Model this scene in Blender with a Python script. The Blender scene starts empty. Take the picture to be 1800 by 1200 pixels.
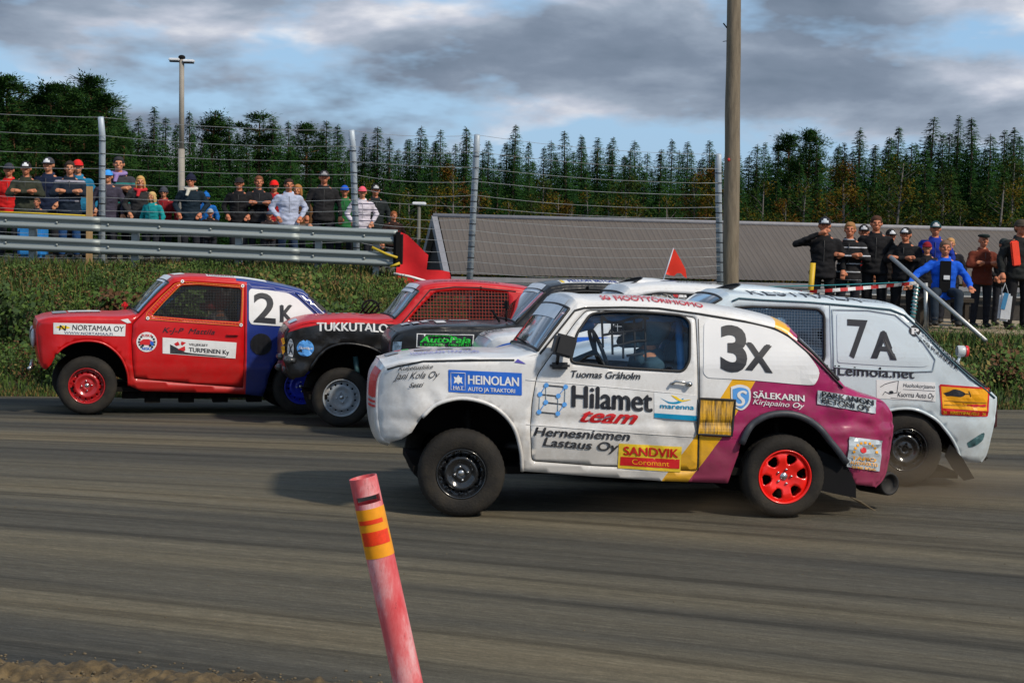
import bpy, bmesh, math, random
import numpy as np
from mathutils import Vector, Matrix, noise, geometry
random.seed(7); np.random.seed(7)
SC = bpy.context.scene
COL = SC.collection
R = math.radians
# ---------------------------------------------------------------- camera
F = 2900.0                       # focal length in photograph pixels (1800 px wide)
PITCH, ROLL, CAMH = R(4.12), R(1.4), 1.97
_r0 = Vector((1,0,0)); _u0 = Vector((0,math.sin(PITCH),math.cos(PITCH))); _f = Vector((0,math.cos(PITCH),-math.sin(PITCH)))
C_R = _r0*math.cos(ROLL)+_u0*math.sin(ROLL); C_U = -_r0*math.sin(ROLL)+_u0*math.cos(ROLL)
CP = Vector((0,0,CAMH))
cam = bpy.data.objects.new('camera', bpy.data.cameras.new('camera')); COL.objects.link(cam)
cam.data.lens = 58.0; cam.data.sensor_width = 36.0; cam.data.clip_end = 3000
m = Matrix((C_R, C_U, -_f)).transposed().to_4x4(); m.translation = CP
cam.matrix_world = m
SC.camera = cam
# ---------------------------------------------------------------- light
SUN_AZ, SUN_EL = R(50), R(43)      # azimuth measured from straight behind the camera towards the right
sdir = Vector((math.sin(SUN_AZ)*math.cos(SUN_EL), -math.cos(SUN_AZ)*math.cos(SUN_EL), math.sin(SUN_EL)))
sl = bpy.data.lights.new('sun','SUN'); sl.energy = 3.1; sl.angle = R(4); sl.color = (1.0,0.89,0.74)
so = bpy.data.objects.new('sun', sl); COL.objects.link(so)
so.rotation_euler = sdir.to_track_quat('Z','Y').to_euler()
SC.view_settings.view_transform = 'Standard'; SC.view_settings.look = 'None'
SC.view_settings.exposure = 0.12; SC.view_settings.gamma = 1.0; SC.view_settings.use_curve_mapping = False
W = bpy.data.worlds.new('World'); SC.world = W; W.use_nodes = True
nt = W.node_tree; nt.nodes.clear()
def N(t, typ, **kw):
    n = t.nodes.new(typ)
    for k, v in kw.items():
        if k in n.bl_rna.properties.keys(): setattr(n, k, v)
        else: n.inputs[k].default_value = v
    return n
def ramp(t, stops, interp='LINEAR'):
    n = t.nodes.new('ShaderNodeValToRGB'); cr = n.color_ramp; cr.interpolation = interp
    while len(cr.elements) < len(stops): cr.elements.new(0.5)
    for e,(p,c) in zip(cr.elements, stops):
        e.position = p; e.color = (c,c,c,1) if isinstance(c,(int,float)) else (*c,1)
    return n
L = nt.links.new
sky = N(nt,'ShaderNodeTexSky', sky_type='NISHITA', sun_disc=False, sun_elevation=SUN_EL, sun_rotation=math.pi-SUN_AZ)
tc = N(nt,'ShaderNodeTexCoord')
mp = N(nt,'ShaderNodeMapping'); mp.inputs['Scale'].default_value=(1,1,2.7); mp.inputs['Location'].default_value=(0.35,0.1,0.22)
L(tc.outputs['Generated'], mp.inputs['Vector'])
n1 = N(nt,'ShaderNodeTexNoise', Scale=5.2, Detail=9.0, Roughness=0.52, Distortion=0.15); L(mp.outputs[0], n1.inputs['Vector'])
n2 = N(nt,'ShaderNodeTexNoise', Scale=3.4, Detail=6.0, Roughness=0.55); L(mp.outputs[0], n2.inputs['Vector'])
SB = 0.1
k = 1.0/SB
crl = ramp(nt, [(0.33,(0.135*k,0.18*k,0.245*k)),(0.44,(0.20*k,0.25*k,0.33*k)),(0.51,(0.30*k,0.36*k,0.45*k)),(0.57,(0.48*k,0.52*k,0.61*k)),(0.64,(0.80*k,0.80*k,0.83*k))])
# brighter, whiter cloud low down and darker overhead
sep = N(nt,'ShaderNodeSeparateXYZ'); L(tc.outputs['Generated'], sep.inputs[0])
lowb = N(nt,'ShaderNodeMapRange'); lowb.inputs['From Min'].default_value=0.0; lowb.inputs['From Max'].default_value=0.16
lowb.inputs['To Min'].default_value=0.115; lowb.inputs['To Max'].default_value=-0.03; L(sep.outputs['Z'], lowb.inputs['Value'])
ad = N(nt,'ShaderNodeMath', operation='ADD'); L(n1.outputs['Fac'], ad.inputs[0]); L(lowb.outputs[0], ad.inputs[1])
L(ad.outputs[0], crl.inputs[0])
gap = ramp(nt, [(0.50,1.0),(0.56,0.0)]); L(n2.outputs['Fac'], gap.inputs[0])
blue = N(nt,'ShaderNodeMixRGB', blend_type='MIX'); blue.inputs['Fac'].default_value=0.72
blue.inputs['Color2'].default_value=(0.30*k,0.52*k,0.80*k,1); L(sky.outputs[0], blue.inputs['Color1'])
mixc = N(nt,'ShaderNodeMixRGB'); L(gap.outputs[0], mixc.inputs['Fac']); L(blue.outputs[0], mixc.inputs['Color1']); L(crl.outputs[0], mixc.inputs['Color2'])
bg = N(nt,'ShaderNodeBackground', Strength=SB); L(mixc.outputs[0], bg.inputs['Color'])
wo = N(nt,'ShaderNodeOutputWorld'); L(bg.outputs[0], wo.inputs['Surface'])

# ---------------------------------------------------------------- pixel helpers (photograph pixels -> points of the place)
def ray(px,py): return (_f + C_R*((px-900)/F) + C_U*((600-py)/F))
def gpt(px,py,z=0.0):
    d = ray(px,py); t = (z-CP.z)/d.z; return CP+d*t
def at(px,py,Y):
    d = ray(px,py); return CP+d*(Y/d.y)

# ---------------------------------------------------------------- materials
MATS = {}
def mat(name, col, rough=0.6, metal=0.0, coat=0.0, var=0.12, vscale=6.0, bump=0.0, bscale=40.0, dirt=0.0, dirtcol=(0.16,0.125,0.085), dscale=4.0, stretch=None, spec=0.5, alpha=1.0, twoside=False, mudz=None):
    if name in MATS: return MATS[name]
    M = bpy.data.materials.new(name); M.use_nodes = True; t = M.node_tree; l = t.links.new
    b = t.nodes['Principled BSDF']; tcx = N(t,'ShaderNodeTexCoord')
    vec = tcx.outputs['Object']
    if stretch:
        mm = N(t,'ShaderNodeMapping'); mm.inputs['Scale'].default_value = stretch; l(vec, mm.inputs[0]); vec = mm.outputs[0]
    b.inputs['Roughness'].default_value = rough; b.inputs['Metallic'].default_value = metal
    b.inputs['Specular IOR Level'].default_value = spec
    b.inputs['Coat Weight'].default_value = coat; b.inputs['Coat Roughness'].default_value = 0.12
    nz = N(t,'ShaderNodeTexNoise', Scale=vscale, Detail=5.0, Roughness=0.6); l(vec, nz.inputs['Vector'])
    lo = tuple(c*(1-var) for c in col); hi = tuple(min(1,c*(1+var)) for c in col)
    r = ramp(t, [(0.3,lo),(0.7,hi)]); l(nz.outputs['Fac'], r.inputs[0])
    out = r.outputs[0]
    if dirt > 0:
        dn = N(t,'ShaderNodeTexNoise', Scale=dscale, Detail=8.0, Roughness=0.65); l(vec, dn.inputs['Vector'])
        dr = ramp(t, [(0.62-0.25*dirt,0.0),(0.86-0.2*dirt,min(1.0,dirt))]); l(dn.outputs['Fac'], dr.inputs[0])
        if mudz:
            sz=N(t,'ShaderNodeSeparateXYZ'); l(tcx.outputs['Object'],sz.inputs[0]); mz=N(t,'ShaderNodeMapRange'); mz.inputs['From Min'].default_value=mudz[0]; mz.inputs['From Max'].default_value=mudz[1]; mz.inputs['To Min'].default_value=0.30; mz.inputs['To Max'].default_value=0.0; l(sz.outputs['Z'],mz.inputs['Value'])
            sn=N(t,'ShaderNodeTexNoise', Scale=38.0, Detail=6.0, Roughness=0.75); l(tcx.outputs['Object'],sn.inputs['Vector']); av=N(t,'ShaderNodeMath',operation='MULTIPLY_ADD'); av.inputs[1].default_value=0.35; l(sn.outputs['Fac'],av.inputs[0]); mu_=N(t,'ShaderNodeMath',operation='MULTIPLY'); mu_.inputs[1].default_value=0.65; l(dn.outputs['Fac'],mu_.inputs[0]); l(mu_.outputs[0],av.inputs[2])
            ad_=N(t,'ShaderNodeMath',operation='ADD'); l(av.outputs[0],ad_.inputs[0]); l(mz.outputs[0],ad_.inputs[1]); l(ad_.outputs[0],dr.inputs[0])
        mx=N(t,'ShaderNodeMixRGB'); mx.inputs['Color2'].default_value=(*dirtcol,1); l(dr.outputs[0], mx.inputs['Fac']); l(out, mx.inputs['Color1']); out = mx.outputs[0]
        mr = N(t,'ShaderNodeMapRange'); mr.inputs['To Min'].default_value=rough; mr.inputs['To Max'].default_value=min(1,rough+0.4); l(dr.outputs[0], mr.inputs['Value']); l(mr.outputs[0], b.inputs['Roughness'])
    l(out, b.inputs['Base Color'])
    if bump > 0:
        bn = N(t,'ShaderNodeTexNoise', Scale=bscale, Detail=4.0); l(vec, bn.inputs['Vector'])
        bp = N(t,'ShaderNodeBump', Strength=bump, Distance=0.01); l(bn.outputs['Fac'], bp.inputs['Height']); l(bp.outputs[0], b.inputs['Normal'])
    if alpha < 1: b.inputs['Alpha'].default_value = alpha
    MATS[name] = M; return M
def glass_mat(name, tint=(0.75,0.82,0.86), refl=0.10, rough=0.03):
    if name in MATS: return MATS[name]
    M = bpy.data.materials.new(name); M.use_nodes=True; t=M.node_tree; t.nodes.clear(); l=t.links.new
    o=N(t,'ShaderNodeOutputMaterial'); tr=N(t,'ShaderNodeBsdfTransparent'); tr.inputs[0].default_value=(*tint,1)
    g=N(t,'ShaderNodeBsdfGlossy', Roughness=rough); g.inputs['Color'].default_value=(0.9,0.95,1,1)
    lw=N(t,'ShaderNodeLayerWeight', Blend=0.22); ma=N(t,'ShaderNodeMath', operation='ADD'); ma.inputs[1].default_value=refl; ma.use_clamp=True
    l(lw.outputs['Fresnel'],ma.inputs[0]); mx=N(t,'ShaderNodeMixShader'); l(ma.outputs[0],mx.inputs[0]); l(tr.outputs[0],mx.inputs[1]); l(g.outputs[0],mx.inputs[2]); l(mx.outputs[0],o.inputs[0])
    MATS[name]=M; return M
# ---------------------------------------------------------------- mesh helpers
def mesh(name, V, Fc, mats=None, mi=None, smooth=False, uv=None):
    me = bpy.data.meshes.new(name); me.from_pydata([tuple(v) for v in V], [], [tuple(f) for f in Fc])
    if mats is not None:
        for mm in (mats if isinstance(mats,(list,tuple)) else [mats]): me.materials.append(mm)
    if mi is not None: me.polygons.foreach_set('material_index', np.array(mi,dtype=np.int32))
    if smooth: me.polygons.foreach_set('use_smooth', np.ones(len(me.polygons),dtype=bool))
    me.update(); return me
def obj(name, me, parent=None, loc=None, rot=None, **props):
    o = bpy.data.objects.new(name, me); COL.objects.link(o)
    if parent is not None: o.parent = parent
    if loc is not None: o.location = loc
    if rot is not None: o.rotation_euler = rot
    for k2,v in props.items(): o[k2] = v
    return o
def thing(name, label, cat, loc=(0,0,0), rotz=0.0, group=None, me=None):
    o = bpy.data.objects.new(name, me); COL.objects.link(o); o.location = loc; o.rotation_euler=(0,0,rotz)
    o['label']=label; o['category']=cat
    if group: o['group']=group
    return o
class MB:
    """collects shapes into one mesh"""
    def __init__(s): s.V=[]; s.F=[]; s.M=[]; s.S=[]
    def add(s, V, Fc, mi=0, sm=False):
        o=len(s.V); s.V += [tuple(v) for v in V]; s.F += [tuple(i+o for i in f) for f in Fc]; s.M += [mi]*len(Fc); s.S += [sm]*len(Fc)
    def box(s, c, d, mi=0, rot=None, bev=0.0):
        x,y,z = [q/2 for q in d]; c=Vector(c)
        if bev<=0:
            P=[Vector((i*x,j*y,k2*z)) for k2 in(-1,1) for j in(-1,1) for i in(-1,1)]
            Fc=[(0,2,3,1),(4,5,7,6),(0,1,5,4),(2,6,7,3),(0,4,6,2),(1,3,7,5)]
        else:
            bm=bmesh.new(); bmesh.ops.create_cube(bm,size=1); 
            for v in bm.verts: v.co=Vector((v.co.x*d[0],v.co.y*d[1],v.co.z*d[2]))
            bmesh.ops.bevel(bm,geom=bm.edges[:],offset=bev,segments=2,affect='EDGES')
            bm.verts.index_update(); P=[v.co.copy() for v in bm.verts]; Fc=[[v.index for v in f.verts] for f in bm.faces]; bm.free()
        if rot is not None: P=[rot@p for p in P]
        s.add([p+c for p in P],Fc,mi)
    def tube(s, pts, r, n=8, mi=0, cap=True, sm=True, closed=False):
        pts=[Vector(p) for p in pts]; rs = r if isinstance(r,(list,tuple)) else [r]*len(pts)
        V=[];Fc=[]; up=None
        for i,p in enumerate(pts):
            if closed: t=(pts[(i+1)%len(pts)]-pts[i-1])
            else: t = (pts[min(i+1,len(pts)-1)]-pts[max(i-1,0)])
            if t.length<1e-9: t=Vector((0,0,1))
            t.normalize()
            if up is None: up = Vector((0,0,1)) if abs(t.z)<0.9 else Vector((0,1,0))
            a=t.cross(up); 
            if a.length<1e-4: a=t.orthogonal()
            a.normalize(); b=a.cross(t).normalized(); up=b
            for k2 in range(n):
                an=2*math.pi*k2/n; V.append(p+(a*math.cos(an)+b*math.sin(an))*rs[i])
        m2=len(pts)
        for i in range(m2 if closed else m2-1):
            j=(i+1)%m2
            for k2 in range(n):
                q=(k2+1)%n; Fc.append((i*n+k2,i*n+q,j*n+q,j*n+k2))
        if cap and not closed: Fc.append(tuple(reversed(range(n)))) ; Fc.append(tuple((m2-1)*n+k2 for k2 in range(n)))
        s.add(V,Fc,mi,sm)
    def lathe(s, prof, n=48, mi=0, axis='y', c=(0,0,0), sm=True, modr=None):
        """prof: list of (r, a) ; revolves about axis"""
        V=[];Fc=[]; c=Vector(c)
        for k2 in range(n):
            an=2*math.pi*k2/n; co,si=math.cos(an),math.sin(an)
            for (r,a) in prof:
                rr = r if modr is None else modr(r,a,k2)
                V.append(c+(Vector((rr*co,a,rr*si)) if axis=='y' else Vector((rr*co,rr*si,a))))
        m2=len(prof)
        for k2 in range(n):
            q=(k2+1)%n
            for i in range(m2-1): Fc.append((k2*m2+i,k2*m2+i+1,q*m2+i+1,q*m2+i))
        s.add(V,Fc,mi,sm)
    def ball(s,c,r,mi=0,n=12,m2=8):
        r = r if isinstance(r,(tuple,list)) else (r,r,r); V=[];Fc=[]
        for i in range(m2+1):
            th=math.pi*i/m2
            for k2 in range(n):
                an=2*math.pi*k2/n; V.append((c[0]+r[0]*math.sin(th)*math.cos(an),c[1]+r[1]*math.sin(th)*math.sin(an),c[2]+r[2]*math.cos(th)))
        for i in range(m2):
            for k2 in range(n):
                q=(k2+1)%n; Fc.append((i*n+k2,(i+1)*n+k2,(i+1)*n+q,i*n+q))
        s.add(V,Fc,mi,True)
    def me(s,name,mats,xf=None):
        V=s.V if xf is None else [xf@Vector(v) for v in s.V]
        me=mesh(name,V,s.F,mats,s.M); me.polygons.foreach_set('use_smooth',np.array(s.S,dtype=bool)); me.update(); return me
    def obj(s,name,mats,parent=None,loc=None,**props): return obj(name,s.me(name,mats),parent,loc,**props)
def structure(o): o['kind']='structure'; return o
def stuff(o): o['kind']='stuff'; return o
# ---------------------------------------------------------------- 2D triangulation
def pip(P, poly):
    P=np.asarray(P); x,y=P[:,0],P[:,1]; poly=np.asarray(poly); n=len(poly); ins=np.zeros(len(P),bool); j=n-1
    for i in range(n):
        xi,yi=poly[i]; xj,yj=poly[j]
        c=((yi>y)!=(yj>y)); 
        with np.errstate(divide='ignore',invalid='ignore'):
            xc=(xj-xi)*(y-yi)/(yj-yi)+xi
        ins ^= c&(x<xc); j=i
    return ins
def segdist(P,poly,closed=True):
    P=np.asarray(P); d=np.full(len(P),1e9); n=len(poly)
    for i in range(n if closed else n-1):
        a=np.array(poly[i]); b=np.array(poly[(i+1)%n]); ab=b-a; L2=max(1e-12,(ab**2).sum())
        t=np.clip(((P-a)@ab)/L2,0,1); q=a+t[:,None]*ab; d=np.minimum(d,np.hypot(*(P-q).T))
    return d
def resamp(poly, step, closed=True):
    out=[]; n=len(poly)
    for i in range(n if closed else n-1):
        a=poly[i]; b=poly[(i+1)%n]; L_=math.hypot(b[0]-a[0],b[1]-a[1]); k=max(1,int(math.ceil(L_/step)))
        for j in range(k): out.append((a[0]+(b[0]-a[0])*j/k,a[1]+(b[1]-a[1])*j/k))
    if not closed: out.append(tuple(poly[-1]))
    return out
def cdt(outer, holes=(), lines=(), step=0.05, grid=True):
    pts=[];edges=[]; polys=[]
    for pl,cl in [(outer,True)]+[(h,True) for h in holes]+[(l,c) for (l,c) in lines]:
        rp=resamp(pl,step,cl); o=len(pts); pts+=rp; k=len(rp)
        edges += [(o+i,o+(i+1)%k) for i in range(k if cl else k-1)]; polys.append((pl,cl))
    if grid:
        A=np.array(outer); x0,y0=A.min(0); x1,y1=A.max(0)
        gx,gy=np.meshgrid(np.arange(x0+step*.37,x1,step),np.arange(y0+step*.41,y1,step)); G=np.c_[gx.ravel(),gy.ravel()]
        if len(G):
            G=G[pip(G,outer)]
            for pl,cl in polys:
                if len(G): G=G[segdist(G,pl,cl)>0.35*step]
            pts += [tuple(g) for g in G]
    r=geometry.delaunay_2d_cdt([Vector(p) for p in pts],edges,[],0,1e-6)
    V=[(v.x,v.y) for v in r[0]]; T=np.array([list(f) for f in r[2]]); 
    VA=np.array(V); C=VA[T].mean(1); keep=pip(C,outer)
    for h in holes: keep &= ~pip(C,h)
    T=T[keep]
    a=VA[T]; ar=(a[:,1,0]-a[:,0,0])*(a[:,2,1]-a[:,0,1])-(a[:,1,1]-a[:,0,1])*(a[:,2,0]-a[:,0,0])
    T=[tuple(t) if s>0 else (t[0],t[2],t[1]) for t,s in zip(T.tolist(),ar) if abs(s)>1e-10]
    us=sorted(set(i for t in T for i in t)); mp={i:j for j,i in enumerate(us)}
    return [V[i] for i in us],[tuple(mp[i] for i in t) for t in T]
def crom(P, per=6, closed=False):
    """Catmull-Rom through points (any dimension)"""
    P=[np.array(p,float) for p in P]; n=len(P); out=[]
    if closed:
        for i in range(n):
            p0,p1,p2,p3=P[i-1],P[i],P[(i+1)%n],P[(i+2)%n]
            for j in range(per):
                t=j/per; out.append(0.5*((2*p1)+(-p0+p2)*t+(2*p0-5*p1+4*p2-p3)*t*t+(-p0+3*p1-3*p2+p3)*t**3))
        return [tuple(o) for o in out]
    Q=[2*P[0]-P[1]]+P+[2*P[-1]-P[-2]]
    for i in range(n-1):
        p0,p1,p2,p3=Q[i],Q[i+1],Q[i+2],Q[i+3]
        for j in range(per):
            t=j/per; out.append(0.5*((2*p1)+(-p0+p2)*t+(2*p0-5*p1+4*p2-p3)*t*t+(-p0+3*p1-3*p2+p3)*t**3))
    out.append(P[-1]); return [tuple(o) for o in out]
def roundpoly(poly, r, k=4):
    """round the corners of a polygon (2D)"""
    out=[]; n=len(poly)
    for i in range(n):
        p=np.array(poly[i],float); a=np.array(poly[i-1],float)-p; b=np.array(poly[(i+1)%n],float)-p
        la,lb=np.hypot(*a),np.hypot(*b); rr=min(r,la*.45,lb*.45); A=p+a/la*rr; B=p+b/lb*rr
        for j in range(k+1):
            t=j/k; out.append(tuple((1-t)**2*A+2*t*(1-t)*p+t*t*B))
    return out
# ---------------------------------------------------------------- text
_tc={}
def text2d(s, bold=0.0, shear=0.0):
    key=(s,bold,shear)
    if key in _tc: return _tc[key]
    multi=not s.isdigit(); cu=bpy.data.curves.new('t','FONT'); cu.body=s; cu.size=1.0; cu.offset=0.0 if multi else bold; cu.resolution_u=4; cu.shear=shear
    o=bpy.data.objects.new('t',cu); COL.objects.link(o); bpy.context.view_layer.update()
    dg=bpy.context.evaluated_depsgraph_get(); me=bpy.data.meshes.new_from_object(o.evaluated_get(dg))
    V=np.array([v.co[:2] for v in me.vertices]) if len(me.vertices) else np.zeros((0,2)); Fc=[tuple(p.vertices) for p in me.polygons]
    bpy.data.objects.remove(o); bpy.data.curves.remove(cu); bpy.data.meshes.remove(me)
    if len(V):
        V=np.c_[V,np.zeros(len(V))]
        if multi and bold>0.004:
            n=len(V); V0=V.copy(); F0=list(Fc); k_=0
            for dx,dy in ((bold*1.5,0),(-bold*1.5,0),(0,bold*.9)):
                k_+=1; W2=V0.copy(); W2[:,0]+=dx; W2[:,1]+=dy; W2[:,2]=k_; V=np.r_[V,W2]; Fc=Fc+[tuple(i+n*k_ for i in f) for f in F0]
        V[:,0]-=V[:,0].min()
    w=V[:,0].max() if len(V) else 1; _tc[key]=(V,Fc,w); return _tc[key]
CAPH=0.70
# ================================================================ SETTING
def smooth01(a,b,x):
    t=min(1,max(0,(x-a)/(b-a))); return t*t*(3-2*t)
def trackz(y): return 0.0 if y<11.5 else -0.035*(y-12)*smooth01(11.5,12.5,y)
def edgeY(x):            # far edge of the track
    return 20.75+0.155*x+0.10*math.sin(x*0.9)
def bankH(x):            # height of the bank where people stand
    k2 = smooth01(-2.6,0.2,x); return 1.17*(1-k2)+0.30*k2
def k3(x): return smooth01(-2.6,0.2,x)
def hgt(x,y):
    e = edgeY(x); hb = bankH(x); e0=trackz(e)
    if y <= e: return trackz(y)
    a = smooth01(e+0.25, 24.6, y)
    up = e0+0.04*smooth01(e,e+0.3,y)+(hb-e0)*a**1.0-0.07*smooth01(e+1,e+2.6,y)*(1-smooth01(24.6,25.2,y))*(1-k3(x))
    dn = smooth01(29.5, 52.0, y)
    base = up*(1-dn) + (-3.0)*dn
    base += 0.05*noise.noise(Vector((x*0.9,y*0.9,0)))*smooth01(e+0.4,e+1.4,y)
    return base
# -- asphalt
def asphalt_mat():
    M=bpy.data.materials.new('racing_asphalt'); M.use_nodes=True; t=M.node_tree; l=t.links.new; b=t.nodes['Principled BSDF']
    g=N(t,'ShaderNodeNewGeometry'); s=N(t,'ShaderNodeSeparateXYZ'); l(g.outputs['Position'],s.inputs[0])
    # curved racing line coordinate v = y + 0.038*x*(18-y)
    a=N(t,'ShaderNodeMath',operation='SUBTRACT'); a.inputs[0].default_value=18.0; l(s.outputs['Y'],a.inputs[1])
    b1=N(t,'ShaderNodeMath',operation='MULTIPLY'); l(a.outputs[0],b1.inputs[0]); l(s.outputs['X'],b1.inputs[1])
    c1=N(t,'ShaderNodeMath',operation='MULTIPLY_ADD'); c1.inputs[1].default_value=0.034; l(b1.outputs[0],c1.inputs[0]); l(s.outputs['Y'],c1.inputs[2])
    def streak(sx,sv,detail=6.0,rough=0.6,off=0.0):
        cx=N(t,'ShaderNodeMath',operation='MULTIPLY'); cx.inputs[1].default_value=sx; l(s.outputs['X'],cx.inputs[0])
        cy=N(t,'ShaderNodeMath',operation='MULTIPLY_ADD'); cy.inputs[1].default_value=sv; cy.inputs[2].default_value=off; l(c1.outputs[0],cy.inputs[0])
        cb=N(t,'ShaderNodeCombineXYZ'); l(cx.outputs[0],cb.inputs[0]); l(cy.outputs[0],cb.inputs[1])
        nn=N(t,'ShaderNodeTexNoise',Scale=1.0,Detail=detail,Roughness=rough); l(cb.outputs[0],nn.inputs['Vector']); return nn
    big=streak(0.05,0.85,3.0,0.5,3.1); mid=streak(0.12,4.6,4.0,0.55); fine=streak(0.9,26.0,5.0,0.7,9.0)
    fine2=streak(9.0,38.0,4.0,0.8,2.0)
    r1=ramp(t,[(0.34,(0.052,0.052,0.047)),(0.46,(0.100,0.092,0.072)),(0.58,(0.146,0.127,0.088)),(0.72,(0.18,0.148,0.094))]); l(big.outputs['Fac'],r1.inputs[0])
    r2=ramp(t,[(0.35,0.55),(0.46,0.92),(0.6,1.06),(0.7,1.2)]); l(mid.outputs['Fac'],r2.inputs[0])
    m1=N(t,'ShaderNodeMixRGB',blend_type='MULTIPLY',Fac=1.0); l(r1.outputs[0],m1.inputs['Color1']); l(r2.outputs[0],m1.inputs['Color2'])
    r3=ramp(t,[(0.30,0.80),(0.70,1.20)]); l(fine.outputs['Fac'],r3.inputs[0])
    m2=N(t,'ShaderNodeMixRGB',blend_type='MULTIPLY',Fac=1.0); l(m1.outputs[0],m2.inputs['Color1']); l(r3.outputs[0],m2.inputs['Color2'])
    r4=ramp(t,[(0.3,0.62),(0.55,1.0),(0.74,1.75)]); l(fine2.outputs['Fac'],r4.inputs[0])
    m3=N(t,'ShaderNodeMixRGB',blend_type='MULTIPLY',Fac=0.75); l(m2.outputs[0],m3.inputs['Color1']); l(r4.outputs[0],m3.inputs['Color2'])
    gn=N(t,'ShaderNodeTexNoise',Scale=60.0,Detail=6.0,Roughness=0.8); l(g.outputs['Position'],gn.inputs['Vector'])
    r5=ramp(t,[(0.3,0.72),(0.55,1.0),(0.72,1.45)]); l(gn.outputs['Fac'],r5.inputs[0])
    m4=N(t,'ShaderNodeMixRGB',blend_type='MULTIPLY',Fac=0.8); l(m3.outputs[0],m4.inputs['Color1']); l(r5.outputs[0],m4.inputs['Color2'])
    l(m4.outputs[0],b.inputs['Base Color']); b.inputs['Roughness'].default_value=0.88; b.inputs['Specular IOR Level'].default_value=0.2
    bp0=N(t,'ShaderNodeBump',Strength=0.6,Distance=0.03); l(mid.outputs['Fac'],bp0.inputs['Height']); bp=N(t,'ShaderNodeBump',Strength=0.7,Distance=0.014); l(gn.outputs['Fac'],bp.inputs['Height']); l(bp0.outputs[0],bp.inputs['Normal']); l(bp.outputs[0],b.inputs['Normal'])
    return M
M_asph=asphalt_mat()
V=[];Fc=[]; xs=[-30,-24,-18]+[-14+i*0.5 for i in range(57)]+[18,24,30]
for x in xs: V += [(x,-20,0.0),(x,6,0.0)]+[(x,yy,trackz(yy)) for yy in (11.5,11.75,12,12.25,12.5)]+[(x,max(13,edgeY(x)),trackz(max(13,edgeY(x))))]
for i in range(len(xs)-1):
    for j in range(7): Fc.append((i*8+j,(i+1)*8+j,(i+1)*8+j+1,i*8+j+1))
structure(obj('track',mesh('track',V,Fc,[M_asph])))
# -- terrain behind the track
M_bank=mat('bank_soil_grass',(0.050,0.052,0.018),0.95,var=0.45,vscale=1.6,bump=0.8,bscale=14,dirt=0.75,dirtcol=(0.085,0.058,0.03),dscale=0.8)
def grid(xs,ys,fn):
    V=[(x,y,fn(x,y)) for y in ys for x in xs]; n=len(xs)
    return V,[(j*n+i,j*n+i+1,(j+1)*n+i+1,(j+1)*n+i) for j in range(len(ys)-1) for i in range(n-1)]
xs=list(np.arange(-16,16.01,0.4)); ys0=[0,0.12,0.3]+list(np.arange(0.6,9.5,0.4))+[10.5,12]+[14,17,20,24,30,36,45]
n=len(xs); V=[]
for d in ys0:
    for x in xs: V.append((x,edgeY(x)+d,hgt(x,edgeY(x)+d)-0.004 if d>0 else trackz(edgeY(x))-0.03))
Fc=[(j*n+i,j*n+i+1,(j+1)*n+i+1,(j+1)*n+i) for j in range(len(ys0)-1) for i in range(n-1)]
structure(obj('bank',mesh('bank',V,Fc,[M_bank],smooth=True)))
M_far=mat('forest_floor',(0.035,0.04,0.018),0.95,var=0.4,vscale=0.15)
V,Fc=grid([-1500,-400,-120,-60,-30,-16,16,30,60,120,400,1500],[-300,-20,17,24,40,60,110,400,1500],lambda x,y:-3.2 if y>35 else (-1.2))
structure(obj('ground',mesh('ground',V,Fc,[M_far])))
# -- crumbled dirt edge close to the camera, bottom left
M_dirt=mat('gravel_dirt',(0.125,0.085,0.038),0.95,var=0.6,vscale=12,bump=1.0,bscale=50,dirt=0.9,dirtcol=(0.030,0.022,0.012),dscale=11)
A=gpt(-200,1160); B=gpt(760,1222)
dv=(B-A); ln=dv.length; dv.normalize(); nv=Vector((dv.y,-dv.x,0))
V=[];nx,ny=260,26
for j in range(ny):
    for i in range(nx):
        u=i/(nx-1)*ln*1.0; w=j/(ny-1)*1.3
        p=A+dv*u+nv*w
        e=0.05*noise.noise(Vector((u*2.2,0,3)))+0.02*noise.noise(Vector((u*9,0,1)))
        h=0.075*smooth01(0,0.09,w+e*1.0-0.01)+0.035*noise.noise(Vector((p.x*7,p.y*9,0)))+0.022*noise.noise(Vector((p.x*31,p.y*31,0)))
        h=max(h if w>0.04 else h*0.4,-0.01)
        V.append((p.x,p.y,h-0.006))
Fc=[(j*nx+i,j*nx+i+1,(j+1)*nx+i+1,(j+1)*nx+i) for j in range(ny-1) for i in range(nx-1)]
structure(obj('dirt_verge',mesh('dirt_verge',V,Fc,[M_dirt],smooth=True)))
mb=MB()
for i in range(900):
    u=random.random()*ln; w=random.gauss(0.12,0.16)
    p=A+dv*u+nv*w; r=random.uniform(0.003,0.009)
    mb.ball((p.x,p.y,(0.06 if w>0.12 else 0.0)+r*0.3),(r*random.uniform(.8,1.5),r,r*.7),0,5,3)
for i in range(260):
    x=random.uniform(-6,6); y=random.uniform(7.5,11.4); r=random.uniform(0.002,0.0045)
    mb.ball((x,y,r*0.4),(r*1.4,r,r*.7),0,5,3)
o=stuff(mb.obj('gravel',[mat('loose_stones',(0.13,0.10,0.06),0.9,var=0.5,vscale=40)])); o['label']='loose gravel crumbs on the dirt edge and the asphalt'
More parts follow.
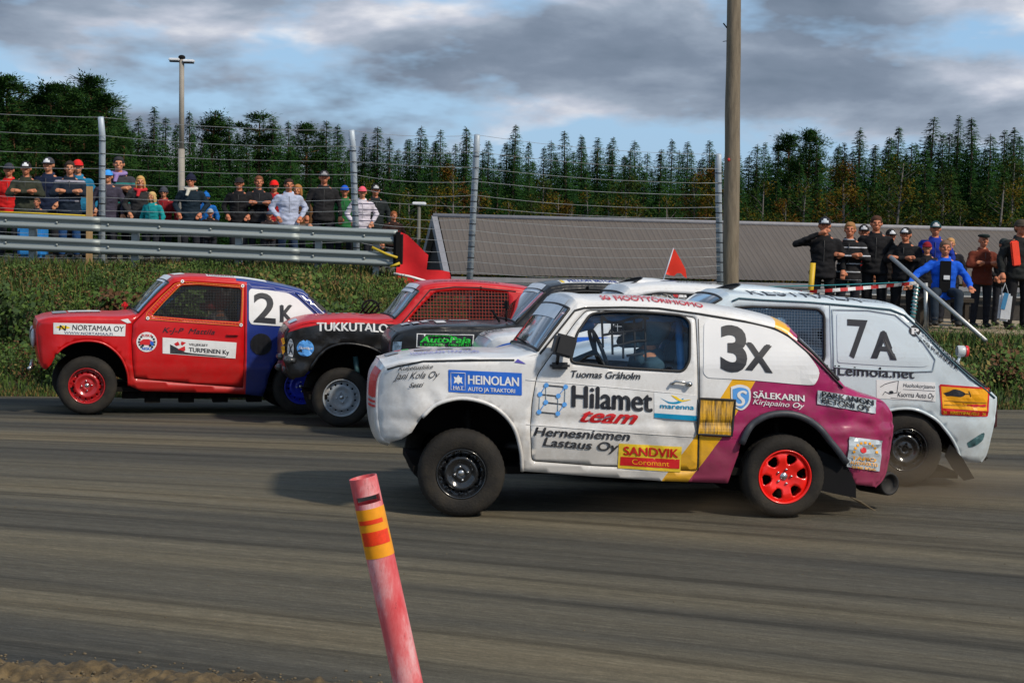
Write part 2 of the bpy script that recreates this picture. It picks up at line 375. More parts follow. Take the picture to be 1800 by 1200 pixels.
# -- grass and weeds
def leaf_cloud(pts, size, mats, colidx, up=0.3):
    V=[];Fc=[];mi=[]
    for (p,ci) in zip(pts,colidx):
        s=size*random.uniform(0.6,1.4)
        a=Vector((random.uniform(-1,1),random.uniform(-1,1),random.uniform(-1,1)+up)).normalized(); b=a.orthogonal().normalized()
        o=len(V); V+= [p-b*s*0.35, p+a*s*0.5+b*0.0+Vector((0,0,0.0)), p+b*s*0.35, p-a*s*0.5]; Fc.append((o,o+3,o+2,o+1)); mi.append(ci)
    return mesh('leaves',V,Fc,mats,mi)
G1=mat('grass_green',(0.055,0.105,0.010),0.8,var=0.35,vscale=0.9); G2=mat('grass_dry',(0.16,0.125,0.032),0.85,var=0.3,vscale=2); G3=mat('grass_dark',(0.026,0.058,0.008),0.8,var=0.3,vscale=2); G4=mat('weed_rust',(0.095,0.042,0.013),0.85,var=0.3,vscale=2)
def blades(n, sampler, hr, wr, mats, weights, lean=0.35):
    V=[];Fc=[];mi=[]
    for i in range(n):
        s=sampler()
        if s is None: continue
        x,y,z,hs,bias=s; h=random.uniform(*hr)*hs; w=random.uniform(*wr)
        a=random.uniform(0,2*math.pi); dx,dy=math.cos(a)*w,math.sin(a)*w
        lx,ly=random.gauss(0,lean)*h,random.gauss(0,lean)*h
        o=len(V); V+=[(x-dx,y-dy,z-0.02),(x+dx,y+dy,z-0.02),(x+dx*.8+lx*.45,y+dy*.8+ly*.45,z+h*.6),(x-dx*.8+lx*.45,y-dy*.8+ly*.45,z+h*.6),(x+lx,y+ly,z+h)]
        Fc+=[(o,o+1,o+2,o+3),(o+3,o+2,o+4)]
        c=random.choices(range(len(mats)),[max(0.01,wt+bias*sg) for wt,sg in zip(weights,(0.2,1,-0.2,0.8))])[0]; mi+=[c,c]
    return mesh('grass_blades',V,Fc,mats,mi)
def samp_bank():
    x=random.uniform(-9.2,10.2); e=edgeY(x); y=e+0.12+abs(random.random()**0.85)*(4.6 if x<-0.5 else 6)
    if -0.5<x<5.2 or (x>5.2 and y>25.2): return None
    pn=noise.noise(Vector((x*0.55,y*0.8,5))); dens=0.55+pn
    if random.random()>dens+0.35: return None
    rel=smooth01(0,1.2,y-e)
    return x,y,hgt(x,y),(0.35+0.65*rel*(0.7+0.9*max(0,pn)))*(1-0.25*smooth01(22.6,24.0,y)),0.35*noise.noise(Vector((x*0.8,y,11)))
o=stuff(obj('grass',blades(90000,samp_bank,(0.05,0.34),(0.006,0.016),[G1,G2,G3,G4],[0.46,0.20,0.26,0.08])));o['label']='rough green and brown grass growing on the bank'
def samp_edge():
    x=random.uniform(-9,9.5); e=edgeY(x); y=e+abs(random.gauss(0.12,0.2)); return x,y,hgt(x,y),0.5,0.15
o=stuff(obj('grass',blades(14000,samp_edge,(0.04,0.14),(0.004,0.01),[G1,G2,G3,G4],[0.5,0.3,0.2,0.0])));o['label']='short grass along the edge of the asphalt'
# weed tops: leafy clumps
pts=[];ci=[]
for i in range(1500):
    x=random.uniform(-9,-0.2) if random.random()<0.72 else random.uniform(4.2,9.8); e=edgeY(x); y=e+random.uniform(0.7,4.2 if x<0 else 5.0); z0=hgt(x,y); hh=random.uniform(0.12,0.38)*(1-.45*smooth01(22.8,24,y)); c=random.choices([0,1,2,3],[0.5,0.12,0.28,0.10 if x<-3 else 0.05])[0]
    for k2 in range(60):
        q=random.random(); pts.append(Vector((x+random.gauss(0,0.06+0.07*q),y+random.gauss(0,0.08),z0+q*hh))); ci.append(c)
o=stuff(obj('weeds',leaf_cloud(pts,0.036,[G1,G2,G3,G4],ci)));o['label']='leafy weeds on the bank below the guardrail'
def shrub(name,label,x,y,h,w,cols,n=900,seed=0):
    random.seed(seed+99); z=hgt(x,y); pts=[];ci=[]; t=thing(name,label,'shrub',(x,y,z),0,'shrubs on the bank')
    stems=MB(); tips=[]
    for k2 in range(9):
        a=random.uniform(0,6.28); rr=random.uniform(0.15,0.5)*w; tip=Vector((math.cos(a)*rr,math.sin(a)*rr*0.7,h*random.uniform(.6,1.0))); tips.append(tip)
        stems.tube([(0,0,-0.02),tip*0.5+Vector((0,0,h*.08)),tip],[0.012,0.009,0.004],5)
    for k2 in range(n):
        tp=random.choice(tips); q=random.random()**0.6; p=tp*q+Vector((random.gauss(0,.09),random.gauss(0,.09),random.gauss(0,.07)+0.04)); pts.append(p); ci.append(random.choices(range(len(cols)),[0.6]+[0.4/(max(1,len(cols)-1))]*(len(cols)-1))[0])
    stems.obj('stem',[mat('stem_bark',(0.07,0.045,0.025),0.9)],t)
    o=obj('foliage',leaf_cloud(pts,0.075,cols,ci),t)
for i,(px,Y,h,w,cols,lab) in enumerate([
  (25,21.6,0.85,1.1,[G3,G1],'dark green shrub at the left end of the bank'),
  (118,20.6,0.55,1.0,[G1,G3],'low round green shrub above the red car bonnet'),
  (205,22.3,0.5,0.9,[G4,G1],'rusty brown shrub on the bank beside the green one'),
  (330,22.8,0.45,0.9,[G1,G3],'low green shrub behind the roof of the red and blue car'),
  (505,22.8,0.6,1.0,[G1,G2],'yellow green shrub under the middle of the guardrail'),
  (585,22.2,0.6,1.1,[G1,G3],'green shrub under the guardrail near the black flag post'),
  (655,21.2,0.65,1.0,[G1,G3],'green shrub just left of the red windscreen frame'),
  (1690,22.4,0.42,0.9,[G1,G2],'green shrub behind the white hatchback tailgate'),
  (1775,22.8,0.5,0.9,[G1,G4],'green shrub at the right edge below the walkway')]):
    p=at(px,500,Y); shrub('shrub',lab,p.x,Y,h,w,cols,1000,i)
random.seed(21)
# -- walkway slab on the right
M_conc=mat('walkway_sand',(0.30,0.235,0.15),0.9,var=0.2,vscale=5,bump=0.5,bscale=60)
mb=MB(); mb.box((9.0,27.2,0.33),(6.0,3.8,0.26)); structure(mb.obj('pavement',[M_conc]))
# ---------------------------------------------------------------- sheds / building
M_roof=mat('roof_sheet_grey',(0.098,0.083,0.072),0.7,var=0.2,vscale=0.35,dirt=0.5,dirtcol=(0.12,0.10,0.085),dscale=0.5)
M_trim=mat('pale_trim',(0.24,0.24,0.26),0.6); M_wallw=mat('white_board_wall',(0.62,0.63,0.64),0.7,var=0.06); M_dark=mat('dark_gable',(0.012,0.010,0.012),0.9); M_black=mat('matt_black',(0.010,0.010,0.011),0.85,spec=0.12)
bld=thing('storage_hall','long low hall with grey ribbed metal roof and dark gable behind the track','building')
Y0=56.0
eR=at(793,484,Y0); ap=at(765,383.5,Y0+4.6); eL=at(748,472,Y0+9.2)
eL.z=eR.z
ap=Vector(((eR.x+eL.x)/2,(eR.y+eL.y)/2,ap.z))
gd=(eL-eR); gd.z=0; rd=Vector((gd.y,-gd.x,0)).normalized()
if rd.x<0: rd=-rd
LEN=27.0; slope=(ap-eR); nrm=rd.cross(slope).normalized()
if nrm.z<0: nrm=-nrm
ns=26; sw=LEN/ns
mb=MB(); nr=5
prof=[]
for k2 in range(nr):
    a=k2*sw/nr; prof += [(a,0.0),(a+sw/nr*0.55,0.0),(a+sw/nr*0.68,0.011),(a+sw/nr*0.87,0.011)]
prof.append((sw-0.006,0.0))
Vs=[];Fs=[]
for (a,h) in prof: Vs += [rd*a+nrm*h, rd*a+nrm*h+slope*1.0]
for i in range(len(prof)-1): Fs.append((2*i,2*i+2,2*i+3,2*i+1))
msheet=mesh('roof_sheet',Vs,Fs,[M_roof])
for i in range(ns): obj('roof_sheet',msheet,bld,loc=eR+rd*(i*sw)+nrm*0.05)
mb=MB(); mb.add([eL+Vector((0,0,0)),ap,ap+rd*LEN,eL+rd*LEN],[(0,1,2,3)]); mb.obj('rear_roof_slope',[M_roof],bld)
mb=MB()
for (a,b) in ((eR,ap),(eL,ap)):
    d=(b-a); e=a-rd*0.25; mb.add([e+Vector((0,0,.10)),e+d+Vector((0,0,.10)),e+d+Vector((0,0,-.28)),e+Vector((0,0,-.28)),e+rd*.2+Vector((0,0,.10)),e+rd*.2+d+Vector((0,0,.10)),e+rd*.2+d+Vector((0,0,-.28)),e+rd*.2+Vector((0,0,-.28))],[(0,1,2,3),(4,7,6,5),(0,4,5,1),(3,2,6,7),(0,3,7,4)])
mb.obj('barge_board',[M_trim],bld)
mb=MB(); mb.tube([ap-rd*.2+Vector((0,0,.09)),ap+rd*LEN+Vector((0,0,.09))],0.10,6); mb.obj('ridge_cap',[M_trim],bld)
gz=-3.1
mb=MB(); w0=eR+gd*0.03; w1=eL-gd*0.03
mb.add([w0,w1,ap-Vector((0,0,.12)),Vector((w0.x,w0.y,gz)),Vector((w1.x,w1.y,gz))],[(0,2,1),(0,1,4,3)]); mb.obj('gable_wall',[M_dark],bld)
mb=MB(); q=gd.normalized()*0.35; a=eR+q; b=a+rd*LEN
mb.add([a-Vector((0,0,.05)),b-Vector((0,0,.05)),Vector((b.x,b.y,gz)),Vector((a.x,a.y,gz))],[(0,1,2,3)]); mb.obj('front_wall',[mat('hall_wall_brown',(0.045,0.038,0.032),0.8,var=.3)],bld)
mb=MB(); f_=-gd.normalized()*0.02; mb.add([a+f_-Vector((0,0,.04)),b+f_-Vector((0,0,.04)),b+f_-Vector((0,0,.42)),a+f_-Vector((0,0,.42))],[(0,1,2,3)]); mb.obj('fascia_board',[M_wallw],bld)
mb=MB(); a=eR-Vector((0,0,.04))-q*0.15
mb.add([a,a+rd*LEN,a+rd*LEN-Vector((0,0,.16)),a-Vector((0,0,.16))],[(0,1,2,3)]); mb.obj('gutter',[M_trim],bld)
mb=MB()
for i in range(9):
    c=eR+q-gd.normalized()*0.03+rd*(1.8+i*2.9)+Vector((0,0,-1.1)); t2=rd
    P=[c-t2*.6+Vector((0,0,.35)),c+t2*.6+Vector((0,0,.35)),c+t2*.6-Vector((0,0,.35)),c-t2*.6-Vector((0,0,.35))]
    o=obj('window',mesh('window',P,[(0,1,2,3)],[M_black]),bld)
# ---------------------------------------------------------------- poles
M_wood=mat('weathered_pole_wood',(0.19,0.155,0.11),0.85,var=0.35,vscale=3,stretch=(6,6,0.8),bump=0.7,bscale=10,dirt=0.4,dirtcol=(0.06,0.065,0.045),dscale=1.5)
M_galv=mat('galvanised_steel',(0.42,0.49,0.56),0.5,metal=0.15,var=0.12,vscale=3)
M_rail=mat('guardrail_zinc',(0.30,0.34,0.34),0.5,metal=0.35,var=0.12,vscale=1.2,stretch=(0.3,1,4),dirt=0.25,dirtcol=(0.15,0.15,0.14))
def wooden_pole():
    b=at(1284,497,28.0); tp=at(1291,-40,28.0); b0=b+(b-tp).normalized()*0.9
    t=thing('utility_pole','tall weathered wooden utility pole with a red mark standing behind the cars','pole',(b0.x,b0.y,b0.z))
    mb=MB(); P=[];rs=[]
    for i in range(22):
        q=i/21; p=(tp-b0)*q; P.append(p+Vector((0.012*noise.noise(Vector((q*7,0,0))),0,0))); rs.append(0.148-0.033*q+0.004*noise.noise(Vector((q*20,3,0))))
    mb.tube(P,rs,16); mb.obj('shaft',[M_wood],t)
    mk=at(1281,281,27.86)-b0; mb=MB(); mb.ball(mk,(0.025,0.02,0.03)); mb.obj('paint_mark',[mat('red_mark',(0.5,0.03,0.03),0.6)],t)
    mb=MB(); p=at(1280,52,28)-b0; mb.tube([p,p+Vector((-.06,0,.07)),p+Vector((-.085,0,.10))],0.012,6); p=at(1280,72,28)-b0; mb.tube([p,p+Vector((-.09,0,-.015))],0.006,5); mb.obj('step_bracket',[M_black],t)
wooden_pole()
def light_mast():
    Y=45; b=at(319,420,Y); tp=at(319.5,104,Y)
    t=thing('floodlight_mast','tall grey light mast with two white floodlight arms behind the left crowd','light mast',(b.x,b.y,b.z-0.5))
    o=Vector((b.x,b.y,b.z-.5)); mb=MB(); mb.tube([Vector((0,0,0)),at(319,262,Y)-o],[0.10,0.088],10); mb.tube([at(319,262,Y)-o,tp-o],[0.074,0.068],10); mb.obj('shaft',[mat('mast_grey',(0.30,0.275,0.24),0.7)],t)
    mb=MB(); mb.ball(tp-o+Vector((0,0,.04)),(0.1,0.1,0.07)); mb.obj('mast_cap',[M_black],t)
    for s in(-1,1):
        mb=MB(); c=tp-o+Vector((s*0.19,0,-0.02-0.03*(s>0))); mb.box(c,(0.3,0.22,0.075),0,bev=0.02); mb.box(c+Vector((0,0,-.05)),(0.26,0.18,0.03),1); mb.obj('floodlight',[mat('lamp_white',(0.8,0.82,0.86),0.4),M_black],t)
    Y=62; b=at(737,400,Y); tp=at(737,360,Y); t=thing('yard_lamp','small yard lamp with flat pale head left of the hall','lamp',(b.x,b.y,-3.1)); o=Vector((b.x,b.y,-3.1))
    mb=MB(); mb.tube([Vector((0,0,0)),tp-o],[0.09,0.06],8); mb.obj('post',[mat('mast_grey2',(0.12,0.12,0.10),0.7)],t)
    mb=MB(); mb.box(tp-o+Vector((0,0,.05)),(0.52,0.25,0.11),bev=0.03); mb.obj('lamp_head',[MATS['lamp_white']],t)
light_mast()
# ---------------------------------------------------------------- wire fence
FY=25.3
fn=thing('wire_fence','tall wire fence on steel posts between the track and the spectators','fence',(0,0,0))
posts=[(-160,190,-160,500),(180,207,179,520),(619,230,629,500),(839,238,824,520),(1262,272,1266,520)]
PT=[]
for (tx,ty,bx,by) in posts:
    b=at(bx,by,FY); tp=at(tx,ty,FY); d=(tp-b); kb=b+d*0.90
    mb=MB(); top=tp+Vector((0,-0.10,0))
    low=b-d*0.12
    mb.tube([low,kb,top],[0.050,0.049,0.045],12); 
    zz=0.1
    while zz<0.95:
        mb.tube([b+d*zz+Vector((-0.056,-.03,0)),b+d*zz+Vector((0,-.062,0)),b+d*zz+Vector((0.056,-.03,0))],0.006,5,1); zz+=0.07
    mb.obj('post',[M_galv,M_black],fn); PT.append((b,d,top))
M_wire=mat('fence_wire',(0.42,0.44,0.45),0.5,metal=0.4)
fr=[0.985,0.90,0.80,0.715,0.63,0.555,0.48,0.41,0.345,0.28,0.215,0.15,0.09]
for k2,f in enumerate(fr):
    mb=MB(); P=[]
    for i in range(len(PT)-1):
        (b0,d0,t0),(b1,d1,t1)=PT[i],PT[i+1]; p0=t0 if k2==0 else b0+d0*f+Vector((0,-.06,0)); p1=t1 if k2==0 else b1+d1*f+Vector((0,-.06,0))
        sag=random.uniform(0.02,0.07) if i!=3 else random.uniform(0.04,0.09)
        for j in range(12):
            q=j/12; P.append(p0.lerp(p1,q)+Vector((0,0,-sag*4*q*(1-q)+0.008*noise.noise(Vector((i*3+q*5,k2,0))))))
    P.append(PT[-1][0]+PT[-1][1]*f+Vector((0,-.06,0)) if k2 else PT[-1][2])
    mb.tube(P,0.0031,4); mb.obj('wire',[M_wire],fn)
# ---------------------------------------------------------------- guardrail
GY=24.4
gr=thing('guardrail','double galvanised steel guardrail along the bank in front of the left crowd','guardrail')
def wbeam(name,pl,pr,hh,par,split=0.0):
    # W profile extruded between pixel ends
    prof=[(-0.5,0.0),(-0.44,0.045),(-0.34,0.075),(-0.22,0.075),(-0.12,0.03),(0.0,0.0),(0.12,0.03),(0.22,0.075),(0.34,0.075),(0.44,0.045),(0.5,0.0)]
    n=24; V=[];Fc=[]
    for th in (0,0.006):
        for i in range(n):
            q=i/(n-1); c=pl.lerp(pr,q)
            for (a,b) in prof:
                V.append(c+Vector((0,-b*0.62+th,a*hh*(1-split*max(0,(q-.93)/.07)*0))))
    m2=len(prof)
    for s in range(2):
        for i in range(n-1):
            for j in range(m2-1):
                a=s*n*m2+i*m2+j; f=(a,a+m2,a+m2+1,a+1); Fc.append(f if s else tuple(reversed(f)))
    e=[n*m2]
    for i in range(m2-1):
        a=(n-1)*m2+i; Fc.append((a,a+1,a+1+n*m2,a+n*m2))
    return obj(name,mesh(name,V,Fc,[M_rail],smooth=True),par)
for (yl,yr,h) in ((387,416.5,0.215),(426,456,0.215)):
    xl=-190; yl2=yl-(yr-yl)*190/690
    cuts=[-190,170,520,692]
    for a,b in zip(cuts[:-1],cuts[1:]):
        pa=at(a,yl+(yr-yl)*a/690,GY); pb=at(b,yl+(yr-yl)*b/690,GY); pb=pb+(pb-pa).normalized()*0.06; pa=pa+Vector((0,0.004*(a>0),0))
        wbeam('rail_beam',pa,pb,h,gr)
for px in (-100,58,238,420,560,662):
    p=at(px,430,GY+0.14); mb=MB(); z0=hgt(p.x,p.y); mb.box((p.x,p.y,(z0-0.3+1.79)/2),(0.09,0.14,1.79-z0+0.3)); mb.obj('post',[M_rail],gr)
mb=MB()
for px in range(-80,690,90):
    for (yl,yr) in ((387,416.5),(426,456)):
        p=at(px,yl+(yr-yl)*px/690,GY-0.012); mb.tube([p,p+Vector((0,-.02,0))],0.018,8)
mb.obj('bolt',[M_rail],gr)
p=at(700,438,GY+0.05); t=thing('tyre_buffer','black rubber buffer strapped on the end of the guardrail','buffer',p)
mb=MB(); mb.box((0,0,0),(0.13,0.3,0.52),bev=0.04); mb.obj('rubber_block',[M_black],t)
mb=MB(); mb.tube([(-.38,-.10,.02),(-.15,-.12,-.08),(0.0,-.17,-.12)],0.022,6); mb.tube([(-.1,-.17,-.26),(0.04,-.17,-.2)],0.022,6); mb.obj('strap',[mat('yellow_strap',(0.6,0.42,0.02),0.6)],t)
# wooden laths + yellow rope behind the rail at the left
p=at(157,415,25.0); mb=MB(); mb.box((0,0,0),(0.09,0.04,1.5)); o=mb.obj('wooden_lath',[mat('raw_wood',(0.42,0.27,0.13),0.8,var=.2,vscale=4,stretch=(6,6,.6))],loc=(p.x,p.y,p.z)); o['label']='bare wooden lath standing behind the guardrail left of the steel post'; o['category']='lath'
mb=MB(); P=[at(-60,370,25.0),at(60,375,25.0),at(158,379.5,25.0)]; mb.tube(P,0.014,6); o=mb.obj('yellow_rope',[MATS['yellow_strap']]); o['label']='yellow rope stretched just above the upper rail at the far left'; o['category']='rope'
mb=MB(); mb.box((0,0,0),(0.42,0.3,0.5),bev=0.05); p=at(58,424,25.6); o=mb.obj('blue_cool_box',[mat('bright_blue_plastic',(0.03,0.25,0.65),0.5)],loc=p); o['label']='bright blue plastic box seen between the two rails at the left'; o['category']='box'
# ---------------------------------------------------------------- right side: tape, rope, pipes
M_steelp=mat('steel_pipe',(0.42,0.43,0.42),0.4,metal=0.6); M_teal=mat('teal_rope',(0.02,0.22,0.25),0.7)
RY=25.6
a=at(1566,452,RY+0.3); b=at(1733,599,RY-1.6)
t=thing('steel_barrier','steel pipe brace and posts wrapped with teal rope beside the blue jacket man','barrier',(0,0,0))
mb=MB(); mb.tube([a,b],0.034,10); mb.obj('brace_pipe',[M_steelp],t)
for (x0,y0,x1,y1) in ((1612,497,1601,580),(1627,497,1630,580)):
    mb=MB(); mb.tube([at(x0,y0,RY),at(x1,y1,RY)+Vector((0,0,-.2))],0.036,10); mb.obj('post',[M_steelp],t)
mb=MB(); P=[]
for i in range(40):
    q=i/39; c=at(1612,500,RY).lerp(at(1604,560,RY),q); P.append(c+Vector((0.045*math.cos(i*1.5),0.045*math.sin(i*1.5),0)))
mb.tube(P,0.012,5); mb.obj('wrapped_rope',[M_teal],t)
mb=MB(); P=[]
n=40
for i in range(n):
    q=i/(n-1); px=1190+q*422; py=503+0+6*q*0+ (495-503)*q + 14*4*q*(1-q)*0.35*(1-q*0.4); P.append(at(px,py,RY))
mb.tube(P,0.010,5); o=mb.obj('teal_rope',[M_teal]); o['label']='thin teal rope running above the red and white tape'; o['category']='rope'
V=[];Fc=[];mi=[]; n=64
for i in range(n+1):
    q=i/n; px=1180+q*432; py=520+(497-520)*q+13*4*q*(1-q)*0.8*0.55
    c=at(px,py,RY-0.03); tw=math.sin(q*19)*0.5; V+=[c+Vector((0,math.sin(tw)*.03,.026)),c-Vector((0,math.sin(tw)*.03,.026))]
for i in range(n): Fc.append((2*i,2*i+1,2*i+3,2*i+2)); mi.append((i//2)%2)
o=obj('barrier_tape',mesh('barrier_tape',V,Fc,[mat('tape_red',(0.55,0.03,0.03),0.5),mat('tape_white',(0.75,0.74,0.74),0.5)],mi)); o['label']='red and white barrier tape stretched in front of the right crowd'; o['category']='tape'
mb=MB(); p0=at(1429,462,25.9); p1=at(1422,530,25.9); mb.tube([p0,p1+Vector((0,0,-.3))],0.045,10); o=mb.obj('yellow_post',[mat('yellow_post_paint',(0.60,0.38,0.01),0.5)]); o['label']='yellow post in front of the man covering his mouth'; o['category']='post'
# ---------------------------------------------------------------- flags
M_red=mat('flag_red',(0.75,0.012,0.02),0.75,var=0.1); M_oran=mat('flag_orange_red',(0.85,0.035,0.012),0.7,var=0.1)
def cloth(name,poly,Y,M,par,fold=0.06,fd=(1,0,0.3),freq=9,hang=0):
    pts=[at(x,y,Y) for x,y in poly]; o0=pts[0].copy()
    P2=[(p.x,p.z) for p in pts]
    V2,T=cdt(P2,[],[],0.05)
    V=[]
    for (x,z) in V2:
        f=fold*0.5*math.sin(freq*(x*fd[0]+z*fd[2]))+fold*0.35*noise.noise(Vector((x*4,z*4,0)))
        V.append(Vector((x,Y+f,z)))
    n=len(V); Vb=[v+Vector((0,0.004,0)) for v in V]
    return obj(name,mesh(name,V+Vb,[t for t in T]+[tuple(i+n for i in reversed(t)) for t in T],[M],smooth=True),par)
# ================================================================ CARS
M_rub=mat('tyre_rubber',(0.022,0.020,0.018),0.85,var=0.3,vscale=4,dirt=0.6,dirtcol=(0.060,0.050,0.036),dscale=5,bump=0.4,bscale=70,spec=0.25)
M_under=mat('dark_underbody',(0.010,0.009,0.008),0.95,spec=0.1)
M_seal=mat('black_window_rubber',(0.015,0.015,0.016),0.6)
M_glass=glass_mat('window_glass',(0.62,0.70,0.76),0.10)
M_screen=glass_mat('windscreen_glass',(0.55,0.62,0.70),0.30,0.06)
M_chrome=mat('dull_chrome',(0.55,0.56,0.57),0.25,metal=0.9)
M_bluecage=mat('cage_blue',(0.02,0.24,0.55),0.35,var=0.05)
M_net=mat('black_net',(0.02,0.02,0.022),0.8)
M_seat=mat('seat_grey_blue',(0.09,0.15,0.19),0.7)
M_white=mat('paint_white',(0.76,0.76,0.76),0.30,coat=0.5,var=0.03,vscale=3,dirt=0.5,dirtcol=(0.33,0.29,0.235),dscale=6,mudz=(0.30,0.95),bump=0.22,bscale=7)
M_purple=mat('paint_magenta',(0.36,0.010,0.105),0.30,coat=0.3,var=0.14,vscale=6,dirt=0.5,dirtcol=(0.17,0.06,0.06),dscale=8,mudz=(0.28,0.9),bump=0.5,bscale=8)
M_yel=mat('paint_yellow',(0.85,0.44,0.004),0.35,coat=0.4,var=0.06,vscale=4,dirt=0.4,dirtcol=(0.36,0.20,0.05),dscale=9,mudz=(0.28,0.8),bump=0.3,bscale=8)
M_sw=mat('sticker_white',(0.78,0.79,0.80),0.4,var=0.03,dirt=0.35,dirtcol=(0.45,0.42,0.36),dscale=9,mudz=(.2,.9)); M_sg=mat('sticker_silver',(0.44,0.50,0.55),0.35,var=0.15,vscale=12,dirt=.4,dirtcol=(.30,.26,.22),dscale=15)
M_ink=mat('ink_black',(0.012,0.014,0.022),0.5,var=0.05,dirt=0.30,dirtcol=(0.13,0.12,0.11),dscale=16,mudz=(.2,.9)); M_sblue=mat('sticker_blue',(0.015,0.13,0.60),0.35,var=0.1,dirt=.3,dirtcol=(.15,.2,.35),dscale=14); M_sred=mat('sticker_red',(0.62,0.015,0.02),0.4,var=0.05)
M_lblue=mat('sticker_light_blue',(0.10,0.35,0.80),0.4); M_cyan=mat('sticker_cyan',(0.0,0.27,0.50),0.4); M_syel=mat('sticker_yellow',(0.90,0.62,0.01),0.4,var=.08,dirt=.35,dirtcol=(.45,.32,.10),dscale=14,mudz=(.2,.9)); M_sor=mat('sticker_orange',(0.90,0.40,0.01),0.4,var=.04)
M_green=mat('sticker_green',(0.02,0.55,0.05),0.4); M_pale=mat('pale_paint_blue_white',(0.60,0.69,0.745),0.30,coat=0.5,var=0.03,vscale=2,dirt=0.4,dirtcol=(0.33,0.31,0.26),dscale=6,mudz=(0.25,0.85),bump=0.2,bscale=6)
M_carred=mat('paint_red',(0.56,0.004,0.006),0.35,coat=0.25,var=0.12,vscale=3,dirt=0.32,dirtcol=(0.15,0.045,0.03),dscale=6,mudz=(0.15,0.8),bump=0.3,bscale=7)
M_carblue=mat('paint_dark_blue',(0.012,0.030,0.20),0.28,coat=0.6,var=0.15,vscale=3,dirt=0.35,dirtcol=(0.05,0.045,0.06),mudz=(0.15,0.7),bump=0.25,bscale=7)
M_carblk=mat('paint_black',(0.010,0.010,0.011),0.33,coat=0.25,var=0.2,vscale=3,dirt=0.45,dirtcol=(0.06,0.055,0.048),dscale=9,bump=0.6,bscale=11)
M_rimred=mat('rim_signal_red',(0.90,0.015,0.008),0.35,coat=0.3,var=0.05,dirt=0.18,dirtcol=(0.35,0.03,0.015),dscale=20)
M_rimdark=mat('rim_black',(0.014,0.015,0.017),0.22,coat=0.6,var=0.1); M_rimdred=mat('rim_dark_red',(0.40,0.012,0.015),0.3,coat=0.4,dirt=0.3,dirtcol=(0.08,0.01,0.01),dscale=15)
M_rimgrey=mat('rim_rusty_grey',(0.34,0.38,0.42),0.5,var=0.15,dirt=0.6,dirtcol=(0.26,0.16,0.08),dscale=11); M_rimblue=mat('rim_blue',(0.015,0.035,0.50),0.4,coat=.3)
M_amber=mat('amber_lens',(0.60,0.27,0.015),0.2,coat=0.9,var=0.98,vscale=11,stretch=(8,1,0.9),dirt=0.6,dirtcol=(0.20,0.20,0.19),dscale=3); M_vinyl=mat('sun_strip',(0.84,0.87,0.92),0.4)

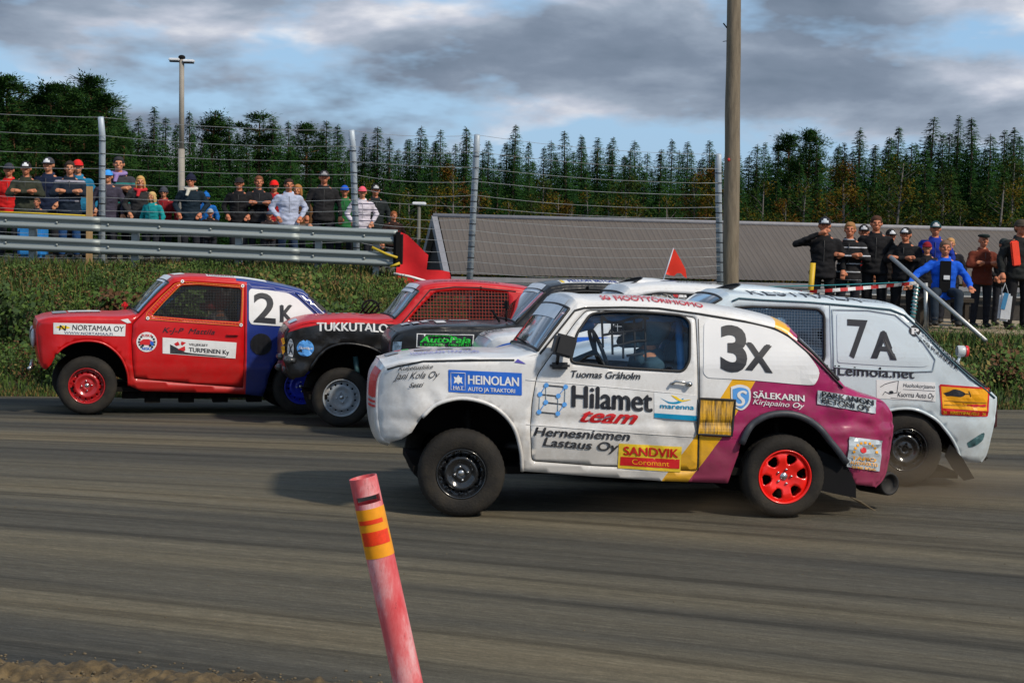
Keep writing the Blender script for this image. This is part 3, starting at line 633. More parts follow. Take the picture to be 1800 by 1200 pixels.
class Car:
    def __init__(s,name,label,ref,refx_y,yaw,Wh,spec):
        s.yaw=yaw; s.Wh=Wh; s.sp=spec
        g=at(*ref); cy,sy=math.cos(yaw),math.sin(yaw)
        s.ex=Vector((cy,sy,0)); s.ey=Vector((-sy,cy,0))
        s.org=g+s.ey*(Wh-0.02); s.org.z=trackz(g.y)
        s.root=thing(name,label,'race car',s.org,yaw)
        s.uf=-9;s.ur=99; s.o=s.inv(CP)
        s.zb=spec.get('zb',0.95); s.k=spec.get('k',0.26); s.nose=spec.get('nose',(0.45,0.20)); s.tail=spec.get('tail',(0.40,0.16)); s.dz=spec.get('dents',[]); s.base=spec.get('base',0.0022)
        # first pass for the ends
        U=[s.un(px,py)[0] for seg in spec['edge'] for (px,py) in seg[3]]
        s.uf,s.ur=min(U),max(U)
        # outline
        s.E=[];s.Ec=[];s.Et=[]
        for (tag,c0,c1,P) in spec['edge']:
            Q=[s.un(*p) for p in P]; Q=crom(Q,5) if len(Q)>2 else resamp(Q,0.06,False)
            Q=resamp(Q,0.05,False) if True else Q
            n=len(Q)
            for i,q in enumerate(Q):
                if s.E and i==0: continue
                s.E.append(q); s.Ec.append(c0+(c1-c0)*i/(n-1)); s.Et.append(tag)
        s.low=[s.un(*p) for p in spec['low']]
        s.outer=s.E+s.low
    def inv(s,p):
        d=p-s.org; return Vector((d.dot(s.ex),d.dot(s.ey),d.z))
    def dl(s,u,z,dent=True):
        d=0.0
        if z>s.zb: h=z-s.zb; d+=s.k*h*h/(h+0.10)
        if z<0.62: h=0.62-z; d+=0.22*h*h/(h+0.15)
        a=s.nose[0]-(u-s.uf)
        if a>0: d+=s.nose[1]*(a/s.nose[0])**2.4
        a=s.tail[0]-(s.ur-u)
        if a>0: d+=s.tail[1]*(a/s.tail[0])**2.4
        cz=s.sp.get('crease')
        if cz: d+= 0.012*math.exp(-((z-cz-0.02)/0.02)**2) - 0.006*math.exp(-((z-cz+0.03)/0.03)**2)
        if dent:
            d+=s.base*noise.noise(Vector((u*5,z*7,s.Wh*9)))*1.5
            for (u0,z0,ru,rz,amp,fr) in s.dz:
                w=math.exp(-((u-u0)/ru)**2-((z-z0)/rz)**2)
                if w>0.02: d+=w*amp*(0.55-1.7*abs(noise.noise(Vector((u*fr*.8,z*fr*1.3,3.3+u0))))+0.45*(0.5-1.5*abs(noise.noise(Vector((u*fr*1.9,z*fr*3,7.3))))))
        return d
    def un(s,px,py,off=0.0):
        r=ray(px,py); d=Vector((r.dot(s.ex),r.dot(s.ey),r.z)); dd=0.0; u=z=0
        for _ in range(5):
            t=(-s.Wh+dd+off-s.o.y)/d.y; u=s.o.x+t*d.x; z=s.o.z+t*d.z; dd=s.dl(u,z,False)
        return (u,z)
    def P(s,u,z,lift=0.0): return Vector((u,-s.Wh+s.dl(u,z)-lift,z))
    def panel(s,name,poly,holes,mats,cols=(),parent=None,step=0.045,mirror=False,inset=0.0,flange=0.03,subcut=None):
        lines=[(c,True) for c,_ in cols]
        V2,T=cdt(poly,holes,lines,step); VA=np.array(V2); C=VA[np.array(T)].mean(1); mi=np.zeros(len(T),int)
        for (c,k) in cols: mi[pip(C,c)]=k
        sg=1
        V=[s.P(u,z) for u,z in V2]
        if mirror: V=[Vector((v.x,-v.y,v.z)) for v in V]; T=[(a,c,b) for a,b,c in T]
        Fc=[tuple(t) for t in T]; mi=list(mi)
        # flange
        cnt={}
        for t in Fc:
            for a,b in ((t[0],t[1]),(t[1],t[2]),(t[2],t[0])): cnt[(a,b)]=1
        bd=[(a,b) for (a,b) in cnt if (b,a) not in cnt]
        n=len(V); mp={}
        def dup(i,dy):
            k=(i,dy)
            if k not in mp:
                v=V[i]; mp[k]=len(V); V.append(Vector((v.x,v.y+(dy if not mirror else -dy),v.z)))
            return mp[k]
        for a,b in bd:
            Fc.append((b,a,dup(a,flange),dup(b,flange))); mi.append(len(mats)-1 if False else 0)
        smooth=[True]*len(T)+[False]*(len(Fc)-len(T))
        me=mesh(name,V,Fc,mats,mi); me.polygons.foreach_set('use_smooth',np.array(smooth)); me.update()
        return obj(name,me,parent or s.root)
    def decal(s,name,poly_px,M,lift=0.0035,parent=None,rnd=0,step=0.03,thick=0.0):
        pl=roundpoly(poly_px,rnd) if rnd else poly_px
        pl=[s.un(*p) for p in pl]
        if sum(pl[i-1][0]*pl[i][1]-pl[i][0]*pl[i-1][1] for i in range(len(pl)))<0: pl=pl[::-1]
        V2,T=cdt(pl,[],[],step)
        V=[s.P(u,z,lift) for u,z in V2]; Fc=list(T)
        if thick:
            n=len(V); cnt={}
            for t in T:
                for a,b in ((t[0],t[1]),(t[1],t[2]),(t[2],t[0])): cnt[(a,b)]=1
            V+= [v+Vector((0,thick,0)) for v in V]
            for (a,b) in cnt:
                if (b,a) not in cnt: Fc.append((b,a,a+n,b+n))
        return obj(name,mesh(name,V,Fc,[M],smooth=False),parent or s.root)
    def circle(s,name,cx,cy,rx,ry,M,lift=0.003,parent=None,hole=0,n=28,step=0.05):
        P=[(cx+rx*math.cos(2*math.pi*i/n),cy+ry*math.sin(2*math.pi*i/n)) for i in range(n)]
        return s.decal(name,P,M,lift,parent,step=step)
    def line(s,name,pts,r,M,lift=0.004,parent=None,closed=False,off=0.0,n=6):
        P=[s.un(*p,off) for p in pts]; P=resamp(P,0.05,closed); mb=MB(); mb.tube([s.P(u,z,lift)+Vector((0,off,0)) for u,z in P],r,n,closed=closed); return mb.obj(name,[M],parent or s.root)
    def text(s,txt,p0,p1,h,M,bold=0.012,shear=0.0,lift=0.0055,parent=None,name='lettering',curve=0.0,upx=0.0):
        if len(txt)>1: bold=min(bold,0.022)
        V,Fc,w=text2d(txt,bold,shear)
        if not len(V): return
        p0=np.array(p0,float);p1=np.array(p1,float); d=(p1-p0)
        out=[]
        for (x,y,ly) in V:
            q=x/w; yy=y/CAPH*h
            pp=p0+d*q; px=pp[0]+upx*yy; py=pp[1]-yy-curve*4*q*(1-q)
            u,z=s.un(px,py); out.append(s.P(u,z,lift+0.0005*ly))
        return obj(name,mesh(name,out,Fc,[M]),parent or s.root)
    # ---- surface across the car from edge to edge
    def ring(s,i,c_extra=0.0,nx=22,ex=2.6):
        u,z=s.E[i]; a=s.E[max(0,i-2)]; b=s.E[min(len(s.E)-1,i+2)]
        tx,tz=b[0]-a[0],b[1]-a[1]; L_=math.hypot(tx,tz) or 1; nxv=(-tz/L_,tx/L_)
        Wy=s.Wh-s.dl(u,z); c=s.Ec[i]+c_extra; out=[]
        for j in range(nx+1):
            th=math.pi*j/nx; co,si=math.cos(th),math.sin(th)
            y=-Wy*math.copysign(abs(co)**(2/ex),co); h=c*abs(si)**(2/ex)
            out.append(Vector((u+nxv[0]*h,y,z+nxv[1]*h)))
        return out
    def top(s,name,tags,matf,mats,glassr=None,flange=0.0,c_extra=0.0,nx=22,dent=0.0):
        idx=[i for i,t in enumerate(s.Et) if t in tags]
        i0=max(0,idx[0]-1); idx=[i0]+idx if i0!=idx[0] else idx
        V=[];Fc=[];mi=[]; Vg=[];Fg=[]
        for i in idx:
            rg=s.ring(i,c_extra,nx)
            if dent:
                rg=[p+Vector((0,0,dent*noise.noise(p*6))) for p in rg]
            V+=rg
        k=nx+1
        for r in range(len(idx)-1):
            for j in range(nx):
                f=(r*k+j,(r+1)*k+j,(r+1)*k+j+1,r*k+j+1)

                um=(V[r*k+j].x+V[(r+1)*k+j].x)/2
                ym=(V[r*k+j].y+V[r*k+j+1].y)/2
                if glassr and 1<=j<nx-1 and glassr[0]<=r<len(idx)-1-glassr[1]: Fg.append(f)
                else: Fc.append(f); mi.append(matf(um,ym))
        o=obj(name,mesh(name,V,Fc,mats,mi,smooth=True),s.root)
        if Fg:
            us=sorted(set(i for f in Fg for i in f)); mp={i:j for j,i in enumerate(us)}
            g=obj('rear_screen' if 'rear' in name else 'windscreen',mesh('windscreen',[V[i] for i in us],[tuple(mp[i] for i in f) for f in Fg],[M_screen],smooth=True),s.root)
            mb=MB()
            r0,r1=glassr[0],len(idx)-1-glassr[1]
            loop=[V[r0*k+j] for j in range(1,nx)]+[V[r*k+nx-1] for r in range(r0,r1+1)]+[V[r1*k+j] for j in range(nx-1,0,-1)]+[V[r*k+1] for r in range(r1,r0-1,-1)]
            mb.tube(loop,0.010,6,closed=True); mb.obj('screen_seal',[M_seal],s.root)
            return o,g,V,k,idx
        return o,None,V,k,idx
    def toppt(s,u,tag,t,lift=0.005,c_extra=0.0,ex=2.6):
        """point on the top surface: u along, t in [-1,1] across (-1 near side)"""
        idx=[i for i,tt in enumerate(s.Et) if tt==tag]
        us=[s.E[i][0] for i in idx]; 
        j=0
        while j<len(us)-2 and us[j+1]<u: j+=1
        q=(u-us[j])/((us[j+1]-us[j]) or 1); q=min(1.5,max(-.5,q))
        def rp(i):
            uu,z=s.E[i]; a=s.E[max(0,i-2)]; b=s.E[min(len(s.E)-1,i+2)]; tx,tz=b[0]-a[0],b[1]-a[1]; L_=math.hypot(tx,tz) or 1
            Wy=s.Wh-s.dl(uu,z); h=(s.Ec[i]+c_extra+lift)*(1-min(1,abs(t))**ex)**(1/ex)
            return Vector((uu-tz/L_*h,Wy*t-(lift if t<-.9 else 0),z+tx/L_*h))
        return rp(idx[j]).lerp(rp(idx[j+1]),q)
    def toptext(s,txt,tag,u0,u1,t0,t1,M,bold=0.012,shear=0.0,lift=0.007,c_extra=0.0):
        """text reading along the car: baseline at t0, cap height reaches t1"""
        V,Fc,w=text2d(txt,min(bold,.022),shear); out=[]
        for (x,y,ly) in V: out.append(s.toppt(u0+(u1-u0)*x/w,tag,t0+(t1-t0)*y/CAPH,lift+0.0005*ly,c_extra))
        return obj('lettering',mesh('lettering',out,Fc,[M]),s.root)
    def toppatch(s,name,tag,u0,u1,t0,t1,M,lift=0.004,c_extra=0.0):
        n,m2=10,8; V=[s.toppt(u0+(u1-u0)*i/n,tag,t0+(t1-t0)*j/m2,lift,c_extra) for i in range(n+1) for j in range(m2+1)]; k=m2+1
        return obj(name,mesh(name,V,[(i*k+j,(i+1)*k+j,(i+1)*k+j+1,i*k+j+1) for i in range(n) for j in range(m2)],[M],smooth=True),s.root)
    def u_at(s,px,py): return s.un(px,py)[0]
    # ---- wheels
    def wheel(s,u,z,R_,rr,style,M,side=-1,width=0.19,steer=0.0,inset=0.0,spin=0.0):
        y=side*(s.Wh-inset)
        wp_=s.org+s.ex*u+s.ey*y; z=trackz(wp_.y)-s.org.z+R_
        e=bpy.data.objects.new('wheel',None); COL.objects.link(e); e.parent=s.root; e.location=(u,y,z); e.rotation_euler=(0,spin,steer if side<0 else steer)
        sg=1 if side<0 else -1     # outer face towards -y for near side
        w=width; mb=MB()
        prof=[(rr*1.00,0.018),(rr*1.04,0.004),(rr*1.10,0.0),(rr+(R_-rr)*0.45,-0.010),(rr+(R_-rr)*0.72,-0.004),(R_*0.955,0.012),(R_*0.985,0.026),(R_,0.05),(R_,0.075),(R_*0.985,0.078),(R_*0.985,0.088),(R_,0.091),(R_,w-0.09),(R_*0.985,w-0.088),(R_*0.985,w-0.078),(R_,w-0.075),(R_,w-0.05),(R_*0.97,w-0.012),(rr*1.1,w),(rr,w-0.02)]
        prof=[(r,a*sg) for r,a in prof]
        def mod(r,a,k): return r-(0.0035 if (k%2==0 and r>R_*0.95 and r<R_*1.01) else 0)
        mb.lathe(prof,n=96,modr=mod)
        if sg<0: pass
        mb.obj('tyre',[M_rub],e)
        # rim
        mb=MB(); rm=rr*1.02
        mb.lathe([(rm,0.012*sg),(rm*1.0,0.002*sg),(rm*0.965,0.001*sg),(rm*0.93,0.012*sg),(rm*0.91,0.05*sg),(rm*0.90,0.15*sg)],n=56)
        mb.lathe([(rm*0.9,0.15*sg),(0.001,0.15*sg)],n=32,mi=1)
        rim=mb.obj('rim',[M,M_under],e)
        outer=[(rm*0.915*math.cos(2*math.pi*i/56),rm*0.915*math.sin(2*math.pi*i/56)) for i in range(56)]
        holes=[]
        if style=='alloy':
            for k2 in range(6):
                a0=2*math.pi*(k2+0.5)/6; H=[]
                for (r,da) in ((0.50,-0.17),(0.62,-0.26),(0.78,-0.27),(0.84,-0.16),(0.84,0.16),(0.78,0.27),(0.62,0.26),(0.50,0.17),(0.47,0.0)): H.append((rm*r*math.cos(a0+da),rm*r*math.sin(a0+da)))
                holes.append(H)
            def dep(r): q=r/rm; return 0.030-0.018*math.exp(-((q-0.68)/0.22)**2)+0.03*max(0,0.3-q)+0.03*max(0,q-0.84)
        else:
            nh=14 if style=='steel' else 10
            for k2 in range(nh):
                a0=2*math.pi*k2/nh; rh=rm*(0.055 if style=='steel' else 0.07); cxx,czz=rm*0.735*math.cos(a0),rm*0.735*math.sin(a0)
                holes.append([(cxx+rh*math.cos(t*math.pi/4),czz+rh*math.sin(t*math.pi/4)) for t in range(8)])
            def dep(r):
                q=r/rm
                return 0.050-0.026*math.exp(-((q-0.60)/0.12)**2)+0.022*math.exp(-((q-0.83)/0.07)**2)-0.014*math.exp(-((q-0.22)/0.09)**2)+0.006*(q<0.12)
        V2,T=cdt(outer,holes,[],rm*0.09)
        V=[Vector((x,dep(math.hypot(x,y2))*sg,y2)) for x,y2 in V2]; Fc=[t if sg<0 else t for t in T]
        n=len(V); cnt={}
        for t in T:
            for a,b in ((t[0],t[1]),(t[1],t[2]),(t[2],t[0])): cnt[(a,b)]=1
        V+=[v+Vector((0,0.022*sg,0)) for v in V]; Fl=[(b,a,a+n,b+n) for (a,b) in cnt if (b,a) not in cnt]
        me=mesh('wheel_disc',V,list(Fc)+Fl,[M]); me.polygons.foreach_set('use_smooth',np.array([True]*len(Fc)+[False]*len(Fl))); obj('wheel_disc',me,e)
        mb=MB(); mb.lathe([(0.001,dep(0)*sg-0.012*sg),(0.026,dep(0)*sg-0.010*sg),(0.030,dep(0)*sg+0.01*sg)],n=16)
        for k2 in range(5 if style!='steel' else 4):
            a0=2*math.pi*k2/(5 if style!='steel' else 4)+.4; r0=rm*0.27; mb.tube([(r0*math.cos(a0),dep(r0)*sg-0.012*sg,r0*math.sin(a0)),(r0*math.cos(a0),dep(r0)*sg+.01*sg,r0*math.sin(a0))],0.0085,6)
        mb.obj('hub_nuts',[M_chrome if style!='plain' else M_under],e)
        return e
    def well(s,arc_px,depth=0.42,grow=0.02):
        """dark inner wheel housing following the arch"""
        A=[s.un(*p) for p in arc_px]; cu=sum(a[0] for a in A)/len(A); cz=min(a[1] for a in A)
        A=[(cu+(a[0]-cu)*1.03, a[1]+grow) for a in A]
        for sd in (-1,1):
            V=[];Fc=[]
            for (u,z) in A:
                y=-s.Wh+s.dl(u,z)+0.02; V+=[Vector((u,y*(-sd),z)),Vector((u,(-s.Wh+depth)*(-sd),z))]
            for i in range(len(A)-1): Fc.append((2*i,2*i+1,2*i+3,2*i+2))
            Fc.append(tuple(2*i+1 for i in range(len(A))))
            obj('wheel_housing',mesh('wheel_housing',V,Fc,[M_under]),s.root)
    def build(s):
        sp=s.sp; pm=sp['mats']; cols=[([s.un(*p) for p in poly],k) for poly,k in sp.get('cols',[])]
        win=[s.un(*p) for p in sp['window']] if sp.get('window') else None
        door=[s.un(*p) for p in sp['door']] if sp.get('door') else None
        holes=[win] if win else []
        outer=s.outer
        if door:
            cc=[c for c in cols]
            body=s.panel('body_side',outer,[door]+[h for h in holes if not pip([h[0]],door)[0]],pm,cc,step=sp.get('step',0.045))
            d2=[door[i] for i in range(len(door))]; cx=sum(p[0] for p in d2)/len(d2); cz=sum(p[1] for p in d2)/len(d2)
            # shrink by 5 mm
            dd=[]
            n=len(d2)
            for i in range(n):
                a=np.array(d2[i-1]);b=np.array(d2[(i+1)%n]); t=b-a; t/=np.hypot(*t); nn=np.array((-t[1],t[0])); p=np.array(d2[i])
                dd.append((p,nn))
            area=sum(d2[i-1][0]*d2[i][1]-d2[i][0]*d2[i-1][1] for i in range(n)); sg=1 if area>0 else -1
            d3=[tuple(p+nn*0.006*sg) for p,nn in dd]
            s.door=s.panel('door',d3,[win] if win else [],pm,[(c,k) for c,k in cols],step=sp.get('step',0.045))
            V=[];mbx=MB(); pts=[s.P(u,z,-0.022) for u,z in resamp(d2,0.06)]; mbx.tube(pts,0.014,5,closed=True); mbx.obj('door_gap',[M_under],s.root)
        else:
            s.door=s.root; s.panel('body_side',outer,holes,pm,cols)
        s.panel('body_side',outer,holes,pm,cols,mirror=True,step=0.09)
        th=sp.get('topcol',lambda tag,u,y:0)
        us=sp.get('topsplit',[])
        ulim=[(s.un(*p)[0],k) for p,k in us]
        def mf(tag):
            def f(u,y):
                k=sp.get('top0',0)
                for ul,kk in ulim:
                    if u>ul: k=kk
                o=sp.get('tagmat',{}).get(tag); return o if o is not None else k
            return f
        present=[]; 
        for t in s.Et:
            if t not in present: present.append(t)
        nm={'front':'front_panel','hood':'bonnet','screen':'windscreen_frame','roof':'roof_panel','rear':'rear_window_frame','deck':'boot_lid','tail':'tail_panel'}
        s.tops={}
        for t in present:
            gl=sp.get('glassr',(1,1)) if t=='screen' else (sp.get('rglass') if t=='rear' else None)
            ce=0.010 if t=='hood' else 0.0
            s.tops[t]=s.top(nm[t],[t],mf(t),pm,gl,c_extra=ce,dent=sp.get('hooddent',0) if t in('hood','front','deck','tail') else 0)
        # floor pan
        zf=min(p[1] for p in s.low)+0.03; zs=s.un(*sp['sill'])[1]+0.012
        mb=MB(); a,b=s.uf+0.25,s.ur-0.25
        fl=[p for p in s.low]
        mb.box(((a+b)/2,0,zs+0.02),(b-a,2*(s.Wh-0.07)*0.95,0.05)); mb.obj('floor_pan',[M_under],s.root)
        if sp.get('bulk',True):
            # firewall and rear bulkhead so nothing shows through the arches
            ua=s.un(*sp['cowl'])[0]; zc=s.un(*sp['cowl'])[1]
            mb=MB(); mb.box((ua+0.02,0,(zs+zc-0.06)/2),(0.03,2*(s.Wh-0.08),zc-0.06-zs)); mb.obj('firewall',[M_under],s.root)
            mb=MB(); mb.box((ua+0.20,0,zc-0.13),(0.34,2*(s.Wh-0.12),0.16),bev=0.03); mb.obj('dashboard',[M_under],s.root)
        for arc in sp.get('arches',[]): s.well(arc)
    def lip(s,arc_px,r,M,lift=0.006,name='arch_lip',par=None):
        P=crom([s.un(*p) for p in arc_px],4); mb=MB(); mb.tube([s.P(u,z,lift) for u,z in P],r,8); return mb.obj(name,[M],par or s.root)
    def seal(s,poly,r=0.012,M=None,lift=0.002,par=None,name='window_seal'):
        P=resamp([s.un(*p) for p in poly],0.05); mb=MB(); mb.tube([s.P(u,z,lift) for u,z in P],r,6,closed=True); return mb.obj(name,[M or M_seal],par or s.root)
    def pane(s,poly,M,depth=0.012,name='side_window',par=None):
        P=[s.un(*p) for p in poly]; V2,T=cdt(P,[],[],0.08); V=[s.P(u,z,-depth) for u,z in V2]; return obj(name,mesh(name,V,T,[M],smooth=True),par or s.root)
    def netting(s,poly,du,dz,r,M,depth=0.01,name='window_net',skew=0.0,par=None):
        P=[s.un(*p) for p in poly]; A=np.array(P); mb=MB(); u0,z0=A.min(0); u1,z1=A.max(0)
        def clip(horizontal,c):
            xs=[]
            for i in range(len(P)):
                a,b=P[i-1],P[i]; k2=1 if horizontal else 0
                if (a[k2]>c)!=(b[k2]>c): t=(c-a[k2])/(b[k2]-a[k2]); xs.append(a[1-k2]+(b[1-k2]-a[1-k2])*t)
            xs.sort(); return list(zip(xs[::2],xs[1::2]))
        z=z0+dz/2
        while z<z1:
            for a,b in clip(True,z):
                mb.tube([s.P(a+(b-a)*i/4,z,-depth) for i in range(5)],r,4,cap=False)
            z+=dz
        u=u0+du/2
        while u<u1:
            for a,b in clip(False,u):
                mb.tube([s.P(u,a+(b-a)*i/4,-depth) for i in range(5)],r,4,cap=False)
            u+=du
        return mb.obj(name,[M],par or s.root)
    def lean(s,deg):
        """body roll on the springs: the whole body tips towards the far side, the wheels stay"""
        Mx=Matrix.Translation((0,-s.Wh,0.35))@Matrix.Rotation(R(-deg),4,'X')@Matrix.Translation((0,s.Wh,-0.35))
        for o in list(s.root.children):
            if o.name.startswith('wheel') and not o.name.startswith('wheel_'): continue
            o.matrix_basis=Mx@o.matrix_basis
    def scoop(s,u0,z0,w,h,L_,M,rake=0.16):
        V=[];n=16;rows=8
        for i in range(rows):
            q=i/(rows-1)
            for j in range(n+1):
                th=math.pi*j/n; c=max(0,math.sin(th))**.6; V.append(Vector((u0+rake*(c)*(1-q)+q*L_,-w*math.cos(th)*(1-.3*q),z0+h*(1-q**1.6)*c)))
        obj('roof_scoop',mesh('roof_scoop',V,[(i*(n+1)+j,(i+1)*(n+1)+j,(i+1)*(n+1)+j+1,i*(n+1)+j+1) for i in range(rows-1) for j in range(n)],[M],smooth=True),s.root)
        Vm=[v+Vector((0.012,0,-0.004)) for v in V[:n+1]]; obj('scoop_mouth',mesh('scoop_mouth',Vm,[tuple(range(n+1))],[M_black]),s.root)
        mb=MB(); mb.tube(V[:n+1],0.006,6); mb.obj('scoop_lip',[M_seal],s.root)
    def cage(s,M,A,B,roofz,beltz,hoop_u,r=0.022,door_z=None):
        """A: windscreen foot (u,z), B: windscreen head (u,z)"""
        mb=MB(); yb=s.Wh-0.14; yt=s.Wh-0.26
        for sd in(-1,1):
            mb.tube([(A[0],sd*yb,0.35),(A[0]+.02,sd*yb,A[1]),(B[0],sd*yt,B[1]),(hoop_u,sd*yt,roofz)],r,8)
            mb.tube([(hoop_u,sd*yb,0.3),(hoop_u,sd*yb,beltz),(hoop_u,sd*yt,roofz)],r,8)
            mb.tube([(hoop_u,sd*yt,roofz),(hoop_u+.75,sd*(yb-.1),beltz-.1)],r,8)
            mb.tube([(A[0]+.05,sd*yb,0.55),(hoop_u,sd*yb,0.72)],r,8)
        mb.tube([(hoop_u,-yt,roofz),(hoop_u,yt,roofz)],r,8); mb.tube([(B[0],-yt,B[1]),(B[0],yt,B[1])],r,8); mb.tube([(hoop_u,-yt,roofz),(hoop_u,yb,beltz-.2)],r,8)
        mb.tube([(A[0]+.05,-yb,A[1]-.1),(A[0]+.05,yb,A[1]-.1)],r,8)
        return mb.obj('roll_cage',[M],s.root)
    def seat(s,u,z,y,M):
        z=0.40
        mb=MB(); mb.box((u,y,z+0.02),(0.46,0.44,0.12),bev=0.04)
        mb.box((u+0.27,y,z+0.40),(0.11,0.46,0.72),rot=Matrix.Rotation(R(12),3,'Y'),bev=0.045)
        for sd in(-1,1): mb.box((u+0.30,y+sd*0.2,z+0.72),(0.2,0.06,0.24),rot=Matrix.Rotation(R(12),3,'Y'),bev=0.025)
        return mb.obj('racing_seat',[M],s.root)
    def steerw(s,u,z,y):
        mb=MB(); P=[Vector((0,0.17*math.cos(a),0.17*math.sin(a))) for a in [2*math.pi*i/24 for i in range(24)]]
        rot=Matrix.Rotation(R(-22),3,'Y'); P=[rot@p+Vector((u,y,z)) for p in P]; mb.tube(P,0.014,6,closed=True)
        for i in(0,8,16): mb.tube([P[i],(u-.02,y,z)],0.011,6)
        mb.tube([(u-.02,y,z),(u-.35,y,z-.14)],0.02,8); return mb.obj('steering_wheel',[M_seal],s.root)
def sm(P,per=4): return crom(P,per)
# ---------------------------------------------------------------- 3 X : white, yellow and magenta, nearest the camera
A3f=[(918,827),(915,790),(902,748),(873,718),(839,704),(804,701),(768,711),(742,733),(724,760)]
A3r=[(1502,850),(1487,812),(1460,776),(1432,745),(1394,728),(1350,730),(1318,750),(1302,780)]
spec=dict(
 edge=[('front',0.05,0.045,[(686,776),(672,768),(665,735),(664,700),(667,665),(678,646)]),
       ('hood',0.035,0.030,[(678,646),(718,638),(790,633),(864,632),(905,631),(945,624)]),
       ('screen',0.05,0.07,[(945,624),(963,600),(990,565),(1016,531)]),
       ('roof',0.075,0.10,[(1016,531),(1042,536),(1100,537),(1157,540),(1233,550),(1310,563),(1364,576),(1387,587)]),
       ('rear',0.09,0.05,[(1387,587),(1425,620),(1456,651),(1486,683)]),
       ('deck',0.04,0.035,[(1486,683),(1520,697),(1556,708),(1568,722)]),
       ('tail',0.05,0.05,[(1568,722),(1570,756),(1562,800),(1553,835),(1538,852)])],
 low=[(1538,853)]+sm(A3r)+[(1297,800),(1279,848),(1162,844),(1040,836),(960,830)]+sm(A3f)+[(706,771)],
 sill=(1040,836), cowl=(945,624), arches=[sm(A3f),sm(A3r)],
 door=roundpoly([(934,810),(932,748),(935,708),(944,660),(962,634),(988,600),(1012,566),(1032,544),(1100,545),(1180,551),(1226,557),(1229,640),(1229,740),(1226,828),(1040,818)],8,3),
 window=roundpoly([(1004,637),(1016,585),(1040,551),(1080,547),(1150,549),(1202,554),(1215,566),(1214,634),(1203,653),(1080,646)],9,4),
 mats=[M_white,M_yel,M_purple,M_under],
 cols=[([(1291,664),(1331,670),(1272,766),(1200,862),(1148,862),(1226,764)],1),
       ([(1331,668),(1421,676),(1436,672),(1443,656),(1436,641),(1410,610),(1371,583),(1390,578),(1420,560),(1700,640),(1700,900),(1196,900),(1204,852),(1272,766)],2)],
 topsplit=[((1366,576),1),((1391,588),2)],top0=0, zb=1.02,k=0.32,nose=(0.40,0.17),tail=(0.45,0.15),crease=0.63,step=0.032,base=0.0028,
 glassr=(1,2),rglass=(2,2),hooddent=0.008,
 dents=[(-0.30,0.72,0.35,0.3,0.022,6.0),(2.75,0.72,0.42,0.28,0.036,5.5),(1.3,0.45,0.6,0.2,0.014,5),(2.95,0.5,0.3,0.25,0.030,8),(1.0,0.75,0.5,0.2,0.006,5)])
c3=Car('race_car','white race car with magenta tail, yellow stripe and number 3 X, nearest the camera',(810,915,10.88),None,R(7),0.74,spec)
c3.build()
for w,st,M,sp_ in (((810,832),'steel',M_rimdark,0.2),((1378,837),'alloy',M_rimred,0.35)):
    u,z=c3.un(*w); Rw=z
    rr=Rw*(0.635 if st=='alloy' else 0.56)
    c3.wheel(u,Rw,Rw,rr,st,M,-1,0.2,R(-5) if st=='steel' else 0,0.02,sp_)
    c3.wheel(u,Rw,Rw,rr,'steel',M_rimdark,1,0.2,R(-5) if st=='steel' else 0,0.02,0.5)
D=c3.door
c3.seal(spec['window'],0.009,par=D); c3.pane(spec['window'],glass_mat('door_glass',(0.80,0.87,0.93),0.02),0.014,par=D)
c3.line('gutter',[(950,622),(984,580),(1012,545),(1030,540),(1100,539),(1160,541),(1233,551),(1310,564),(1364,577),(1387,589),(1425,622),(1456,653),(1484,682)],0.007,M_seal,0.004)
c3.line('bonnet_gap',[(681,648),(700,643),(718,640),(745,635),(790,634),(864,633),(905,633)],0.006,M_seal,0.002)
c3.lip(A3f[:-1],0.013,M_white,0.004); c3.lip(A3r[1:],0.024,mat('flare_rubber',(0.035,0.04,0.05),0.5,var=.4,vscale=10),0.02,name='wheel_arch_flare')
c3.line('body_crease',[(925,668),(1000,674),(1100,683),(1160,689),(1224,695)],0.0022,M_white,0.0015); c3.line('body_crease',[(925,746),(1000,752),(1100,760),(1160,764),(1222,768)],0.0026,M_white,0.0015); c3.line('body_crease',[(1236,766),(1296,770)],0.0022,M_purple,0.0015); c3.line('door_gap',[(1230,560),(1231,640),(1230,760),(1227,826)],0.004,M_seal,-0.001)
# quarter panel blanking with number
qp=sm([(1251,560),(1318,568),(1371,583),(1410,610),(1436,641),(1442,656),(1436,672),(1421,677),(1329,669),(1245,664)],3)+[(1238,656),(1239,600),(1240,568)]
c3.decal('number_panel',qp,mat('panel_white',(0.78,0.78,0.79),0.35,coat=.3,var=.03,vscale=3,bump=.15,bscale=6),0.005,rnd=5,thick=0.012)
c3.text('3',(1268,648),(1315,652),76,M_ink,0.035,lift=0.009,name='number'); c3.text('X',(1311,650),(1360,656),49,M_ink,0.03,lift=0.009,name='number')
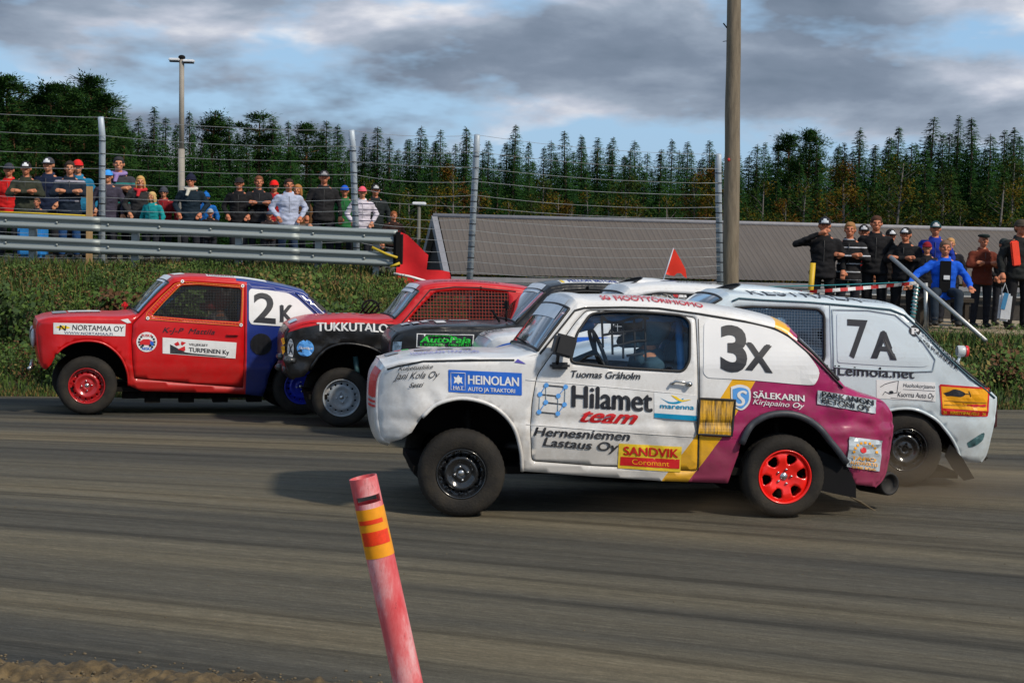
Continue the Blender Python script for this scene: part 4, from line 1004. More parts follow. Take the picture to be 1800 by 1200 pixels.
# door writing
c3.decal('sticker',[(789,650),(918,656),(918,695),(789,689)],M_sblue,0.004)
c3.seal([(793,655),(818,656),(818,686),(793,685)],0.0022,M_sw,0.005,name='sticker_frame')
c3.text('HAT',(797,684),(815,685),6,M_sw,0.02,lift=.012); c3.decal('sticker_emblem',[(806,659),(810,664),(813,663),(812,669),(814,675),(809,672),(806,676),(803,672),(798,674),(800,668),(798,662),(803,664)],M_sw,0.006)
c3.text('HEINOLAN',(823,675),(913,679),15.5,M_sw,0.03); c3.text('AUTO JA TRAKTORI',(823,687),(906,691),7,M_sw,0.012)
c3.text('Kuljetusliike',(700,651),(762,648),7.5,M_ink,0.004,0.5); c3.text('Jani Kola Oy',(691,667),(774,664),12,M_ink,0.0,0.6); c3.text('Setti',(719,681),(746,680),8,M_ink,0.006,0.5)
c3.decal('sticker',[(905,637),(926,640),(911,631)],mat('sticker_violet',(0.10,0.08,0.42),0.4),0.004)
c3.text('Tuomas Gråholm',(1005,663),(1127,667),12,M_ink,0.012,0.25,parent=D)
c3.text('Hilamet',(1005,715),(1148,724),38,M_ink,0.028,parent=D,upx=0.02); c3.text('team',(1020,741),(1122,746),25,M_sred,0.022,0.55,lift=0.010,parent=D)
c3.text('Hernesniemen',(938,765),(1108,774),15,M_ink,0.018,0.25,parent=D); c3.text('Lastaus Oy',(954,783),(1088,793),15,M_ink,0.018,0.25,parent=D)
nodes=[(961,677),(995,680),(950,693),(982,696),(960,707),(993,711),(948,724),(981,727)]
for a,b,M in ((0,1,M_ink),(2,3,M_ink),(4,5,M_ink),(6,7,M_ink),(0,2,M_lblue),(1,3,M_lblue),(4,6,M_lblue),(5,7,M_lblue),(0,4,M_sg),(1,5,M_sg),(2,6,M_sg),(3,7,M_sg)): c3.line('logo_line',[nodes[a],nodes[b]],0.0035 if M is M_ink else 0.003,M,0.004,parent=D)
for nx_,ny_ in nodes: c3.circle('logo_dot',nx_,ny_,4.2,4.2,M_lblue,0.008,parent=D,n=14)
c3.decal('sticker',[(1151,690),(1226,695),(1226,740),(1151,734)],M_sw,0.003,parent=D)
c3.decal('sticker_band',[(1151,726),(1226,731),(1226,740),(1151,734)],M_cyan,0.005,parent=D); c3.text('marenna',(1161,717),(1221,720),8.5,M_cyan,0.015,lift=0.006,parent=D)
c3.decal('sticker_swoosh',sm([(1161,699),(1176,706),(1190,706),(1202,700),(1200,706),(1190,710),(1176,709)],3),M_cyan,0.005,parent=D); c3.decal('sticker_swoosh',sm([(1180,694),(1190,702),(1200,706),(1216,702),(1200,703),(1190,697)],3),M_syel,0.006,parent=D)
c3.decal('sticker',[(1088,779),(1199,785),(1196,829),(1086,822)],M_syel,0.004,parent=D); c3.decal('sticker_band',[(1091,802),(1195,807),(1194,823),(1090,817)],M_sred,0.006,parent=D)
c3.text('SANDVIK',(1096,799),(1193,804),15,M_sred,0.035,lift=0.007,parent=D); c3.text('Coromant',(1111,815),(1176,819),9,M_sor,0.0,lift=0.008,parent=D)
mb=MB(); 
for pts in ([(1182,674),(1187,670),(1199,671),(1212,674)],): mb.tube([c3.P(*c3.un(*p),0.028) for p in pts],0.009,8)
mb.tube([c3.P(*c3.un(1212,675),0.0),c3.P(*c3.un(1212,675),0.035)],0.018,10); mb.tube([c3.P(*c3.un(1182,674),0.0),c3.P(*c3.un(1182,674),0.03)],0.010,10)
mb.obj('door_handle',[M_chrome],D)
# intake behind the door
c3.decal('side_intake',[(1231,700),(1293,703),(1286,766),(1226,763)],M_amber,0.012,rnd=3,thick=0.02,step=0.02); c3.seal([(1231,700),(1293,703),(1286,766),(1226,763)],0.008,M_seal,0.014,name='intake_frame')
# shield + texts on the magenta
c3.decal('sticker',sm([(1286,680),(1302,676),(1319,683),(1320,704),(1313,716),(1303,721),(1291,714),(1286,700)],3),M_sw,0.005); c3.decal('sticker_shield',sm([(1289,684),(1302,681),(1316,686),(1317,703),(1311,713),(1303,718),(1293,711),(1289,699)],3),M_lblue,0.007); c3.text('S',(1292,713),(1314,714),27,M_sw,0.015,0.25,lift=0.009)
c3.text('SÄLEKARIN',(1325,699),(1416,706),11,M_sw,0.03); c3.text('Kirjapaino Oy',(1324,710),(1415,718),9,M_sw,0.006,0.35)
c3.decal('sticker',[(1439,686),(1543,702),(1540,726),(1438,710)],M_sg,0.008); c3.text('PARKANON',(1445,697),(1538,712),9.5,M_ink,0.045,lift=0.016); c3.text('BETONI OY',(1446,708),(1533,723),9.5,M_ink,0.045,lift=0.016)
c3.decal('sticker',[(1494,767),(1553,773),(1545,826),(1488,819)],M_sg,0.010)
for i in range(9):
    a=math.pi*(0.05+0.9*i/8); c3.decal('sticker_mark',[(1521+dx-21*math.cos(a),796+dy-19*math.sin(a)) for dx,dy in ((-2,-2),(2,-2),(2,2),(-2,2))],M_sor,0.013)
c3.circle('sticker_mark',1517,790,6,5,M_sred,0.013,n=10)
c3.text('TAPIO',(1495,806),(1540,810),6,M_sor,0.03,lift=0.018); c3.text('AUTOHUOLTO',(1493,814),(1542,818),5.5,M_sor,0.03,lift=0.018); c3.text('040 556',(1496,821),(1538,825),4,M_sor,0.02,lift=0.018)
# roof & bonnet lettering
ua,ub=c3.un(1086,530)[0],c3.un(1240,545)[0]
c3.toptext('MOOTTORIHIOMO',"roof",ua,ub,-0.95,-0.80,M_sred,0.012); c3.toptext('KONEPAJA',"roof",ua,c3.un(1163,530)[0],-0.78,-0.70,M_sred,0.02)
c3.toptext('SG',"roof",c3.un(1062,530)[0],c3.un(1078,530)[0],-0.93,-0.72,M_sred,0.03)
c3.toptext('HEINOLAN TRAKTORI',"hood",c3.un(728,636)[0],c3.un(850,634)[0],-0.72,-0.50,mat('faded_violet_ink',(0.30,0.30,0.62),0.5),0.01,c_extra=0.012)
for i,(a,b) in enumerate(((742,775),(785,815),(830,850))): c3.toppatch('bonnet_sticker','hood',c3.un(a,636)[0],c3.un(b,636)[0],-0.1,0.15,mat('sticker_grey',(0.25,0.27,0.30),0.5),0.004,0.012)
c3.toppatch('bonnet_sticker','hood',c3.un(690,640)[0],c3.un(712,640)[0],-.2,.35,MATS['sticker_grey'],0.004,0.012); c3.toppatch('bonnet_sticker','hood',c3.un(722,640)[0],c3.un(735,640)[0],.25,.45,M_green,0.004,0.012); c3.toppatch('bonnet_sticker','hood',c3.un(708,640)[0],c3.un(720,640)[0],.25,.45,M_sred,0.004,0.012)
us=c3.un(1013,535)[0]; c3.toppatch('sun_strip','screen',c3.un(988,567)[0],c3.un(1013,535)[0],-0.86,0.86,M_vinyl,0.006)
# front face red plate on the nose (faces forward)
def nose_pt(i,t,lift=0.006):
    u,z=c3.E[i]; a=c3.E[max(0,i-2)]; b=c3.E[min(len(c3.E)-1,i+2)]; tx,tz=b[0]-a[0],b[1]-a[1]; L_=math.hypot(tx,tz) or 1
    Wy=c3.Wh-c3.dl(u,z); h=(c3.Ec[i]+lift)*(1-min(1,abs(t))**2.6)**(1/2.6)
    return Vector((u-tz/L_*h-lift*.5,Wy*t-lift*.5,z+tx/L_*h))
for (z0,z1) in ((0.79,0.965),(0.755,0.77),(0.725,0.74)):
    ii=[i for i,t in enumerate(c3.Et) if t=='front' and z0-0.03<=c3.E[i][1]<=z1+0.03]
    def at_z(z,t):
        k_=0
        while k_<len(ii)-2 and c3.E[ii[k_+1]][1]<z: k_+=1
        za,zb2=c3.E[ii[k_]][1],c3.E[ii[k_+1]][1]; q=(z-za)/((zb2-za) or 1); return nose_pt(ii[k_],t).lerp(nose_pt(ii[k_+1],t),q)
    V=[]; n=10; m_=5
    for j_ in range(n+1):
        for k_ in range(m_+1): V.append(at_z(z0+(z1-z0)*k_/m_,-0.985+j_*0.05))
    obj('nose_sticker',mesh('nose_sticker',V,[(a*(m_+1)+b,(a+1)*(m_+1)+b,(a+1)*(m_+1)+b+1,a*(m_+1)+b+1) for a in range(n) for b in range(m_)],[M_sred]),c3.root)
# mirror
mu,mz=c3.un(984,640); base=c3.P(mu,mz,0.0)
mb=MB(); mb.box(base+Vector((0,-.03,-.01)),(0.13,0.07,0.045),bev=.015); mb.tube([base+Vector((-.02,-.04,0)),base+Vector((-.02,-.08,.07))],0.012,8)
mb.box(base+Vector((0.015,-.09,.125)),(0.14,0.10,0.145),rot=Matrix.Rotation(R(14),3,'Y')@Matrix.Rotation(R(8),3,'Z'),bev=.018); mb.obj('wing_mirror',[mat('mirror_black',(0.02,0.02,0.022),0.45)],D)
# exhaust, mudflap, bumper bracket
p=c3.P(*c3.un(1563,848)); mb=MB(); mb.lathe([(0.0,0.03),(0.062,0.03),(0.066,0.0),(0.080,0.0),(0.085,0.03),(0.085,0.30),(0.0,0.30)],20,c=(0,0,0)); 
o=mb.obj('exhaust_pipe',[mat('exhaust_black',(0.012,0.011,0.010),0.7)],c3.root,loc=(p.x+.02,p.y+.03,p.z+0.0)); o.rotation_euler=(0,0,R(20))
mb=MB(); mb.tube([(p.x-.0,-.35,p.z+.02),(p.x-.6,-.2,p.z-.02),(p.x-1.0,-.1,p.z)],0.03,8); mb.obj('exhaust_pipe',[MATS['exhaust_black']],c3.root)
fl=[(1440,790),(1462,800),(1490,812),(1502,850),(1500,872),(1466,866),(1440,860)]
V=[];Fc=[]
P=[c3.un(*q) for q in fl]; y0=-c3.Wh+0.06
n=len(P); V=[Vector((u,y0+0.02*k,z)) for k in(0,1) for u,z in P]; Fc=[tuple(range(n))[::-1],tuple(range(n,2*n))]+[(i,(i+1)%n,(i+1)%n+n,i+n) for i in range(n)]
obj('mudflap',mesh('mudflap',V,Fc,[M_black]),c3.root)
mb=MB(); q0=c3.P(*c3.un(1490,868)); 
for i in range(6): mb.tube([q0+Vector((0,.05,0)),q0+Vector((.05+i*.012,.02,-.03-i*.008)),q0+Vector((0.10+i*.02,0,-.05-.012*i))],0.003,4)
mb.obj('torn_strap',[mat('frayed_strap',(0.16,0.12,0.07),0.9)],c3.root)
# spring/shock visible in the front arch
for (px,py) in ((828,735),(1380,745)):
    u,z=c3.un(px,py); mb=MB(); mb.tube([(u,-c3.Wh+.24,z+.05),(u+.01,-c3.Wh+.2,z-.25)],0.02,8)
    P=[(u+.035*math.cos(a),-c3.Wh+.23+.035*math.sin(a),z+.04-.012*a/1.0) for a in [i*.6 for i in range(30)]]; mb.tube(P,0.005,5); mb.obj('shock_absorber',[M_under],c3.root)
bu,bz=c3.un(955,630); hu,hz=c3.un(1040,552)
c3.cage(M_bluecage,(bu,bz-.02),(hu,hz-.04),hz-.02,c3.un(1220,640)[1],c3.un(1206,600)[0],0.028)
su,sz=c3.un(1150,700); c3.seat(su,sz-.1,-.33,M_seat); c3.steerw(c3.un(1072,640)[0],c3.un(1072,622)[1],-.33)
mb=MB(); mb.tube([(hu+.04,-.52,hz-.07),(hu-.2,-.54,hz-.14),(bu+.2,-.58,bz+.09)],0.030,8); mb.obj('roll_cage',[M_bluecage],c3.root)
nw=[(1066,551),(1140,552),(1140,640),(1076,636)]
mb=MB()
def wp(px,py,off=0.14): u,z=c3.un(px,py); return c3.P(u,z)+Vector((0,off,0))
for row in ([(1066,556),(1078,566),(1095,567),(1120,560),(1135,557),(1150,560)],[(1068,590),(1085,587),(1105,584),(1130,581),(1142,580)],[(1085,610),(1105,606),(1125,601),(1145,600)],[(1110,627),(1140,623)]): mb.tube([wp(*q) for q in crom(row,3)],0.010,6)
for x0,y0,x1,y1 in ((1066,556,1068,612),(1084,566,1085,625),(1104,566,1104,632),(1124,560,1125,636),(1143,558,1144,636)): mb.tube([wp(x0,y0),wp(x1,y1)],0.008,6)
mb.obj('window_net',[M_net],c3.root)
# wiper
mb=MB(); q0=c3.toppt(c3.un(948,622)[0],'screen',-.5,0.02); q1=c3.toppt(c3.un(953,616)[0],'screen',0.15,0.025); mb.tube([q0,q1],0.007,5); mb.obj('wiper',[M_black],c3.root)

# ---------------------------------------------------------------- 7 A : pale hatchback
A7r=[(1687,803),(1681,785),(1668,763),(1645,737),(1614,721),(1585,718),(1556,724),(1534,742),(1520,775),(1514,830)]
A7f=[(1170,830),(1164,790),(1150,750),(1130,725),(1105,714),(1080,714),(1055,722),(1035,742),(1022,775),(1016,815)]
spec=dict(
 edge=[('front',0.05,0.06,[(985,800),(972,770),(968,720),(970,670),(978,640)]),
       ('hood',0.05,0.05,[(978,640),(1040,627),(1100,618),(1168,610)]),
       ('screen',0.05,0.05,[(1168,610),(1210,573),(1250,540),(1284,521)]),
       ('roof',0.05,0.06,[(1284,521),(1310,522),(1340,525),(1423,529),(1507,537),(1567,543),(1590,551)]),
       ('rear',0.045,0.04,[(1590,551),(1623,580),(1657,617),(1707,662),(1752,700)]),
       ('tail',0.04,0.05,[(1752,700),(1749,725),(1744,752),(1733,795),(1724,810)])],
 low=[(1720,812),(1700,811)]+sm(A7r)+[(1500,838),(1340,836),(1190,832)]+sm(A7f)+[(1000,808)],
 sill=(1340,836), cowl=(1168,610), arches=[sm(A7r),sm(A7f)],
 door=None,window=roundpoly([(1240,620),(1262,575),(1290,541),(1320,539),(1400,541),(1440,543),(1450,553),(1450,628),(1445,640),(1300,632)],7,4),
 mats=[M_pale,M_ink,M_under],cols=[],zb=1.0,k=0.20,nose=(0.3,0.15),tail=(0.22,0.07),crease=0.56,glassr=(1,2),rglass=(3,3),
 dents=[(0.45,0.6,0.3,0.3,0.02,6)])
c7=Car('race_car','pale blue white hatchback race car with number 7 A behind the magenta tail',(1592,858,12.85),None,R(3),0.70,spec)
# origin is at the rear wheel for this car
c7.build()
u,z=c7.un(1592,790); c7.wheel(u,z,z,z*0.56,'plain',M_rimdark,-1,0.19,0,0.03,.3); c7.wheel(u,z,z,z*.56,'plain',M_rimdark,1,0.19,0,0.03)
u,z2=c7.un(1092,790); c7.wheel(u,z,z,z*0.56,'plain',M_rimdark,-1,0.19,R(-4),0.03,.1); c7.wheel(u,z,z,z*.56,'plain',M_rimdark,1,0.19,R(-4),0.03)
c7.seal(spec['window'],0.010); c7.pane(spec['window'],glass_mat('blue_mesh_glass',(0.10,0.17,0.26),0.10),0.012); c7.netting(spec['window'],0.022,0.022,0.0018,mat('mesh_blue_grey',(0.12,0.17,0.24),0.6),0.006)
c7.line('gutter',[(1288,529),(1300,524),(1340,527),(1423,531),(1507,538),(1567,544),(1592,554),(1623,582),(1657,619),(1707,665),(1749,699)],0.008,M_cyan if False else mat('teal_seal',(0.03,0.09,0.12),0.5),0.004)
q7=sm([(1472,550),(1527,553),(1567,561),(1593,581),(1612,600),(1634,630)],3)+[(1634,642),(1622,645),(1560,643),(1473,637),(1472,600)]
c7.decal('number_panel',q7,M_pale,0.005,rnd=5,thick=0.012)
q7b=[(1464,544),(1527,545),(1575,553),(1603,577),(1625,603),(1645,632),(1640,652),(1600,653),(1530,650),(1466,645)]
c7.seal(q7b,0.006,mat('pale_seal',(0.35,0.43,0.48),0.4),0.004,name='panel_groove')
c7.line('door_gap',[(1460,536),(1461,600),(1463,700),(1466,790)],0.005,MATS['pale_seal'],0.001)
c7.text('7',(1490,627),(1526,629),67,M_ink,0.012,lift=0.009,name='number',upx=0.0); c7.text('A',(1531,629),(1577,633),49,M_ink,0.03,lift=0.009,name='number')
c7.text('HLeimola.net',(1452,658),(1608,665),17,M_ink,0.012)
c7.decal('sticker',[(1541,667),(1645,672),(1645,706),(1541,700)],M_sw,0.003)
c7.text('Huoltokorjaamo',(1588,680),(1644,683),7,M_ink,0.004,0.2); c7.line('sticker_line',[(1588,684),(1644,687)],0.0012,M_ink,0.005); c7.text('Kuorma Auto Oy',(1578,697),(1643,700),9,M_ink,0.002,0.2); c7.line('sticker_line',[(1566,699),(1640,705)],0.0012,M_ink,0.005)
c7.line('sticker_drawing',[(1548,680),(1556,675),(1566,672),(1580,669),(1577,690),(1564,692),(1556,688),(1552,694)],0.0022,M_ink,0.005); c7.circle('sticker_drawing',1567,689,4,2.5,M_ink,0.006,n=10)
c7.circle('sticker',1609,581,10,10,M_ink,0.006); c7.text('P',(1603,587),(1616,588),11,M_sw,0.03,lift=0.009)
c7.text('JUSSI POUNAALA',(1616,597),(1684,652),7,M_ink,0.045,0.0); c7.text('AUTOHUOLTO',(1622,589),(1688,642),4.5,M_sg,0.02,0.0)
c7.decal('sticker',[(1652,675),(1740,681),(1737,732),(1655,729)],M_sred,0.006,rnd=3); c7.decal('sticker_face',[(1655,679),(1737,684),(1735,722),(1657,717)],M_sor,0.008)
c7.decal('sticker_drawing',sm([(1658,691),(1668,688),(1676,684),(1688,686),(1697,692),(1690,697),(1676,696),(1664,696)],3),M_ink,0.010)
c7.line('sticker_drawing',[(1695,692),(1706,692)],0.0025,M_ink,0.010); c7.line('sticker_drawing',[(1703,687),(1706,697)],0.003,M_ink,0.010)
c7.line('sticker_line',[(1660,704),(1734,708)],0.0013,M_ink,0.010); c7.line('sticker_line',[(1660,711),(1734,715)],0.0013,M_ink,0.010)
c7.text('36   KIRISTYSPALVELU   36',(1658,727),(1733,730),5,M_syel,0.02,lift=0.010)
c7.decal('sticker',sm([(1700,778),(1715,768),(1730,760),(1728,772),(1716,782),(1703,786)],3),mat('faded_teal',(0.05,0.12,0.13),0.5,var=.6,vscale=20),0.004)
c7.toptext('KESTRALA','roof',c7.un(1322,523)[0],c7.un(1520,538)[0],-0.93,-0.48,M_ink,0.004,0.0,c_extra=0.0)
c7.toptext('KONEISTUS OY','roof',c7.un(1508,537)[0],c7.un(1565,542)[0],-0.86,-0.76,M_ink,0.0)
c7.lip(A7r,0.012,M_pale,0.004)
mb=MB(); u,z=c7.un(1600,700); 
# roof scoop
c7.scoop(c7.un(1284,521)[0]+0.02,c7.un(1310,522)[1]+0.035,0.30,0.060,0.75,M_pale)
# rear light cluster, bumper, flap, little beacon
P=[c7.un(*q) for q in ((1752,704),(1747,752))]
for sd in (-1,1):
    mb=MB(); mb.box(((P[0][0]+P[1][0])/2+0.012,sd*(c7.Wh-.24),(P[0][1]+P[1][1])/2),(0.03,0.24,abs(P[0][1]-P[1][1])),bev=.01); mb.obj('rear_light',[mat('dark_lens',(0.06,0.012,0.012),0.3)],c7.root)
mb=MB(); a=c7.un(1706,805); b=c7.un(1738,806); mb.box(((a[0]+b[0])/2,0,a[1]-.012),(b[0]-a[0]+.04,1.0,0.04),bev=.015); mb.obj('rear_bumper_bar',[M_black],c7.root)
fl=[(1670,780),(1690,803),(1708,838),(1690,842),(1672,822),(1660,800)]; P=[c7.un(*q) for q in fl]; n=len(P); y0=-c7.Wh+0.04
V=[Vector((u,y0+0.015*k,z)) for k in(0,1) for u,z in P]; obj('mudflap',mesh('mudflap',V,[tuple(range(n))[::-1],tuple(range(n,2*n))]+[(i,(i+1)%n,(i+1)%n+n,i+n) for i in range(n)],[M_black]),c7.root)
u,z=c7.un(1711,621); mb=MB(); yy=-c7.Wh+.30; mb.lathe([(0.0,-.06),(0.03,-.058),(0.045,-.02),(0.045,.02),(0.04,.03)],16); o=mb.obj('tail_beacon',[M_pale],c7.root,loc=(u,yy,z)); o.rotation_euler=(0,0,R(90))
mb=MB(); mb.lathe([(0.045,-.0),(0.045,.022),(0.0,.024)],16); o=mb.obj('beacon_lens',[M_sred],c7.root,loc=(u+.035,yy,z)); o.rotation_euler=(0,0,R(-90)); 
mb=MB(); mb.tube([(u,yy,z-.03),(u-.03,yy,z-.12)],0.012,6); mb.obj('beacon_stalk',[M_pale],c7.root)
mb=MB(); mb.box((c7.un(1430,600)[0],-.3,c7.un(1430,600)[1]),(0.1,0.1,0.1)); 
c7.cage(M_bluecage,(c7.un(1185,608)[0],c7.un(1185,608)[1]-.03),(c7.un(1295,545)[0],c7.un(1295,545)[1]-.03),c7.un(1295,545)[1]-.04,c7.un(1300,632)[1],c7.un(1455,600)[0])
c7.seat(c7.un(1400,640)[0],0.42,-.33,M_seat)

# ---------------------------------------------------------------- 2 K : red and dark blue saloon
A2f=[(226,677),(224,655),(215,632),(200,615),(180,603),(155,599),(130,602),(111,611),(99,622)]
A2r=[(598,676),(590,648),(572,625),(545,612),(515,613),(492,628),(476,652),(468,680)]
spec=dict(
 edge=[('front',0.03,0.04,[(82,648),(74,640),(68,615),(66,590),(66,575),(68,566)]),
       ('hood',0.035,0.04,[(68,566),(92,561),(150,559),(212,559),(240,556)]),
       ('screen',0.04,0.05,[(240,556),(262,532),(285,509),(307,491)]),
       ('roof',0.05,0.06,[(307,491),(340,489),(380,491),(431,495),(480,503),(520,512),(534,516)]),
       ('rear',0.05,0.04,[(534,516),(555,532),(575,549),(592,562)]),
       ('deck',0.03,0.03,[(592,562),(630,570),(655,577)]),
       ('tail',0.03,0.03,[(655,577),(660,620),(652,665)])],
 low=[(648,672),(610,675)]+sm(A2r)+[(462,696),(427,692),(330,689),(250,687)]+sm(A2f)+[(90,640)],
 sill=(330,689), cowl=(240,556), arches=[sm(A2f),sm(A2r)],
 door=[(236,665),(233,640),(231,600),(233,570),(262,540),(306,498),(330,496),(431,502),(431,560),(430,620),(427,681),(330,674)],
 window=roundpoly([(267,555),(290,530),(318,502),(350,501),(425,507),(424,540),(422,566),(340,561)],5,3),
 mats=[M_carred,M_carblue],cols=[([(434.5,480),(434.5,560),(434,620),(430,720),(720,720),(720,480)],1)],topsplit=[((415,494),1)],
 zb=1.0,k=0.25,nose=(0.3,0.12),tail=(0.4,0.12),crease=0.535,glassr=(1,2),rglass=(2,2),hooddent=0.004,dents=[(-.3,.6,.3,.3,.014,6)])
c2=Car('race_car','red race saloon with dark blue rear half and number 2 K, leading at the left',(152,731,17.5),None,R(17),0.73,spec)
c2.build(); D=c2.door
for w,M in (((152,678),M_rimdred),((530,681),M_rimblue)):
    u,z=c2.un(*w)
    if w[0]<300: Z=z
    c2.wheel(u,Z,Z,Z*0.60,'steel',M,-1,0.18,R(-6) if w[0]<300 else 0,0.03,.3); c2.wheel(u,Z,Z,Z*.6,'steel',M,1,0.18,R(-6) if w[0]<300 else 0,0.03)
M_netm=mat('orange_net_hem',(0.80,0.22,0.02),0.6); M_meshd=mat('mesh_dark',(0.02,0.02,0.022),0.8)
c2.netting(spec['window'],0.030,0.030,0.0022,M_meshd,0.004,par=D); c2.pane(spec['window'],glass_mat('dark_net_veil',(0.42,0.42,0.43),0.0,0.5),0.012,name='window_mesh',par=D)
hem=[(256,561),(258,550),(285,520),(308,499),(322,495),(428,502),(427,540),(425,573),(340,567)]
c2.seal(hem,0.0035,M_netm,0.006,D,'net_hem'); c2.seal([(266,556),(290,529),(318,500),(350,499),(427,505),(424,568),(340,563)],0.003,M_netm,0.006,D,'net_hem')
mb=MB(); hp=resamp(hem,6); ip=[(266,556),(290,529),(318,500),(350,499),(427,505),(424,568),(340,563)]
IA=np.array(resamp(ip,2)); 
for (x,y) in hp:
    j=np.argmin(np.hypot(IA[:,0]-x,IA[:,1]-y)); mb.tube([c2.P(*c2.un(x,y),.006),c2.P(*c2.un(*IA[j]),.006)],0.0018,4)
stuff(mb.obj('net_stitching',[M_netm],D))
for (x,y) in ((321,494),(427,502),(424,571),(260,559)):
    c2.circle('net_bolt',x,y,3,3,M_sw,0.012,parent=D,n=12); c2.circle('net_bolt',x,y,1.2,1.2,M_ink,0.014,parent=D,n=8)
q2=[(441,507),(475,510),(507,515),(524,525),(557,556),(556,575),(490,573),(442,570),(438,563),(438,512)]
c2.decal('number_panel',q2,M_sw,0.005,rnd=4,thick=0.01)
c2.text('2',(446,565),(485,568),51,M_ink,0.02,lift=0.009,name='number'); c2.text('K',(492,566),(517,566),30,M_ink,0.03,lift=0.009,name='number')
c2.line('roof_groove',[(520,514),(545,538),(560,552),(585,560)],0.010,M_carblue,0.004)
c2.decal('vent_slot',[(552,531),(558,531),(572,544),(568,547)],M_ink,0.006); c2.decal('vent_slot',[(571,547),(576,546),(590,557),(584,558)],M_ink,0.006)
c2.circle('fan_grille',459,605,19,19,M_ink,0.006)
mb=MB()
for i in range(-8,9):
    x=459+i*2.2; h=math.sqrt(max(0,19**2-(i*2.2)**2)); mb.tube([c2.P(*c2.un(x,605-h),.010),c2.P(*c2.un(x,605+h),.010)],0.0028,4)
mb.obj('fan_louvre',[M_black],c2.root)
c2.decal('sticker',[(94,567),(221,570),(220,591),(94,587)],M_sw,0.004); c2.text('NORTAMAA OY',(127,580),(218,583),9.5,M_ink,0.008,0.1); c2.text('WWW.NORTAMAA.FI',(113,587),(198,589.5),4.5,mat('ink_blue_grey',(0.08,0.12,0.22),0.5),0.006)
c2.decal('sticker_emblem',sm([(97,575),(110,572),(124,576),(110,579)],3),M_syel,0.006); c2.text('N',(104,580),(117,581),9,M_ink,0.01,0.1,lift=0.008)
c2.circle('sticker',258,601,18,17.5,M_sw,0.004,parent=D)
for i in range(16):
    a=i*math.pi/8; 
    if abs(math.sin(a))>0.85: continue
    c2.decal('sticker_check',[(258+13.5*math.cos(a)+dx,601+12.5*math.sin(a)+dy) for dx,dy in ((-1.8,-1.8),(1.8,-1.8),(1.8,1.8),(-1.8,1.8))],M_ink,0.006,parent=D)
c2.text('RUSKA',(249,591.5),(268,592),4.5,M_sred,0.03,parent=D); c2.text('ARSKA',(249,615),(268,615.5),5,M_sblue,0.03,parent=D); c2.decal('sticker_drawing',[(246,600),(252,596),(262,596),(270,601),(270,607),(246,606)],M_sred,0.006,parent=D); c2.decal('sticker_drawing',[(264,599),(270,601),(270,607),(264,607)],M_sblue,0.007,parent=D)
for x in (251,264): c2.circle('sticker_drawing',x,607,2.4,2.4,M_ink,0.008,parent=D,n=10)
c2.text('K-J-P  Mattila',(286,584),(378,588),9,M_ink,0.006,0.35,parent=D)
c2.decal('sticker',[(286,593),(416,602),(414,630),(286,621)],M_sw,0.004,parent=D); c2.text('VELJEKSET',(332,607),(366,609),4,M_ink,0.015,parent=D); c2.text('TURPEINEN Ky',(332,618),(403,623),7.5,M_ink,0.04,parent=D)
c2.decal('sticker_drawing',[(299,605),(326,619),(340,621),(398,626.5),(396,628),(299,621)],M_ink,0.005,parent=D)
for q in ([(306,604),(313,600),(316,606),(310,608)],[(318,605),(319,600),(327,602),(321,607)],[(312,614),(325,608),(326,615),(324,617)]): c2.decal('sticker_drawing',q,M_sred,0.008,parent=D)
u,z=c2.un(409,588); mb=MB(); mb.box(c2.P(u,z,0.015),(0.13,0.03,0.025),bev=.008); mb.obj('door_handle',[M_carred],D)
c2.toppatch('roof_sticker','roof',c2.un(365,490)[0],c2.un(470,502)[0],-0.90,-0.62,M_sw); c2.toptext('KUORMALAVAT','roof',c2.un(368,490)[0],c2.un(415,494)[0],-0.85,-0.70,M_ink,0.01,lift=.009)
c2.toppatch('roof_sticker','roof',c2.un(312,490)[0],c2.un(330,490)[0],-.6,.6,M_sw); c2.toppatch('bonnet_sticker','hood',c2.un(95,560)[0],c2.un(120,560)[0],-.5,.3,MATS['sticker_grey'],.004,.012); c2.toppatch('bonnet_sticker','hood',c2.un(124,560)[0],c2.un(182,560)[0],-.3,.3,M_sw,.004,.012)
c2.toptext('KUORMALAVAT','hood',c2.un(126,560)[0],c2.un(180,560)[0],-.55,-.35,M_ink,0.01,c_extra=.012)
c2.toppatch('sun_strip','screen',c2.un(294,502)[0],c2.un(306,492)[0],-.82,.82,M_vinyl,.006)
c2.decal('sticker',[(212,562),(225,560),(231,567),(224,568)],M_sw,0.004)
c2.lip(A2f,0.012,M_carred,0.004)
u,z=c2.un(60,590)
mb=MB(); 
for sd in(-1,1): mb.lathe([(0.0,-.02),(0.07,-.018),(0.085,0.0),(0.09,0.02)],20,c=(0,0,0))
mb=MB(); ii=[i for i,t in enumerate(c2.Et) if t=='front']; zf=c2.un(66,590)[1]; ufn=c2.E[ii[len(ii)//2]][0]-.045
for sd in(-1,1):
    o=MB(); o.ball((0,0,0),(0.03,0.095,0.10),0,16,10); o.obj('headlight',[mat('headlight_glass',(0.45,0.47,0.50),0.2,coat=.8)],c2.root,loc=(ufn,sd*.45,zf-.03))
mb=MB(); mb.box((ufn-.005,0,zf-.02),(0.03,.75,.12),bev=.01); mb.obj('front_grille',[M_black],c2.root)
mb=MB(); mb.tube([(ufn-.02,-.5,zf-.33),(ufn-.05,-.52,zf-.36)],0.02,8); mb.tube([(ufn,.5,zf-.33),(ufn-.02,-.5,zf-.33)],0.02,8); mb.obj('front_tow_bar',[M_chrome],c2.root)
